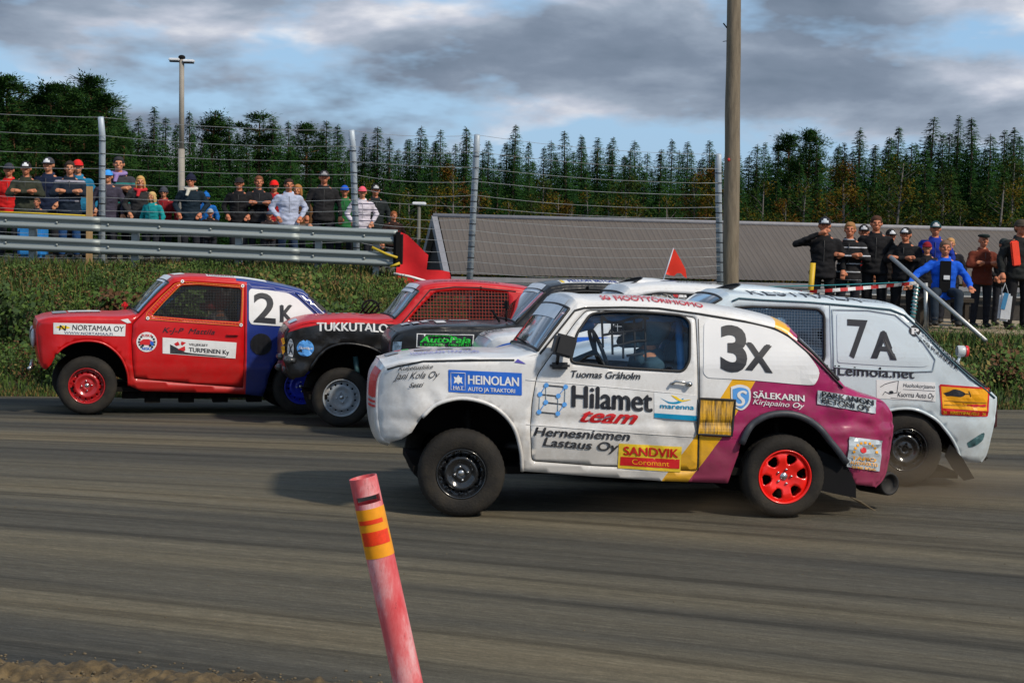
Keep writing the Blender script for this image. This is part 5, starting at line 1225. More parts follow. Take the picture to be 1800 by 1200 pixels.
c2.cage(M_bluecage,(c2.un(258,556)[0],c2.un(258,556)[1]-.02),(c2.un(330,502)[0],c2.un(330,502)[1]-.02),c2.un(340,503)[1]-.02,c2.un(340,561)[1],c2.un(424,540)[0])
c2.seat(c2.un(385,600)[0],0.46,-.33,M_black); c2.steerw(c2.un(300,560)[0],c2.un(300,558)[1],-.33)
mu,mz=c2.un(207,548); q=c2.toppt(c2.un(236,557)[0],'hood',.6,.03); mb=MB(); mb.box(q+Vector((0,0,.035)),(0.07,0.12,0.07),bev=.02); mb.tube([q-Vector((0,0,.03)),q+Vector((0,0,.02))],0.012,6); mb.obj('wing_mirror',[M_carred],c2.root)
mb=MB(); q0=c2.toppt(c2.un(241,555)[0],'screen',-.1,0.02); q1=c2.toppt(c2.un(250,546)[0],'screen',0.35,0.025); mb.tube([q0,q1],0.008,5); mb.obj('wiper',[M_black],c2.root)
mb=MB(); 
for i in range(12): 
    u=c2.un(230+i*20,690)[0]; mb.box((u,-.5,0.2+0.02*math.sin(i*2.1)),(0.16,0.12,0.07+0.03*(i%3)))
mb.obj('underbody_guard',[M_under],c2.root)

# ---------------------------------------------------------------- red and black saloon
A4f=[(700,690),(694,655),(680,630),(658,614),(635,607),(612,604),(593,606),(574,614),(559,628),(546,648)]
A4r=[(1085,700),(1080,660),(1060,632),(1030,618),(1000,622),(975,645),(968,690)]
spec=dict(
 edge=[('front',0.04,0.05,[(520,664),(508,655),(503,632),(502,605),(504,588),(510,579)]),
       ('hood',0.055,0.05,[(510,579),(532,571),(560,567),(612,564),(660,566),(692,565)]),
       ('screen',0.05,0.06,[(692,565),(710,547),(728,525),(746,506)]),
       ('roof',0.06,0.07,[(746,506),(770,502),(810,501),(850,503),(890,507),(930,513),(960,522)]),
       ('rear',0.05,0.04,[(960,522),(990,545),(1018,565)]),
       ('deck',0.03,0.03,[(1018,565),(1060,570),(1100,577)]),
       ('tail',0.03,0.03,[(1100,577),(1106,630),(1098,685)])],
 low=[(1090,698)]+sm(A4r)+[(960,706),(840,704),(720,700)]+sm(A4f)+[(534,662)],
 sill=(840,704), cowl=(692,565), arches=[sm(A4f),sm(A4r)], door=None,
 window=roundpoly([(718,563),(740,538),(764,514),(800,510),(850,510),(895,514),(896,540),(894,570),(800,567)],5,3),
 mats=[M_carred,M_carblk],cols=[([(480,590),(505,584),(532,576),(560,571),(612,568),(700,570),(705,640),(705,720),(480,720)],1)],topsplit=[],tagmat={'front':1},
 zb=1.0,k=0.25,nose=(0.35,0.14),tail=(0.4,0.12),glassr=(1,2),rglass=(2,2),hooddent=0.012,
 dents=[(-.35,.7,.3,.35,.035,8),(0.35,.85,.35,.2,.025,7),(.9,.8,.4,.2,.02,6)])
c4=Car('race_car','battered black fronted race saloon with red roof and bonnet behind the leading car',(600,753,16.8),None,R(11),0.67,spec)
c4.build()
u,Z=c4.un(600,699)
c4.wheel(u,Z,Z,Z*0.62,'steel',M_rimgrey,-1,0.18,R(-6),0.03,.2); c4.wheel(u,Z,Z,Z*.62,'steel',M_rimgrey,1,0.18,R(-6),0.03)
u=c4.un(1027,700)[0]; c4.wheel(u,Z,Z,Z*0.62,'steel',M_rimgrey,-1,0.18,0,0.03,.2); c4.wheel(u,Z,Z,Z*.62,'steel',M_rimgrey,1,0.18,0,0.03)
M_redmesh=mat('mesh_red_brown',(0.28,0.03,0.02),0.7); c4.netting(spec['window'],0.034,0.034,0.0036,M_redmesh,0.0); c4.netting([(790,515),(890,517),(890,568),(790,566)],0.085,0.085,0.008,M_net,0.08)
c4.pane(spec['window'],MATS['dark_net_veil'],0.012,name='window_mesh')
c4.line('door_frame_gap',[(705,570),(730,541),(757,509),(800,504),(840,505),(908,512)],0.007,M_seal,0.002)
c4.text('TUKKUTALO',(557,582),(683,585),15,M_sw,0.035,curve=1.5)
c4.circle('sticker',537,612,15,14.5,M_lblue,0.006); c4.text('Flowtape',(525,613),(550,614),5,M_sw,0.02,0.3,lift=.009)
c4.circle('headlight',511,613,5.5,18,mat('taped_headlight',(0.50,0.52,0.55),0.4),0.012); c4.text('X',(507,622),(515,622),18,M_ink,0.02,lift=.015)
c4.decal('indicator_lamp',[(494,594),(499,592),(501,602),(497,606)],M_sor,0.02); c4.decal('indicator_lamp',[(494,608),(500,607),(501,617),(497,622)],M_sor,0.02)
c4.toptext('www.makuninmaukas.fi','roof',c4.un(765,502)[0],c4.un(880,506)[0],-.86,-.74,mat('ink_brown',(0.10,0.02,0.015),0.5),0.01)
c4.toppatch('sun_strip','screen',c4.un(733,519)[0],c4.un(745,507)[0],-.82,.82,M_vinyl,.006); c4.toppatch('bonnet_sticker','hood',c4.un(515,576)[0],c4.un(528,572)[0],-.75,-.3,mat('sticker_icy',(0.35,0.55,0.70),0.3),.004,.012)
for i in range(6): c4.toppatch('bonnet_sticker','hood',c4.un(570+i*14,566)[0],c4.un(578+i*14,566)[0],-.3,-.05,MATS['sticker_grey'],.004,.012)
c4.lip(A4f,0.014,M_carblk,0.006)
q=c4.toppt(c4.un(672,566)[0],'hood',.7,.02); mb=MB(); mb.tube([q+Vector((0.09*math.cos(a),0,0.07+0.075*math.sin(a))) for a in [i*.42 for i in range(16)]],0.012,6,closed=False)
for k2 in range(3): mb.tube([q+Vector((-.12+.05*k2,0,-.01)),q+Vector((-.02+.06*k2,-.1,.13))],0.01,5)
mb.obj('wiper_linkage',[M_black],c4.root)
mb=MB(); u,z=c4.un(500,645); 
for i in range(26): mb.ball((u+random.uniform(-.03,.08),random.uniform(-.62,.5),z+random.uniform(-.03,.13)),(random.uniform(.03,.06),random.uniform(.05,.1),random.uniform(.02,.05)),0,7,5)
mb.obj('crumpled_bumper',[mat('crumpled_plastic',(0.05,0.055,0.06),0.3,coat=.4,var=.9,vscale=30,bump=1,bscale=30)],c4.root)
u,z=c4.un(628,645); mb=MB(); mb.tube([(u,-c4.Wh+.2,z+.1),(u+.03,-c4.Wh+.18,z-.15)],0.028,8); mb.obj('shock_absorber',[mat('damper_teal',(0.05,0.12,0.13),0.4)],c4.root)
c4.cage(M_under,(c4.un(712,560)[0],c4.un(712,560)[1]-.02),(c4.un(775,512)[0],c4.un(775,512)[1]-.02),c4.un(775,512)[1]-.02,c4.un(800,565)[1],c4.un(890,540)[0])
c4.seat(c4.un(870,600)[0],0.46,-.33,mat('seat_dark_red',(0.10,0.015,0.015),0.7))

# ---------------------------------------------------------------- black saloon (mostly hidden)
A5f=[(890,715),(886,680),(868,650),(842,636),(812,634),(785,643),(764,662),(754,690)]
A5r=[(1290,720),(1285,680),(1265,650),(1235,638),(1205,642),(1182,665),(1174,705)]
spec=dict(
 edge=[('front',0.04,0.05,[(712,690),(700,680),(692,650),(690,615),(692,598),(700,588)]),
       ('hood',0.045,0.045,[(700,588),(722,582),(760,578),(830,577),(880,578),(905,574)]),
       ('screen',0.05,0.06,[(905,574),(925,553),(948,529),(970,507)]),
       ('roof',0.06,0.07,[(970,507),(1000,503),(1050,503),(1100,506),(1150,512),(1180,520)]),
       ('rear',0.05,0.04,[(1180,520),(1210,545),(1238,568)]),
       ('deck',0.03,0.03,[(1238,568),(1280,574),(1315,582)]),
       ('tail',0.03,0.03,[(1315,582),(1320,640),(1310,700)])],
 low=[(1300,712)]+sm(A5r)+[(1160,722),(1030,722),(910,720)]+sm(A5f)+[(735,690)],
 sill=(1030,722), cowl=(905,574), arches=[sm(A5f),sm(A5r)], door=None,
 window=roundpoly([(936,572),(960,545),(990,514),(1030,511),(1110,515),(1112,545),(1110,580),(1020,577)],5,3),
 mats=[M_carblk],cols=[],zb=1.0,k=0.25,nose=(0.35,0.14),tail=(0.4,0.12),glassr=(1,2),rglass=(2,2),hooddent=0.015,dents=[(-.3,.8,.3,.35,.02,7)])
c5=Car('race_car','matt black race saloon with green lettered sticker, third car back in the pack',(822,777,15.5),None,R(9),0.66,spec)
c5.build()
u,Z=c5.un(822,720); c5.wheel(u,Z,Z,Z*0.6,'steel',M_rimgrey,-1,0.18,R(-6),0.03,.2); c5.wheel(u,Z,Z,Z*.6,'steel',M_rimgrey,1,0.18,R(-6),0.03)
u=c5.un(1232,715)[0]; c5.wheel(u,Z,Z,Z*0.6,'steel',M_rimgrey,-1,0.18,0,0.03,.2); c5.wheel(u,Z,Z,Z*.6,'steel',M_rimgrey,1,0.18,0,0.03)
c5.pane(spec['window'],MATS['dark_net_veil'],0.012); c5.seal(spec['window'],0.01)
c5.decal('sticker',[(733,586),(834,588),(832,612),(732,610)],M_sw,0.004); c5.decal('sticker_face',[(735,587.5),(832,589.5),(830,610.5),(734,608.5)],M_ink,0.006)
c5.text('AutoPaja',(738,602),(828,603),11,M_green,0.035,0.2,lift=.009); c5.text('E. KOSKINEN   0400-345 621',(739,608),(828,609),4.5,M_green,0.012,lift=.009); c5.text('KUNNOSTUS',(752,591.5),(795,592),2.6,M_green,0.02,lift=.009)
c5.toppatch('roof_sticker','roof',c5.un(990,503)[0],c5.un(1095,506)[0],-.93,-.55,M_sw); c5.toptext('PELLON BETONI','roof',c5.un(1005,503)[0],c5.un(1090,506)[0],-.88,-.62,mat('ink_blue',(0.01,0.03,0.25),0.5),0.02,lift=.009)
c5.toppatch('roof_sticker','roof',c5.un(992,503)[0],c5.un(997,503)[0],-.9,-.6,M_syel,.009)
c5.toppatch('sun_strip','screen',c5.un(956,520)[0],c5.un(969,508)[0],-.82,.82,M_vinyl,.006)
for i,(a,b,t0,t1,M) in enumerate(((715,728,-.5,-.1,M_sg),(733,745,-.6,-.2,M_sg),(750,762,-.5,0,M_sg),(772,790,-.7,-.3,M_sw),(760,800,.0,.3,M_sg),(805,840,-.1,.2,M_sg))): c5.toppatch('bonnet_tape','hood',c5.un(a,580)[0],c5.un(b,580)[0],t0,t1,M,.004,.012)
c5.decal('front_tape',[(691,600),(707,600),(705,617),(690,617)],mat('sticker_blue_grey',(0.25,0.35,0.45),0.4,var=.7,vscale=30),0.006)
q=c5.toppt(c5.un(897,577)[0],'hood',-.75,.02); mb=MB(); mb.tube([q,q+Vector((0,0,.12))],0.01,6); mb.box(q+Vector((0,0,.16)),(0.03,0.10,0.09),bev=.01); mb.tube([q+Vector((-.05,.1,0)),q+Vector((-.1,.25,.1))],0.012,6); mb.obj('wing_mirror',[M_black],c5.root)
c5.cage(M_under,(c5.un(930,570)[0],c5.un(930,570)[1]-.02),(c5.un(1000,515)[0],c5.un(1000,515)[1]-.02),c5.un(1000,515)[1]-.02,c5.un(1020,577)[1],c5.un(1110,545)[0])

# ---------------------------------------------------------------- white and blue saloon (mostly hidden)
A6f=[(1025,730),(1020,695),(1000,665),(972,652),(945,652),(918,664),(900,690),(893,722)]
A6r=[(1432,742),(1426,705),(1405,672),(1375,660),(1345,664),(1320,690),(1312,725)]
spec=dict(
 edge=[('front',0.035,0.035,[(868,720),(858,700),(853,665),(853,630),(857,611),(866,600)]),
       ('hood',0.030,0.035,[(866,600),(880,595),(930,590),(990,588),(1040,584)]),
       ('screen',0.05,0.06,[(1040,584),(1060,562),(1085,535),(1110,510)]),
       ('roof',0.06,0.08,[(1110,510),(1150,506),(1210,507),(1260,511),(1310,520),(1340,528)]),
       ('rear',0.05,0.04,[(1340,528),(1370,552),(1400,578)]),
       ('deck',0.03,0.03,[(1400,578),(1440,586),(1475,594)]),
       ('tail',0.03,0.03,[(1475,594),(1480,655),(1468,720)])],
 low=[(1450,735)]+sm(A6r)+[(1290,745),(1160,744),(1045,740)]+sm(A6f)+[(865,722)],
 sill=(1160,744), cowl=(1040,584), arches=[sm(A6f),sm(A6r)], door=None,
 window=roundpoly([(1070,586),(1095,555),(1122,520),(1160,514),(1260,519),(1262,550),(1258,592),(1160,589)],5,3),
 mats=[M_white,M_sblue],cols=[([(862,613),(884,605),(910,599),(960,595),(1040,592),(1200,597),(1200,618),(1080,612),(960,616),(900,626),(880,632)],1)],
 zb=1.0,k=0.25,nose=(0.35,0.14),tail=(0.4,0.12),glassr=(1,2),rglass=(2,2),dents=[])
c6=Car('race_car','white race saloon with blue flank stripe, seen beyond the windscreen of number 3 X',(960,807,14.25),None,R(7),0.66,spec)
c6.build()
u,Z=c6.un(960,744); c6.wheel(u,Z,Z,Z*0.6,'steel',M_rimgrey,-1,0.18,R(-6),0.03,.2); c6.wheel(u,Z,Z,Z*.6,'steel',M_rimgrey,1,0.18,R(-6),0.03)
u=c6.un(1372,745)[0]; c6.wheel(u,Z,Z,Z*0.6,'steel',M_rimgrey,-1,0.18,0,0.03,.2); c6.wheel(u,Z,Z,Z*.6,'steel',M_rimgrey,1,0.18,0,0.03)
c6.netting(spec['window'],0.05,0.05,0.003,mat('net_pale',(0.5,0.52,0.55),0.7),0.01); c6.seal(spec['window'],0.008)
c6.text('CASTROL',(926,612),(985,609),11,M_ink,0.02); c6.decal('sticker_band',[(933,613),(960,612),(955,620),(938,620)],M_sred,0.004)
c6.toppatch('roof_sticker','roof',c6.un(1175,506)[0],c6.un(1205,507)[0],-.45,0.2,mat('ink_blue2',(0.02,0.03,0.25),0.5)); c6.toptext('AUTOMATION','roof',c6.un(1200,507)[0],c6.un(1275,513)[0],-.55,-.35,M_ink,0.01,0.2); c6.toptext('www.jk-automation.fi','roof',c6.un(1198,507)[0],c6.un(1260,512)[0],-.75,-.60,M_ink,0.02,0.2)
c6.toptext('AUTOKILTA','hood',c6.un(862,598)[0],c6.un(900,592)[0],-.3,.2,M_ink,0.01,c_extra=.012)
# dark roof vent at the front edge of the roof
c6.scoop(c6.un(1113,509)[0]+0.02,c6.un(1150,507)[1]+0.035,0.32,0.065,0.7,M_white)

for c_,dg_ in ((c3,2.4),(c7,1.2),(c2,1.5),(c4,2.0),(c5,2.0),(c6,2.0)): c_.lean(dg_)
# ---------------------------------------------------------------- flags
t=thing('marshal_flag','large red marshal flag hanging behind the end of the guardrail','flag',(0,0,0))
cloth('flag_cloth',[(700,406),(716,413),(732,428),(748,444),(753,448),(752,458),(750,474),(776,475),(790,478),(796,498),(740,499),(694,497),(697,470),(706,440),(699,420)],24.9,M_red,t,0.05)
mb=MB(); mb.tube([at(692,481,24.8),at(720,486,24.78),at(752,495,24.76)],[0.022,0.02,0.018],8); mb.obj('flag_stick',[M_sw],t)
t=thing('pennant','small orange red pennant on a thin stick beyond the car roofs','flag',(0,0,0))
cloth('flag_cloth',[(1183,436),(1187,440),(1197,458),(1205,474),(1207,489),(1202,486),(1197,480),(1190,480),(1185,485),(1178,484),(1168,481),(1172,468)],21.0,M_oran,t,0.03)
mb=MB(); p0=at(1184,436,21.0); p1=at(1166,492,21.0); mb.tube([p0,p1,p1+(p1-p0)*2.6],0.009,6); mb.obj('flag_stick',[M_galv],t)
# ---------------------------------------------------------------- foreground marker tube
Y=5.55; top=at(638,838,Y); bot=at(724,1230,Y)
ax=(top-bot).normalized(); 
# long enough to reach the ground
g=bot+ax*(-(bot.z)/ax.z); Lh=(top-g).length; rad=0.0475
t=thing('marker_tube','faded pink plastic marker tube with orange reflective bands leaning in the foreground','marker post',g)
rotm=ax.to_track_quat('Z','Y').to_matrix()
M_pink=bpy.data.materials.new('faded_pink_plastic'); M_pink.use_nodes=True; tt=M_pink.node_tree; bb=tt.nodes['Principled BSDF']; gg=N(tt,'ShaderNodeTexCoord'); mm=N(tt,'ShaderNodeMapping'); mm.inputs['Scale'].default_value=(1,1,0.35); tt.links.new(gg.outputs['Object'],mm.inputs[0])
nn=N(tt,'ShaderNodeTexNoise',Scale=9.0,Detail=7.0,Roughness=0.7); tt.links.new(mm.outputs[0],nn.inputs['Vector']); rr_=ramp(tt,[(0.34,(0.62,0.045,0.055)),(0.50,(0.70,0.14,0.15)),(0.60,(0.74,0.32,0.33)),(0.72,(0.78,0.55,0.55))]); tt.links.new(nn.outputs['Fac'],rr_.inputs[0])
n3=N(tt,'ShaderNodeTexNoise',Scale=60.0,Detail=5.0,Roughness=0.8); tt.links.new(mm.outputs[0],n3.inputs['Vector']); r3=ramp(tt,[(0.30,0.35),(0.40,1.0)]); tt.links.new(n3.outputs['Fac'],r3.inputs[0]); m3=N(tt,'ShaderNodeMixRGB',blend_type='MULTIPLY',Fac=0.7); tt.links.new(rr_.outputs[0],m3.inputs['Color1']); tt.links.new(r3.outputs[0],m3.inputs['Color2']); tt.links.new(m3.outputs[0],bb.inputs['Base Color']); bb.inputs['Roughness'].default_value=0.55
# slot: leave out faces
nA=48; zs=[0]+[Lh*0.1*i for i in range(1,8)]
s1=Lh-0.062; s0=Lh-0.088
zs+= [Lh-0.25,Lh-0.2,Lh-0.15,Lh-0.10,s0,s1,Lh-0.04,Lh-0.02,Lh]
zs=sorted(set(zs)); V=[];Fc=[]
def rof(z): return rad*(1+0.10*(1-min(1,(z/Lh)))*0.9)
for th_ in (0,0.004):
    for z in zs:
        for k2 in range(nA):
            a=2*math.pi*k2/nA; r=rof(z)-th_; V.append(rotm@Vector((r*math.cos(a),r*math.sin(a),z)))
m2=len(zs)
cdir=(CP-top); cl=rotm.transposed()@cdir; ca=math.atan2(cl.y,cl.x)
def inslot(i,k2):
    if not(abs(zs[i]-s0)<1e-6): return False
    a=2*math.pi*(k2+.5)/nA-ca-0.06; a=(a+math.pi)%(2*math.pi)-math.pi; return abs(a)<0.98 or abs(abs(a)-math.pi)<0.9
for s_ in range(2):
    for i in range(m2-1):
        for k2 in range(nA):
            if inslot(i,k2): continue
            q=(k2+1)%nA; f=(s_*m2*nA+i*nA+k2,s_*m2*nA+i*nA+q,s_*m2*nA+(i+1)*nA+q,s_*m2*nA+(i+1)*nA+k2); Fc.append(f if s_==0 else f[::-1])
for k2 in range(nA): q=(k2+1)%nA; Fc.append(((m2-1)*nA+k2,(m2-1)*nA+q,m2*nA+(m2-1)*nA+q,m2*nA+(m2-1)*nA+k2))
obj('tube',mesh('tube',V,Fc,[M_pink],smooth=False),t)
def band(z0,z1,M,dr,name,a0=None,a1=None):
    V=[];Fc=[];n=nA
    A=[(ca+(a0 if a0 is not None else -math.pi)+((a1-a0) if a0 is not None else 2*math.pi)*k2/n) for k2 in range(n+1)]
    for z in (z0,z1):
        for a in A: V.append(rotm@Vector(((rof(z)+dr)*math.cos(a),(rof(z)+dr)*math.sin(a),z)))
    for k2 in range(n): Fc.append((k2,k2+1,n+1+k2+1,n+1+k2))
    return obj(name,mesh(name,V,Fc,[M],smooth=True),t)
M_bo=mat('reflective_orange',(0.85,0.33,0.01),0.35,var=0.10,vscale=20,dirt=.15,dirtcol=(0.3,0.1,0.02),dscale=30); M_br=mat('reflective_red',(0.80,0.05,0.01),0.3,var=0.12,vscale=90)
zt=Lh-0.105; band(zt-0.170,zt,M_bo,0.0012,'reflective_band'); band(zt-0.125,zt-0.078,M_br,0.0024,'reflective_patch',-1.1,1.05); band(zt-0.052,zt-0.037,M_br,0.0024,'reflective_patch',-1.1,0.75)

# ---------------------------------------------------------------- dust behind the wheels
def dust(name,c,d,dens,label):
    mb=MB(); mb.ball((0,0,0),(1,1,1),0,24,14); M=bpy.data.materials.new('dust_air'); M.use_nodes=True; t=M.node_tree; t.nodes.clear(); l=t.links.new
    o=N(t,'ShaderNodeOutputMaterial'); v=N(t,'ShaderNodeVolumePrincipled'); v.inputs['Color'].default_value=(0.72,0.55,0.36,1); v.inputs['Anisotropy'].default_value=0.2
    tc=N(t,'ShaderNodeTexCoord'); n=N(t,'ShaderNodeTexNoise',Scale=1.6,Detail=3.0); l(tc.outputs['Object'],n.inputs['Vector']); ln_=N(t,'ShaderNodeVectorMath',operation='LENGTH'); l(tc.outputs['Object'],ln_.inputs[0])
    fo=N(t,'ShaderNodeMapRange'); fo.inputs['From Min'].default_value=0.15; fo.inputs['From Max'].default_value=1.0; fo.inputs['To Min'].default_value=dens; fo.inputs['To Max'].default_value=0.0; l(ln_.outputs['Value'],fo.inputs['Value'])
    r=ramp(t,[(0.35,0.1),(0.65,1.0)]); l(n.outputs['Fac'],r.inputs[0]); mu=N(t,'ShaderNodeMath',operation='MULTIPLY'); l(r.outputs[0],mu.inputs[0]); l(fo.outputs[0],mu.inputs[1]); l(mu.outputs[0],v.inputs['Density']); l(v.outputs[0],o.inputs['Volume'])
    ob=stuff(mb.obj(name,[M],loc=c)); ob.scale=d; ob['label']=label
p=gpt(1640,885); dust('dust_cloud',(p.x,p.y+.3,0.10),(1.25,0.7,0.30),1.1,'low brown dust drifting behind the rear wheels at the right')
p=gpt(1250,905); dust('dust_cloud',(p.x,p.y+.1,0.06),(1.3,0.5,0.16),0.8,'thin brown dust under the magenta tailed car')
# ================================================================ PEOPLE
def remesh(mb,name,voxel,sm_=2):
    me=mb.me(name,[]); o=bpy.data.objects.new('tmp',me); COL.objects.link(o)
    md=o.modifiers.new('r','REMESH'); md.mode='VOXEL'; md.voxel_size=voxel; md.use_smooth_shade=True
    ms=o.modifiers.new('s','SMOOTH'); ms.iterations=sm_; ms.factor=0.5
    bpy.context.view_layer.update(); dg=bpy.context.evaluated_depsgraph_get()
    r=bpy.data.meshes.new_from_object(o.evaluated_get(dg)); bpy.data.objects.remove(o); bpy.data.meshes.remove(me); r.name=name; r.materials.clear(); return r
def limb(mb,P,rs,n=12):
    mb.tube(P,rs,n,sm=True)
    for p,r in zip(P,rs): mb.ball(p,r*0.99,0,n,8)
def torso(mb,secs,n=18):
    V=[];Fc=[]
    for (c,rx,ry) in secs:
        for k2 in range(n):
            a=2*math.pi*k2/n; V.append(Vector(c)+Vector((rx*math.cos(a)*(1 if abs(math.cos(a))<.8 else 1),ry*math.sin(a),0)))
    for i in range(len(secs)-1):
        for k2 in range(n): q=(k2+1)%n; Fc.append((i*n+k2,i*n+q,(i+1)*n+q,(i+1)*n+k2))
    Fc.append(tuple(reversed(range(n)))); Fc.append(tuple((len(secs)-1)*n+k2 for k2 in range(n)))
    mb.add(V,Fc,0,True)
def hand(mb,w,d,side,curl=0.5):
    """palm and five fingers from wrist w along direction d"""
    d=Vector(d).normalized(); up=Vector((0,-1,0)) if abs(d.y)<.8 else Vector((0,0,1)); s=d.cross(up).normalized()*side; pn=s.cross(d).normalized()*side
    c=Vector(w)+d*0.05
    mb.tube([Vector(w),c,c+d*.045],[0.030,0.040,0.036],10)
    for i,(L_,off) in enumerate(((0.070,-.028),(0.080,-.010),(0.075,.010),(0.058,.027))):
        b=c+d*.04+s*off; m1=b+d*L_*.5-pn*L_*.18*curl; e=m1+d*L_*.35-pn*L_*.45*curl; mb.tube([b-d*.02,m1,e],[0.0105,0.0098,0.0085],6)
    b=c-d*.02-s*.03; mb.tube([b,b-s*.03+d*.03-pn*.01,b-s*.028+d*.065-pn*.02],[0.013,0.012,0.0095],6)
def head_parts(mb,h,yaw=0.0):
    """h: centre of the head; face towards -Y"""
    h=Vector(h); mb.ball(h+Vector((0,.008,.02)),(0.077,0.097,0.098),0,18,14); mb.ball(h+Vector((0,-.022,-.052)),(0.058,0.066,0.062),0,14,10)
    mb.ball(h+Vector((0,-.066,-.092)),(0.026,0.022,0.020),0,10,8)
    mb.tube([h+Vector((0,-.088,.028)),h+Vector((0,-.106,-.012)),h+Vector((0,-.098,-.026))],[0.010,0.016,0.014],8)
    for s in(-1,1):
        mb.ball(h+Vector((s*.079,.012,-.006)),(0.012,0.022,0.032),0,8,6); mb.ball(h+Vector((s*.030,-.076,.034)),(0.024,.016,.009),0,8,6); mb.ball(h+Vector((s*.040,-.066,-.020)),(0.022,.022,.020),0,8,6)
    mb.ball(h+Vector((0,-.088,-.058)),(0.026,.014,.007),0,8,6); mb.ball(h+Vector((0,-.085,-.072)),(0.022,.014,.008),0,8,6)
POSES={
 'stand':dict(),
 'pockets':dict(el=(0.30,0.05,1.16),wr=(0.20,-0.11,0.98)),
 'folded':dict(el=(0.27,-0.08,1.16),wr=(-0.06,-0.22,1.21)),
 'rail':dict(el=(0.28,-0.12,1.17),wr=(0.16,-0.32,1.06),lean=0.06),
 'chin':dict(el=(0.38,-0.06,1.34),wr=(0.07,-0.165,1.50),el2=(0.28,0.04,1.15),wr2=(0.27,-0.06,0.94)),
 'wide':dict(el=(0.40,-0.10,1.20),wr=(0.52,-0.30,1.05),el2=(0.33,-0.05,1.15),wr2=(0.34,-0.30,1.03),sit=True),
 'drive':dict(el=(0.24,-0.10,1.10),wr=(0.16,-0.36,1.16),sit=True,helmet=True),
}
PM={}
def person_meshes(pose):
    if pose in PM: return PM[pose]
    p=POSES[pose]; H=1.63; sh=0.172; lean=p.get('lean',0.0); sit=p.get('sit',False)
    out={}
    el=Vector(p.get('el',(0.27,0.02,1.14))); wr=Vector(p.get('wr',(0.27,-0.06,0.90))); el2=Vector(p.get('el2',el)); wr2=Vector(p.get('wr2',wr))
    arms=[]
    for s,e,w in ((-1,el,wr),(1,el2,wr2)):
        arms.append((s,Vector((s*sh,0.01-lean,1.372)),Vector((s*e.x,e.y-lean,e.z)),Vector((s*w.x,w.y-lean,w.z))))
    legs=[]
    for s in(-1,1):
        if p.get('helmet'): legs.append((s,Vector((s*.095,0,.93)),Vector((s*.15,-.40,1.03)),Vector((s*.13,-.72,.82))))
        elif sit: legs.append((s,Vector((s*.095,0,.93)),Vector((s*.17,-.42,.93)),Vector((s*.16,-.50,.50))))
        else: legs.append((s,Vector((s*.095,0,.90)),Vector((s*.105,-.015,.49)),Vector((s*.115,.02,.075))))
    hc=(0,-.015-lean*1.5,H)
    body=MB(); torso(body,[((0,0,.84),.15,.10),((0,0,.95),.155,.105),((0,0,1.08),.13,.09),((0,-lean*.6,1.25),.16,.11),((0,-lean,1.38),.17,.10),((0,-lean,1.44),.12,.075),((0,-lean,1.48),.06,.06)])
    limb(body,[Vector((0,.01-lean,1.42)),Vector((0,-.005-lean*1.3,1.56))],[.055,.05])
    head_parts(body,hc)
    for s,a,b,c in arms: limb(body,[a,b],[.046,.036]); limb(body,[b,c],[.037,.024]); hand(body,c,(c-b),s)
    for s,a,b,c in legs:
        limb(body,[a,b],[.075,.052]); limb(body,[b,c],[.052,.034]); body.ball(c+Vector((0,-.06,-.035)),(.04,.11,.035))
    out['body']=remesh(body,'body',0.0105,1)
    jk=MB(); torso(jk,[((0,0,.80),.188,.140),((0,0,.90),.190,.142),((0,0,1.08),.165,.125),((0,-lean*.6,1.25),.19,.135),((0,-lean,1.34),.188,.125),((0,-lean,1.40),.158,.108),((0,-lean,1.445),.105,.09),((0,-lean,1.48),.075,.075)])
    for s,a,b,c in arms: limb(jk,[a,b],[.070,.056]); limb(jk,[b,b.lerp(c,.93)],[.056,.041])
    tm=bpy.data.textures.get('cl') 
    g=remesh(jk,'jacket',0.017,2)
    for v in g.vertices:
        q=v.co; d=0.015*noise.noise(Vector((q.x*8,q.y*8,q.z*14)))+0.009*noise.noise(Vector((q.x*20,q.y*20,q.z*26))); v.co=q+v.normal*d
    out['jacket']=g
    tr=MB()
    torso(tr,[((0,0,.80),.16,.11),((0,0,.90),.172,.122),((0,0,1.0),.16,.115)])
    for s,a,b,c in legs: limb(tr,[a,b],[.092,.070]); limb(tr,[b,c+Vector((0,0,.03))],[.070,.055])
    g=remesh(tr,'trousers',0.018,2)
    for v in g.vertices: q=v.co; v.co=q+v.normal*0.007*noise.noise(Vector((q.x*9,q.y*9,q.z*12)))
    out['trousers']=g
    for nm_,(s,a,b,c) in zip(('shoe_a','shoe_b'),legs):
        sh_=MB(); sh_.ball(c+Vector((0,-.065,-.035)),(.050,.135,.042),0,12,8); sh_.tube([c+Vector((0,.01,-.03)),c+Vector((0,0,.06))],[.052,.05],10)
        out[nm_]=sh_.me('shoe',[])
    h=Vector(hc)
    eb=MB()
    for s in(-1,1): eb.ball(h+Vector((s*.031,-.086,.018)),(.012,.008,.007),0,8,6)
    out['eyes']=eb.me('eyes',[])
    m3=MB(); m3.ball(h+Vector((0,-.095,-.064)),(.022,.006,.0035),0,8,6); out['mouth']=m3.me('mouth',[])
    # headgear: all share the head centre
    def shell(scale,zcut,back,extra=0.0,n=20,m2=10):
        V=[];Fc=[]
        for i in range(m2+1):
            th=(math.pi*0.5+extra)*i/m2
            for k2 in range(n):
                a=2*math.pi*k2/n; V.append(h+Vector((0,.010,.028))+Vector((.077*scale*math.sin(th)*math.cos(a),.097*scale*math.sin(th)*math.sin(a),.098*scale*math.cos(th))))
        for i in range(m2):
            for k2 in range(n): q=(k2+1)%n; Fc.append((i*n+k2,(i+1)*n+k2,(i+1)*n+q,i*n+q))
        return V,Fc
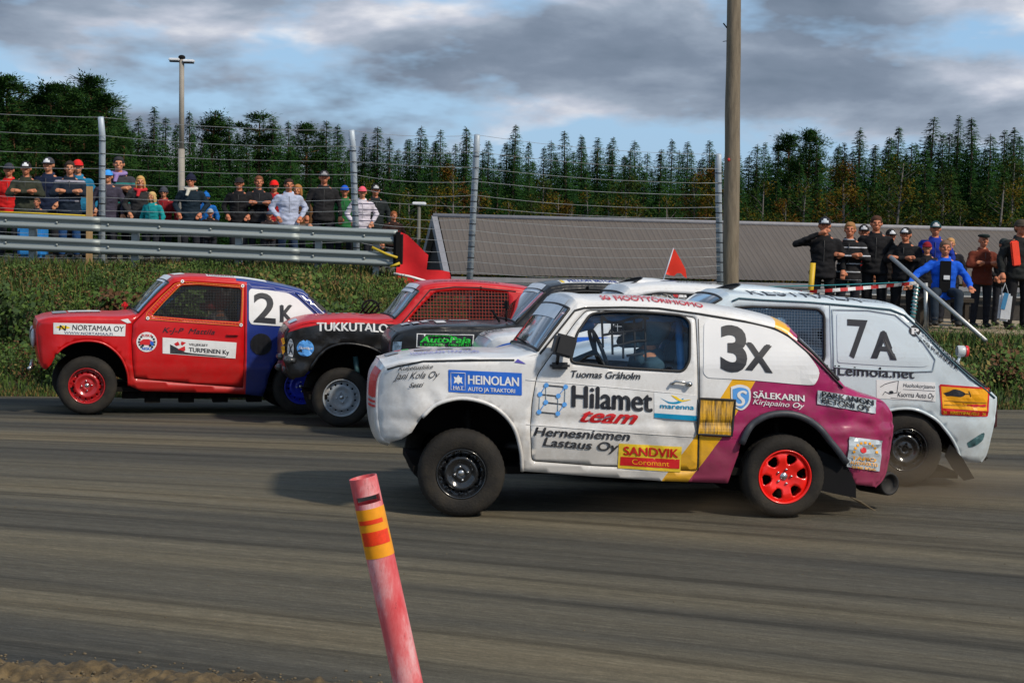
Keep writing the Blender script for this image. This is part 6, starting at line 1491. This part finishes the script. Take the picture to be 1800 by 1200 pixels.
    cap=MB(); V,Fc=shell(1.13,0,0,-.02); cap.add(V,Fc,0,True)
    V=[];Fc=[]
    for i in range(9):
        a=math.pi*(1.12+0.76*i/8); r0=Vector((.086*math.cos(a),.010+.108*math.sin(a),.045)); r1=Vector((.092*math.cos(a)*1.02,.010+.108*math.sin(a)-.075*max(.15,-math.sin(a)),.032)); 
        for th_ in (0,-.006): V+=[h+r0+Vector((0,0,th_)),h+r1+Vector((0,0,th_))]
    for i in range(8): o=i*4; Fc+=[(o,o+1,o+5,o+4),(o+2,o+6,o+7,o+3),(o+1,o+3,o+7,o+5)]
    cap.add(V,Fc,0,False); out['cap']=cap.me('cap',[])
    fp=MB(); fp.ball(h+Vector((0,.015,.03)),(.080,.10,.015),1,12,4) if False else None
    fp.add(*[x for x in (lambda vf:(vf[0],vf[1]))(shell(1.12,0,0,-.25))],0,True); out['front_panel']=None
    bn=MB(); V,Fc=shell(1.16,0,0,.12); bn.add(V,Fc,0,True); bn.tube([h+Vector((.089*math.cos(a),.010+.112*math.sin(a),.022)) for a in [2*math.pi*i/20 for i in range(20)]],.017,8,closed=True); bn.ball(h+Vector((0,.01,.145)),(.03,.03,.02)); out['beanie']=bn.me('beanie',[])
    hs=MB(); V,Fc=shell(1.09,0,0,.15)
    V=[v if v.y>h.y-.055 or v.z>h.z+.062 else Vector((v.x*.8,max(v.y,h.y-.07),v.z)) for v in V]
    V=[Vector((v.x,v.y,v.z))+(v-h).normalized()*0.010*noise.noise(v*40) for v in V]; hs.add(V,Fc,0,True); hs.ball(h+Vector((0,.045,-.01)),(.076,.068,.085),0,14,10); out['hair']=hs.me('hair',[])
    hl=MB(); V,Fc=shell(1.10,0,0,.12); V=[v if v.y>h.y-.055 or v.z>h.z+.062 else Vector((v.x*.8,max(v.y,h.y-.07),v.z)) for v in V]; hl.add(V,Fc,0,True); hl.ball(h+Vector((0,.045,-.07)),(.088,.065,.125),0,14,10)
    for s in(-1,1): hl.ball(h+Vector((s*.072,-.005,-.06)),(.026,.05,.10),0,10,8)
    out['long_hair']=hl.me('long_hair',[])
    fc=MB(); fc.ball(h+Vector((0,-.005,.092)),(.100,.135,.036),0,18,8); fc.ball(h+Vector((0,-.09,.068)),(.075,.055,.012),0,12,6); out['flat_cap']=fc.me('flat_cap',[])
    he=MB(); he.ball(h+Vector((0,.01,.01)),(.128,.150,.145),0,22,14); he.tube([h+Vector((-.10,-.06,-.09)),h+Vector((0,-.14,-.10)),h+Vector((.10,-.06,-.09))],[.045,.05,.045],8); out['helmet']=he.me('helmet',[])
    vs=MB(); V=[];Fc=[]
    for i in range(9):
        a=math.pi*(1.12+.76*i/8)
        for zz in(-.03,.055): V.append(h+Vector((.132*math.cos(a),.01+.156*math.sin(a),.01+zz)))
    for i in range(8): Fc.append((2*i,2*i+2,2*i+3,2*i+1))
    vs.add(V,Fc,0,True); out['visor']=vs.me('visor',[])
    sc=MB(); sc.tube([Vector((.10*math.cos(a),-.01-lean+.085*math.sin(a),1.475+.02*math.sin(a))) for a in [2*math.pi*i/16 for i in range(16)]],.036,8,closed=True); sc.tube([Vector((-.02,-.09-lean,1.46)),Vector((-.05,-.15-lean,1.32))],[.04,.03],8); out['scarf']=remesh(sc,'scarf',.012,2)
    cf=MB(); V,Fc=shell(1.145,0,0,-.05); 
    V2=[v for v in V]; keep=[f for f in Fc if all(V2[i].y<h.y-.062 and V2[i].z<h.z+.118 for i in f)]; cf.add(V2,keep,0,True); out['cap_badge']=cf.me('cap_badge',[])
    kc=MB(); kc.tube([Vector((.072*math.cos(a),-lean+.004+.062*math.sin(a),1.475+.022*math.sin(a))) for a in [math.pi*(-.42+1.84*i/16) for i in range(17)]],.020,8); out['collar']=kc.me('collar',[])
    zp=MB(); zp.tube([Vector((0,-.128-lean*(.2+.8*(zz-.9)/.5)+.02*abs(zz-1.25)*2,zz)) for zz in (.90,1.0,1.1,1.2,1.3,1.40)],.007,5); out['zip']=zp.me('zip',[])
    PM[pose]=out; return out
SK=[mat('skin_warm',(0.56,0.24,0.13),0.55,spec=.35,var=.06),mat('skin_ruddy',(0.52,0.19,0.10),0.55,spec=.35,var=.06),mat('skin_pale',(0.58,0.30,0.19),0.55,spec=.35,var=.06)]
M_eye=mat('eye_dark',(0.02,0.015,0.012),0.4); M_mouth=mat('mouth_shade',(0.22,0.06,0.05),0.6); M_shoe=mat('shoe_dark',(0.02,0.018,0.016),0.6)
CL={}
def cloth_mat(c,stripe=None):
    key=(c,stripe)
    if key in CL: return CL[key]
    M=mat('cloth_%d'%len(CL),c,0.85,var=0.18,vscale=7,spec=.2,bump=.25,bscale=90)
    if stripe:
        t=M.node_tree;l=t.links.new;b=t.nodes['Principled BSDF']; tc2=N(t,'ShaderNodeTexCoord'); sp_=N(t,'ShaderNodeSeparateXYZ'); l(tc2.outputs['Object'],sp_.inputs[0])
        mu=N(t,'ShaderNodeMath',operation='MULTIPLY'); mu.inputs[1].default_value=stripe[1]; l(sp_.outputs['Z'],mu.inputs[0]); fr_=N(t,'ShaderNodeMath',operation='FRACT'); l(mu.outputs[0],fr_.inputs[0])
        r=ramp(t,[(0,0.0),(stripe[2],1.0)],'CONSTANT'); l(fr_.outputs[0],r.inputs[0]); mx=N(t,'ShaderNodeMixRGB'); mx.inputs['Color1'].default_value=(*stripe[0],1)
        src=b.inputs['Base Color'].links[0].from_socket; l(r.outputs[0],mx.inputs['Fac']); l(src,mx.inputs['Color2']); l(mx.outputs[0],b.inputs['Base Color'])
    CL[key]=M; return M
def person(label,pos,height,yaw,pose,jacket,trousers=(0.02,0.022,0.03),head=('hair',(0.06,0.035,0.02)),skin=0,scarf=None,badge=None,group='spectators',stripe=None,tilt=0.0,wide=1.13,parent_rot=None):
    pm=person_meshes(pose); t=thing('person',label,'person',pos,yaw,group); sc=height/1.76; t.scale=(sc*wide,sc*wide,sc); t.rotation_euler=(tilt,0,yaw)
    def part(name,me,M):
        o=obj(name,me,t); 
        if not me.materials: me.materials.append(M)
        o.material_slots[0].link='OBJECT'; o.material_slots[0].material=M; return o
    part('body',pm['body'],SK[skin]); part('jacket',pm['jacket'],cloth_mat(jacket,stripe)); part('trousers',pm['trousers'],cloth_mat(trousers)); part('shoe',pm['shoe_a'],M_shoe); part('shoe',pm['shoe_b'],M_shoe)
    if head[0]!='helmet': part('eyes',pm['eyes'],M_eye); part('mouth',pm['mouth'],M_mouth)
    part(head[0],pm[head[0]],cloth_mat(head[1]))
    if head[0]=='helmet': part('visor',pm['visor'],cloth_mat((0.01,0.01,0.012)))
    if head[0] in('cap','flat_cap','beanie') and head[0]=='cap': part('hair',pm['hair'],cloth_mat((0.08,0.045,0.025)))
    if badge: part('cap_badge',pm['cap_badge'],cloth_mat(badge))
    if scarf: part('scarf',pm['scarf'],cloth_mat(scarf))
    elif head[0]!='helmet': part('collar',pm['collar'],cloth_mat(tuple(c*1.3+.01 for c in jacket))); part('zip',pm['zip'],cloth_mat(tuple(min(1,c*.5+.05) for c in jacket)))
    return t
def spectator(label,px,topy,Y,yaw=0,pose='stand',zfeet=None,**kw):
    p=at(px,topy,Y); zf=hgt(p.x,Y) if zfeet is None else zfeet
    if p.x>5.6 and zfeet is None: zf=0.46 if Y>25.5 else hgt(p.x,Y)
    return person(label,(p.x,Y,zf),max(0.75,p.z-zf),R(yaw),pose,**kw)
BK=(0.012,0.012,0.014); NV=(0.012,0.02,0.05); G=('cap',BK)
S=spectator
S('person in a bright red jacket at the left edge, behind the man in dark green',16,287,27.3,5,'pockets',jacket=(0.55,0.015,0.015),head=('cap',(0.03,0.035,0.05)),skin=1)
S('man in dark olive jacket with white fronted cap, third of the faces from the left',46,284,26.6,8,'folded',jacket=(0.035,0.04,0.028),head=('cap',BK),badge=(0.7,0.72,0.75),skin=1,wide=1.12)
S('man in dark navy jacket and white cap behind the pair of railside men',86,277,27.4,-6,'pockets',jacket=NV,head=('cap',(0.05,0.055,0.07)),badge=(0.7,0.72,0.75),skin=0,wide=1.15)
S('young man in black and blue jacket over a pale grey shirt, arms folded',123,283,26.5,12,'folded',jacket=(0.012,0.02,0.035),trousers=(0.02,0.07,0.20),head=('hair',(0.04,0.025,0.02)),stripe=((0.30,0.30,0.36),2.9,0.10))
S('person in a red cap half hidden behind the blue and black jacket',137,281,27.7,10,'stand',jacket=(0.015,0.16,0.30),head=('cap',(0.65,0.02,0.02)))
S('woman in charcoal jacket with lilac scarf just right of the left steel post',209,275,27.0,10,'folded',jacket=(0.045,0.045,0.055),trousers=BK,head=('hair',(0.03,0.03,0.035)),scarf=(0.30,0.22,0.48),stripe=((0.02,0.20,0.20),3.1,0.08))
S('child in a light blue visor cap standing right beside the left steel post',190,299,26.7,0,'stand',jacket=(0.05,0.045,0.07),head=('cap',(0.05,0.30,0.75)))
S('fair haired woman with red scarf and dark coat left of the teal clad child',247,309,26.6,12,'pockets',jacket=(0.03,0.03,0.032),head=('long_hair',(0.50,0.30,0.10)),scarf=(0.55,0.03,0.04))
S('small blonde child in a bright teal jacket',268,337,26.3,-20,'stand',jacket=(0.01,0.27,0.29),head=('long_hair',(0.52,0.35,0.15)))
S('person in dark red top and grey beanie behind the teal clad child',288,329,27.2,5,'stand',jacket=(0.22,0.012,0.018),head=('beanie',(0.05,0.055,0.07)))
S('child peering over the rail in front of the olive jacket man',67,348,25.9,0,'rail',jacket=(0.03,0.03,0.03),head=('hair',(0.10,0.05,0.03)),skin=1)
S('person in navy coat with white scarf and black beanie under the floodlight mast',336,306,26.8,0,'pockets',jacket=(0.010,0.022,0.035),head=('beanie',(0.012,0.014,0.035)),scarf=(0.62,0.60,0.52),skin=1,wide=1.1)
S('person with royal blue hood behind the navy coat and white scarf',362,338,27.5,0,'stand',jacket=(0.01,0.13,0.45),head=('beanie',(0.01,0.13,0.45)))
S('child whose face just clears the upper rail right of the white scarf',370,367,25.9,8,'rail',jacket=(0.012,0.012,0.014),head=('cap',(0.35,0.36,0.38)),skin=1)
S('man in black jacket, left one of the two dark men near the red cap',421,312,26.8,0,'pockets',jacket=BK,head=('cap',(0.02,0.02,0.022)),skin=1,wide=1.12)
S('man in black jacket wearing sunglasses band, right one of the two dark men',455,309,26.9,15,'folded',jacket=(0.015,0.016,0.020),head=('hair',(0.16,0.06,0.03)),skin=1,wide=1.1)
S('person in a bright red cap and red top beside the pale blue hoodie',482,317,27.2,10,'stand',jacket=(0.35,0.015,0.02),head=('cap',(0.75,0.015,0.012)),skin=1)
S('man in pale blue grey hooded sweatshirt, hands in the front pocket',508,314,26.4,14,'pockets',jacket=(0.42,0.47,0.62),trousers=(0.03,0.05,0.10),head=('hair',(0.035,0.022,0.018)),skin=1,wide=1.18)
S('ginger haired person half hidden behind the pale hooded sweatshirt',524,324,27.5,-10,'stand',jacket=(0.10,0.05,0.02),head=('long_hair',(0.35,0.16,0.05)))
S('child low at the rail in front of the red cap person',474,371,25.8,5,'rail',jacket=(0.03,0.02,0.02),head=('cap',(0.04,0.06,0.10)),skin=1)
S('tallest man of the right group in long black coat and dark cap',570,300,26.7,8,'stand',jacket=(0.018,0.018,0.02),head=('cap',(0.03,0.03,0.033)),badge=(0.3,0.3,0.32),skin=1,wide=1.15)
S('person in a royal blue cap and green jacket left of the third fence post',606,326,26.8,5,'stand',jacket=(0.02,0.13,0.04),head=('cap',(0.01,0.09,0.50)),skin=1)
S('person in white and red racing jacket and pink cap behind the fence post',637,328,26.3,10,'pockets',jacket=(0.62,0.58,0.66),head=('cap',(0.80,0.10,0.15)),stripe=((0.03,0.03,0.08),8,0.15),wide=1.1)
S('man in dark jacket and cap with pale front right of the pink cap',660,324,26.9,14,'stand',jacket=(0.015,0.02,0.022),head=('cap',(0.02,0.02,0.022)),badge=(0.45,0.46,0.48),skin=1,wide=1.1)
S('child at the right end of the guardrail in dark clothes',692,371,26.2,20,'stand',jacket=(0.03,0.015,0.012),head=('hair',(0.25,0.08,0.03)),skin=1)
# right crowd
zR=0.46
S('man in black raising his hand to his mouth, leftmost of the right crowd',1450,382,27.0,-8,'chin',jacket=BK,trousers=BK,head=('cap',(0.02,0.022,0.03)),badge=(0.5,0.55,0.6),skin=1,wide=1.14)
S('fair haired man in black sweater with thin white stripes',1495,390,27.1,-15,'folded',jacket=(0.014,0.014,0.016),head=('hair',(0.30,0.15,0.06)),stripe=((0.50,0.52,0.56),7.5,0.13),skin=1)
S('man in cap and red striped dark sweater, half hidden behind the tallest man',1519,395,27.9,-10,'stand',jacket=BK,head=('cap',BK),badge=(0.5,0.52,0.55),stripe=((0.5,0.02,0.015),12,0.4),skin=1)
S('tallest bareheaded man in black jacket in the right crowd',1541,379,27.2,-8,'stand',jacket=BK,trousers=BK,head=('hair',(0.07,0.03,0.018)),skin=1,wide=1.16)
S('person in white fronted cap between the tall man and the man with folded arms',1566,403,27.7,8,'stand',jacket=(0.016,0.014,0.014),head=('cap',BK),badge=(0.6,0.62,0.65),skin=1)
S('broad man in black with folded arms and black and white cap',1593,400,27.0,-25,'folded',jacket=BK,trousers=BK,head=('cap',BK),badge=(0.65,0.67,0.70),skin=1,wide=1.2)
S('boy in a dark red cap and black jacket beside the seated man',1630,425,26.8,-12,'stand',jacket=(0.016,0.016,0.018),head=('cap',(0.22,0.01,0.02)))
S('standing man in royal blue jacket and dark teal cap behind the boy',1645,389,27.8,-10,'stand',jacket=(0.012,0.035,0.30),head=('cap',(0.01,0.05,0.06)),badge=(0.5,0.5,0.52),skin=1,wide=1.12)
S('blond child behind the head of the seated man in bright blue',1671,418,27.9,-10,'stand',jacket=(0.015,0.015,0.02),head=('hair',(0.45,0.25,0.10)))
p=at(1662,424,26.0); tman=person('man in bright blue jacket with white badge sitting with one hand on the pipe',(p.x,26.0,p.z-1.72),1.74,R(-8),'wide',jacket=(0.010,0.10,0.62),trousers=(0.02,0.03,0.045),head=('hair',(0.16,0.10,0.07)),skin=1,wide=1.1,group='spectators')
mb=MB(); mb.box((0.0,-.145,1.18),(0.16,.02,.50),bev=.008); mb.obj('dark_shirt',[M_black],tman)
mb=MB(); mb.box((0.02,-.165,1.17),(0.085,.008,.065)); mb.obj('name_badge',[M_sw],tman)
S('older man in rust brown jacket and dark flat cap with folded arms',1729,411,26.9,6,'folded',jacket=(0.13,0.028,0.015),head=('flat_cap',(0.012,0.022,0.02)),skin=1,wide=1.12)
S('person in black with grey cap between the brown jacket and the orange vest',1765,419,27.5,10,'pockets',jacket=BK,head=('cap',(0.03,0.04,0.04)),skin=1,wide=1.1)
t=S('man in black coat at the right edge with orange red vest',1795,386,26.4,12,'stand',jacket=(0.016,0.018,0.018),trousers=BK,head=('cap',(0.06,0.05,0.035)),skin=1,wide=1.2)
mb=MB(); mb.box((-0.13,-.125,1.22),(.12,.04,.40),rot=Matrix.Rotation(R(-8),3,'Y'),bev=.015); mb.obj('safety_vest',[mat('vest_orange_red',(0.85,0.05,0.015),0.6)],t)
# bench, bag
p=at(1662,530,26.1); mb=MB(); mb.box((0,0,0),(0.9,0.35,0.06)); 
for s in(-.35,.35): mb.box((s,0,-.22),(0.06,0.3,0.40))
zb_=p.z; o=mb.obj('bench',[mat('bench_dark_wood',(0.04,0.03,0.02),0.8)],loc=(tman.location.x,26.02,tman.location.z+0.80)); o['label']='dark plank bench under the man in the bright blue jacket'; o['category']='bench'
p=at(1768,500,26.1); mb=MB(); V=[];n=10
mb.box((0,0,-.36),(0.20,0.09,0.44),rot=Matrix.Rotation(R(4),3,'Y'),bev=.035,mi=0); mb.box((-.02,-.048,-.26),(0.07,0.01,0.26),rot=Matrix.Rotation(R(12),3,'Y'),mi=1); mb.tube([(-.06,0,-.15),(-.01,0,0.02),(.05,0,-.15)],.008,6); o=mb.obj('carrier_bag',[mat('bag_white',(0.55,0.58,0.62),0.4),mat('bag_blue',(0.05,0.22,0.42),0.4)],loc=p); o['label']='white and blue carrier bag hanging at knee height at the right edge'; o['category']='bag'
# drivers
def driver(label,car,px,py,y,helm,suit,h=1.70):
    u,z=car.un(px,py); q=car.org+car.ex*u+car.ey*y
    return person(label,(q.x,q.y,z+car.org.z-1.63*h/1.76),h,car.yaw-R(90)+R(0),'drive',jacket=suit,trousers=suit,head=('helmet',helm),group='drivers')
driver('driver with grey blue helmet at the wheel of car 3 X',c3,1158,582,-.33,(0.10,0.19,0.24),(0.05,0.10,0.13))
driver('driver with red and white helmet at the wheel of car 2 K',c2,393,527,-.33,(0.40,0.05,0.05),(0.20,0.20,0.20))
driver('driver in dark helmet behind the red mesh window',c4,868,538,-.30,(0.08,0.02,0.02),(0.10,0.02,0.02))
driver('driver with pale helmet behind the blue mesh window of car 7 A',c7,1438,575,-.30,(0.45,0.46,0.48),(0.08,0.09,0.11))
# ================================================================ TREES
random.seed(5)
M_sp=[mat('spruce_dark',(0.010,0.042,0.010),0.9,var=.35,vscale=1.5,spec=.1),mat('spruce_mid',(0.026,0.074,0.012),0.9,var=.35,vscale=1.5,spec=.1)]
M_pi=[mat('pine_needles',(0.016,0.052,0.012),0.9,var=.35,vscale=1.5,spec=.1),mat('pine_light',(0.036,0.080,0.014),0.9,var=.3,vscale=1.5,spec=.1)]
M_bi=[mat('birch_yellow',(0.12,0.085,0.006),0.85,var=.3,vscale=2,spec=.1),mat('birch_green',(0.030,0.055,0.009),0.85,var=.3,vscale=2,spec=.1),mat('birch_orange',(0.10,0.045,0.007),0.85,var=.3,vscale=2,spec=.1)]
M_bark=mat('dark_bark',(0.06,0.04,0.028),0.95,var=.3); M_bark2=mat('pine_bark',(0.17,0.075,0.035),0.95,var=.3); M_bark3=mat('birch_bark',(0.12,0.11,0.10),0.9,var=.5,vscale=6,stretch=(1,1,4))
def quadleaf(V,Fc,mi,p,d,w,c,tw=0.0):
    s=Vector((-d.y,d.x,random.uniform(-.3,.3)*d.length)).normalized()*w; o=len(V); V.extend([p-s,p+d*.35-s*.3,p+d,p+d*.35+s*.3+Vector((0,0,.02)),p+s]); Fc.extend([(o,o+1,o+2,o+3),(o,o+3,o+4)]); mi.extend([c,c])
def spruce(seed,H,Wd):
    random.seed(seed); V=[];Fc=[];mi=[]; nb=880
    ph=random.uniform(0,6)
    for b in range(nb):
        q=0.04+0.95*(b/nb)**1.12; z=H*q+random.gauss(0,.07)
        a=b*2.399+random.gauss(0,.3); side=1+0.18*math.sin(a*2+ph)+0.15*noise.noise(Vector((math.cos(a)*1.5,math.sin(a)*1.5,z*.9+seed)))
        r=(Wd*(1-q)**0.88*side+0.05)*random.uniform(.7,1.12); d=Vector((math.cos(a),math.sin(a),0)); n=max(2,int(r/0.15))
        lowc=0 if random.random()<.6 else 1
        for j in range(n):
            t_=(j+.6)/n; 
            if t_<.25 and q<.6: continue
            p=Vector((0,0,z))+d*r*t_+Vector((0,0,-0.30*r*t_+0.16*r*t_*t_+random.gauss(0,.03)))
            for s_ in(-1,1):
                sz=random.uniform(.15,.27)*(0.7+.45*(1-q))
                dd=(d*random.uniform(.5,1.0)+Vector((-d.y,d.x,0))*s_*random.uniform(.3,.8)+Vector((0,0,random.uniform(-.6,.0)))).normalized()*sz; quadleaf(V,Fc,mi,p,dd,sz*.30,lowc if random.random()<.8 else 1)
    for k2 in range(10): quadleaf(V,Fc,mi,Vector((0,0,H*(.94+.004*k2))),Vector((random.gauss(0,.05),random.gauss(0,.05),H*.022)),.025,0)
    cr=mesh('crown',V,Fc,M_sp,mi); mb=MB(); mb.tube([(0,0,-.3),(0,0,H*.5),(0,0,H*1.0)],[.17,.10,.012],7); return cr,mb.me('trunk',[M_bark])
def pine(seed,H,Wd):
    random.seed(seed); V=[];Fc=[];mi=[]; mb=MB(); lean=random.uniform(-.3,.3)
    mb.tube([(0,0,-.3),(lean*.3,0,H*.5),(lean,0,H*.95)],[.19,.12,.03],7)
    for i in range(54):
        q=random.uniform(.25,1.0); z=H*q; a=random.uniform(0,6.283); r=Wd*(1.15-q)**.6*random.uniform(.25,1.0)*(1 if q<.93 else .5); base=Vector((lean*q,0,z-.25*r)); c=base+Vector((math.cos(a)*r,math.sin(a)*r,.25*r))
        mb.tube([base,c],[.04,.012],4)
        cr_=random.uniform(.40,.85)*(1.3-.6*q)
        for k2 in range(190):
            p=c+Vector((random.gauss(0,cr_*.50),random.gauss(0,cr_*.50),random.gauss(0,cr_*.25))); d=((p-c)+Vector((random.gauss(0,.2),random.gauss(0,.2),.12))).normalized()*random.uniform(.13,.22); quadleaf(V,Fc,mi,p,d,random.uniform(.03,.06),0 if random.random()<.6 else 1)
    return mesh('crown',V,Fc,M_pi,mi),mb.me('trunk',[M_bark2])
def birch(seed,H,Wd,cols):
    random.seed(seed); V=[];Fc=[];mi=[]; mb=MB(); mb.tube([(0,0,-.3),(.1,0,H*.5),(0,.1,H*.93)],[.10,.06,.015],6)
    for i in range(46):
        q=random.uniform(.16,.93); r=Wd*math.sin(math.pi*min(1,(q*.88+.10)))**.8*random.uniform(.2,1); a=random.uniform(0,6.283); c=Vector((math.cos(a)*r,math.sin(a)*r,H*q)); b=Vector((0,0,H*q-.5*r-.2)); mb.tube([b,c],[.025,.008],4)
        ci=random.choice(cols)
        for k2 in range(90):
            sp_=1.15-.75*q; p=c+Vector((random.gauss(0,.34*sp_),random.gauss(0,.34*sp_),random.gauss(0,.34*sp_))); d=Vector((random.gauss(0,1),random.gauss(0,1),random.gauss(-.3,1))).normalized()*random.uniform(.09,.16); quadleaf(V,Fc,mi,p,d,random.uniform(.035,.06),ci if random.random()<.8 else random.choice(cols))
    return mesh('crown',V,Fc,M_bi,mi),mb.me('trunk',[M_bark3])
SPR=[spruce(i,10,(2.8,3.4,2.5,4.0,3.1,2.7)[i]) for i in range(6)]; PIN=[pine(20+i,10,2.3) for i in range(4)]; BIR=[birch(40,7,1.3,[0,1,1]),birch(41,7,1.2,[2,0,1]),birch(42,7,1.5,[1,1,0])]
KL={'spruce':('dark green spruce standing in the forest beyond the track','trees','spruces of the forest'),'pine':('tall open crowned pine in the forest at the left','trees','pines of the forest'),'birch':('yellowing birch at the foot of the forest','trees','autumn birches of the forest')}
def tree(kind,pair,x,y,z,s,sx,label,group):
    cr,tr=pair; t=thing(kind+'_tree',label,'tree',(x,y,z),random.uniform(0,6.28),group); w_=random.uniform(.85,1.3); t.scale=(s*sx*w_,s*sx*w_,s); t.rotation_euler=(random.gauss(0,.015),random.gauss(0,.015),t.rotation_euler[2]); obj('crown',cr,t); obj('trunk',tr,t); return t
# (pixel x, pixel y of the top, depth, kind)
def plant(px,topy,Y,kind,i,label=None):
    p=at(px,topy,Y); z0=-3.1; h=p.z-z0; base=10 if kind!='birch' else 7
    pr={'spruce':SPR,'pine':PIN,'birch':BIR}[kind]; lab=label or {'spruce':'dark green spruce in the forest wall behind the track','pine':'open crowned dark pine in the tall group at the left','birch':'small yellowing birch at the foot of the forest'}[kind]
    tree(kind,pr[i%len(pr)],p.x,Y,z0,h/base,1.0 if kind!='birch' else 1.0,lab,{'spruce':'spruces in the forest wall','pine':'tall pines at the left','birch':'autumn birches in front of the forest'}[kind])
random.seed(12)
sky=[(0,150),(18,133),(40,150),(60,160),(95,152),(110,160),(122,146),(145,150),(170,138),(190,165),(215,190),(240,205),(268,188),(290,205),(335,195),(365,190),(405,205),(430,215),(458,198),(480,205),(515,212),(545,217),(572,212),(600,220),(640,235),(665,222),(690,240),(733,220),(777,228),(824,224),(862,248),(900,218),(925,248),(972,246),(1000,230),(1024,238),(1052,242),(1075,240),(1105,262),(1124,246),(1160,262),(1180,245),(1212,250),(1250,246),(1300,250),(1325,252),(1346,250),(1368,238),(1400,240),(1420,228),(1440,240),(1468,252),(1484,250),(1512,226),(1540,255),(1560,240),(1580,222),(1600,250),(1630,205),(1655,235),(1684,203),(1704,235),(1721,206),(1745,235),(1770,228),(1790,225),(1830,220),(1870,230),(-30,150),(-70,160)]
for i,(x,y) in enumerate(sky):
    kind='pine' if x<205 or (330<x<560 and i%3==0) or x in(1400,1420) else 'spruce'
    plant(x,y,random.uniform(100,118),kind,i)
n=0
for row,(Y,dy,sp_) in enumerate(((92,55,30),(125,14,21),(138,22,24))):
    x=-90
    while x<1890:
        base=np.interp(x,[a for a,b in sorted(sky)],[b for a,b in sorted(sky)])
        kind='spruce' if x>215 or random.random()<.25 else 'pine'
        y=base+dy+random.uniform(-6,30)
        plant(x,y,Y+random.uniform(-4,4),kind,n); n+=1
        x+=sp_*random.uniform(.75,1.3)
for i in range(44):
    x=(-130-i*22) if i<20 else (1900+(i-20)*24); kind='pine' if i<9 else 'spruce'; plant(x+random.uniform(-8,8),random.uniform(165,235),random.uniform(98,130),kind,i)
for i,(x,y,k2) in enumerate([(797,278,1),(840,330,1),(960,300,0),(985,330,1),(1008,345,1),(935,330,0),(1075,335,2),(1100,300,0),(1120,345,1),(1230,290,1),(1265,275,1),(1245,330,0),(1350,300,2),(1408,306,2),(1485,272,1),(1460,330,1),(1560,280,2),(1580,265,0),(1655,290,0),(1690,345,2),(1790,265,0),(1765,300,2),(720,320,2),(765,310,2),(1320,350,2),(1380,340,1),(640,300,2),(700,330,0),(900,340,2),(1040,320,2),(1180,330,2),(1530,320,2),(1620,330,0)]):
    plant(x,y,random.uniform(80,88),'birch',k2,None if k2!=1 else 'orange leaved birch at the foot of the forest')
# dense dark undergrowth that closes the forest
V=[];Fc=[];mi=[]
for i in range(60000):
    y=random.uniform(108,150); x=random.uniform(-.46,.46)*y; z=-3.1+random.random()*6.8; d=Vector((random.gauss(0,1),random.gauss(0,1),random.gauss(0,1))).normalized()*random.uniform(.35,.6); quadleaf(V,Fc,mi,Vector((x,y,z)),d,.18,0)
o=stuff(obj('undergrowth',mesh('undergrowth',V,Fc,M_sp,mi)));o['label']='dense dark undergrowth filling the forest'
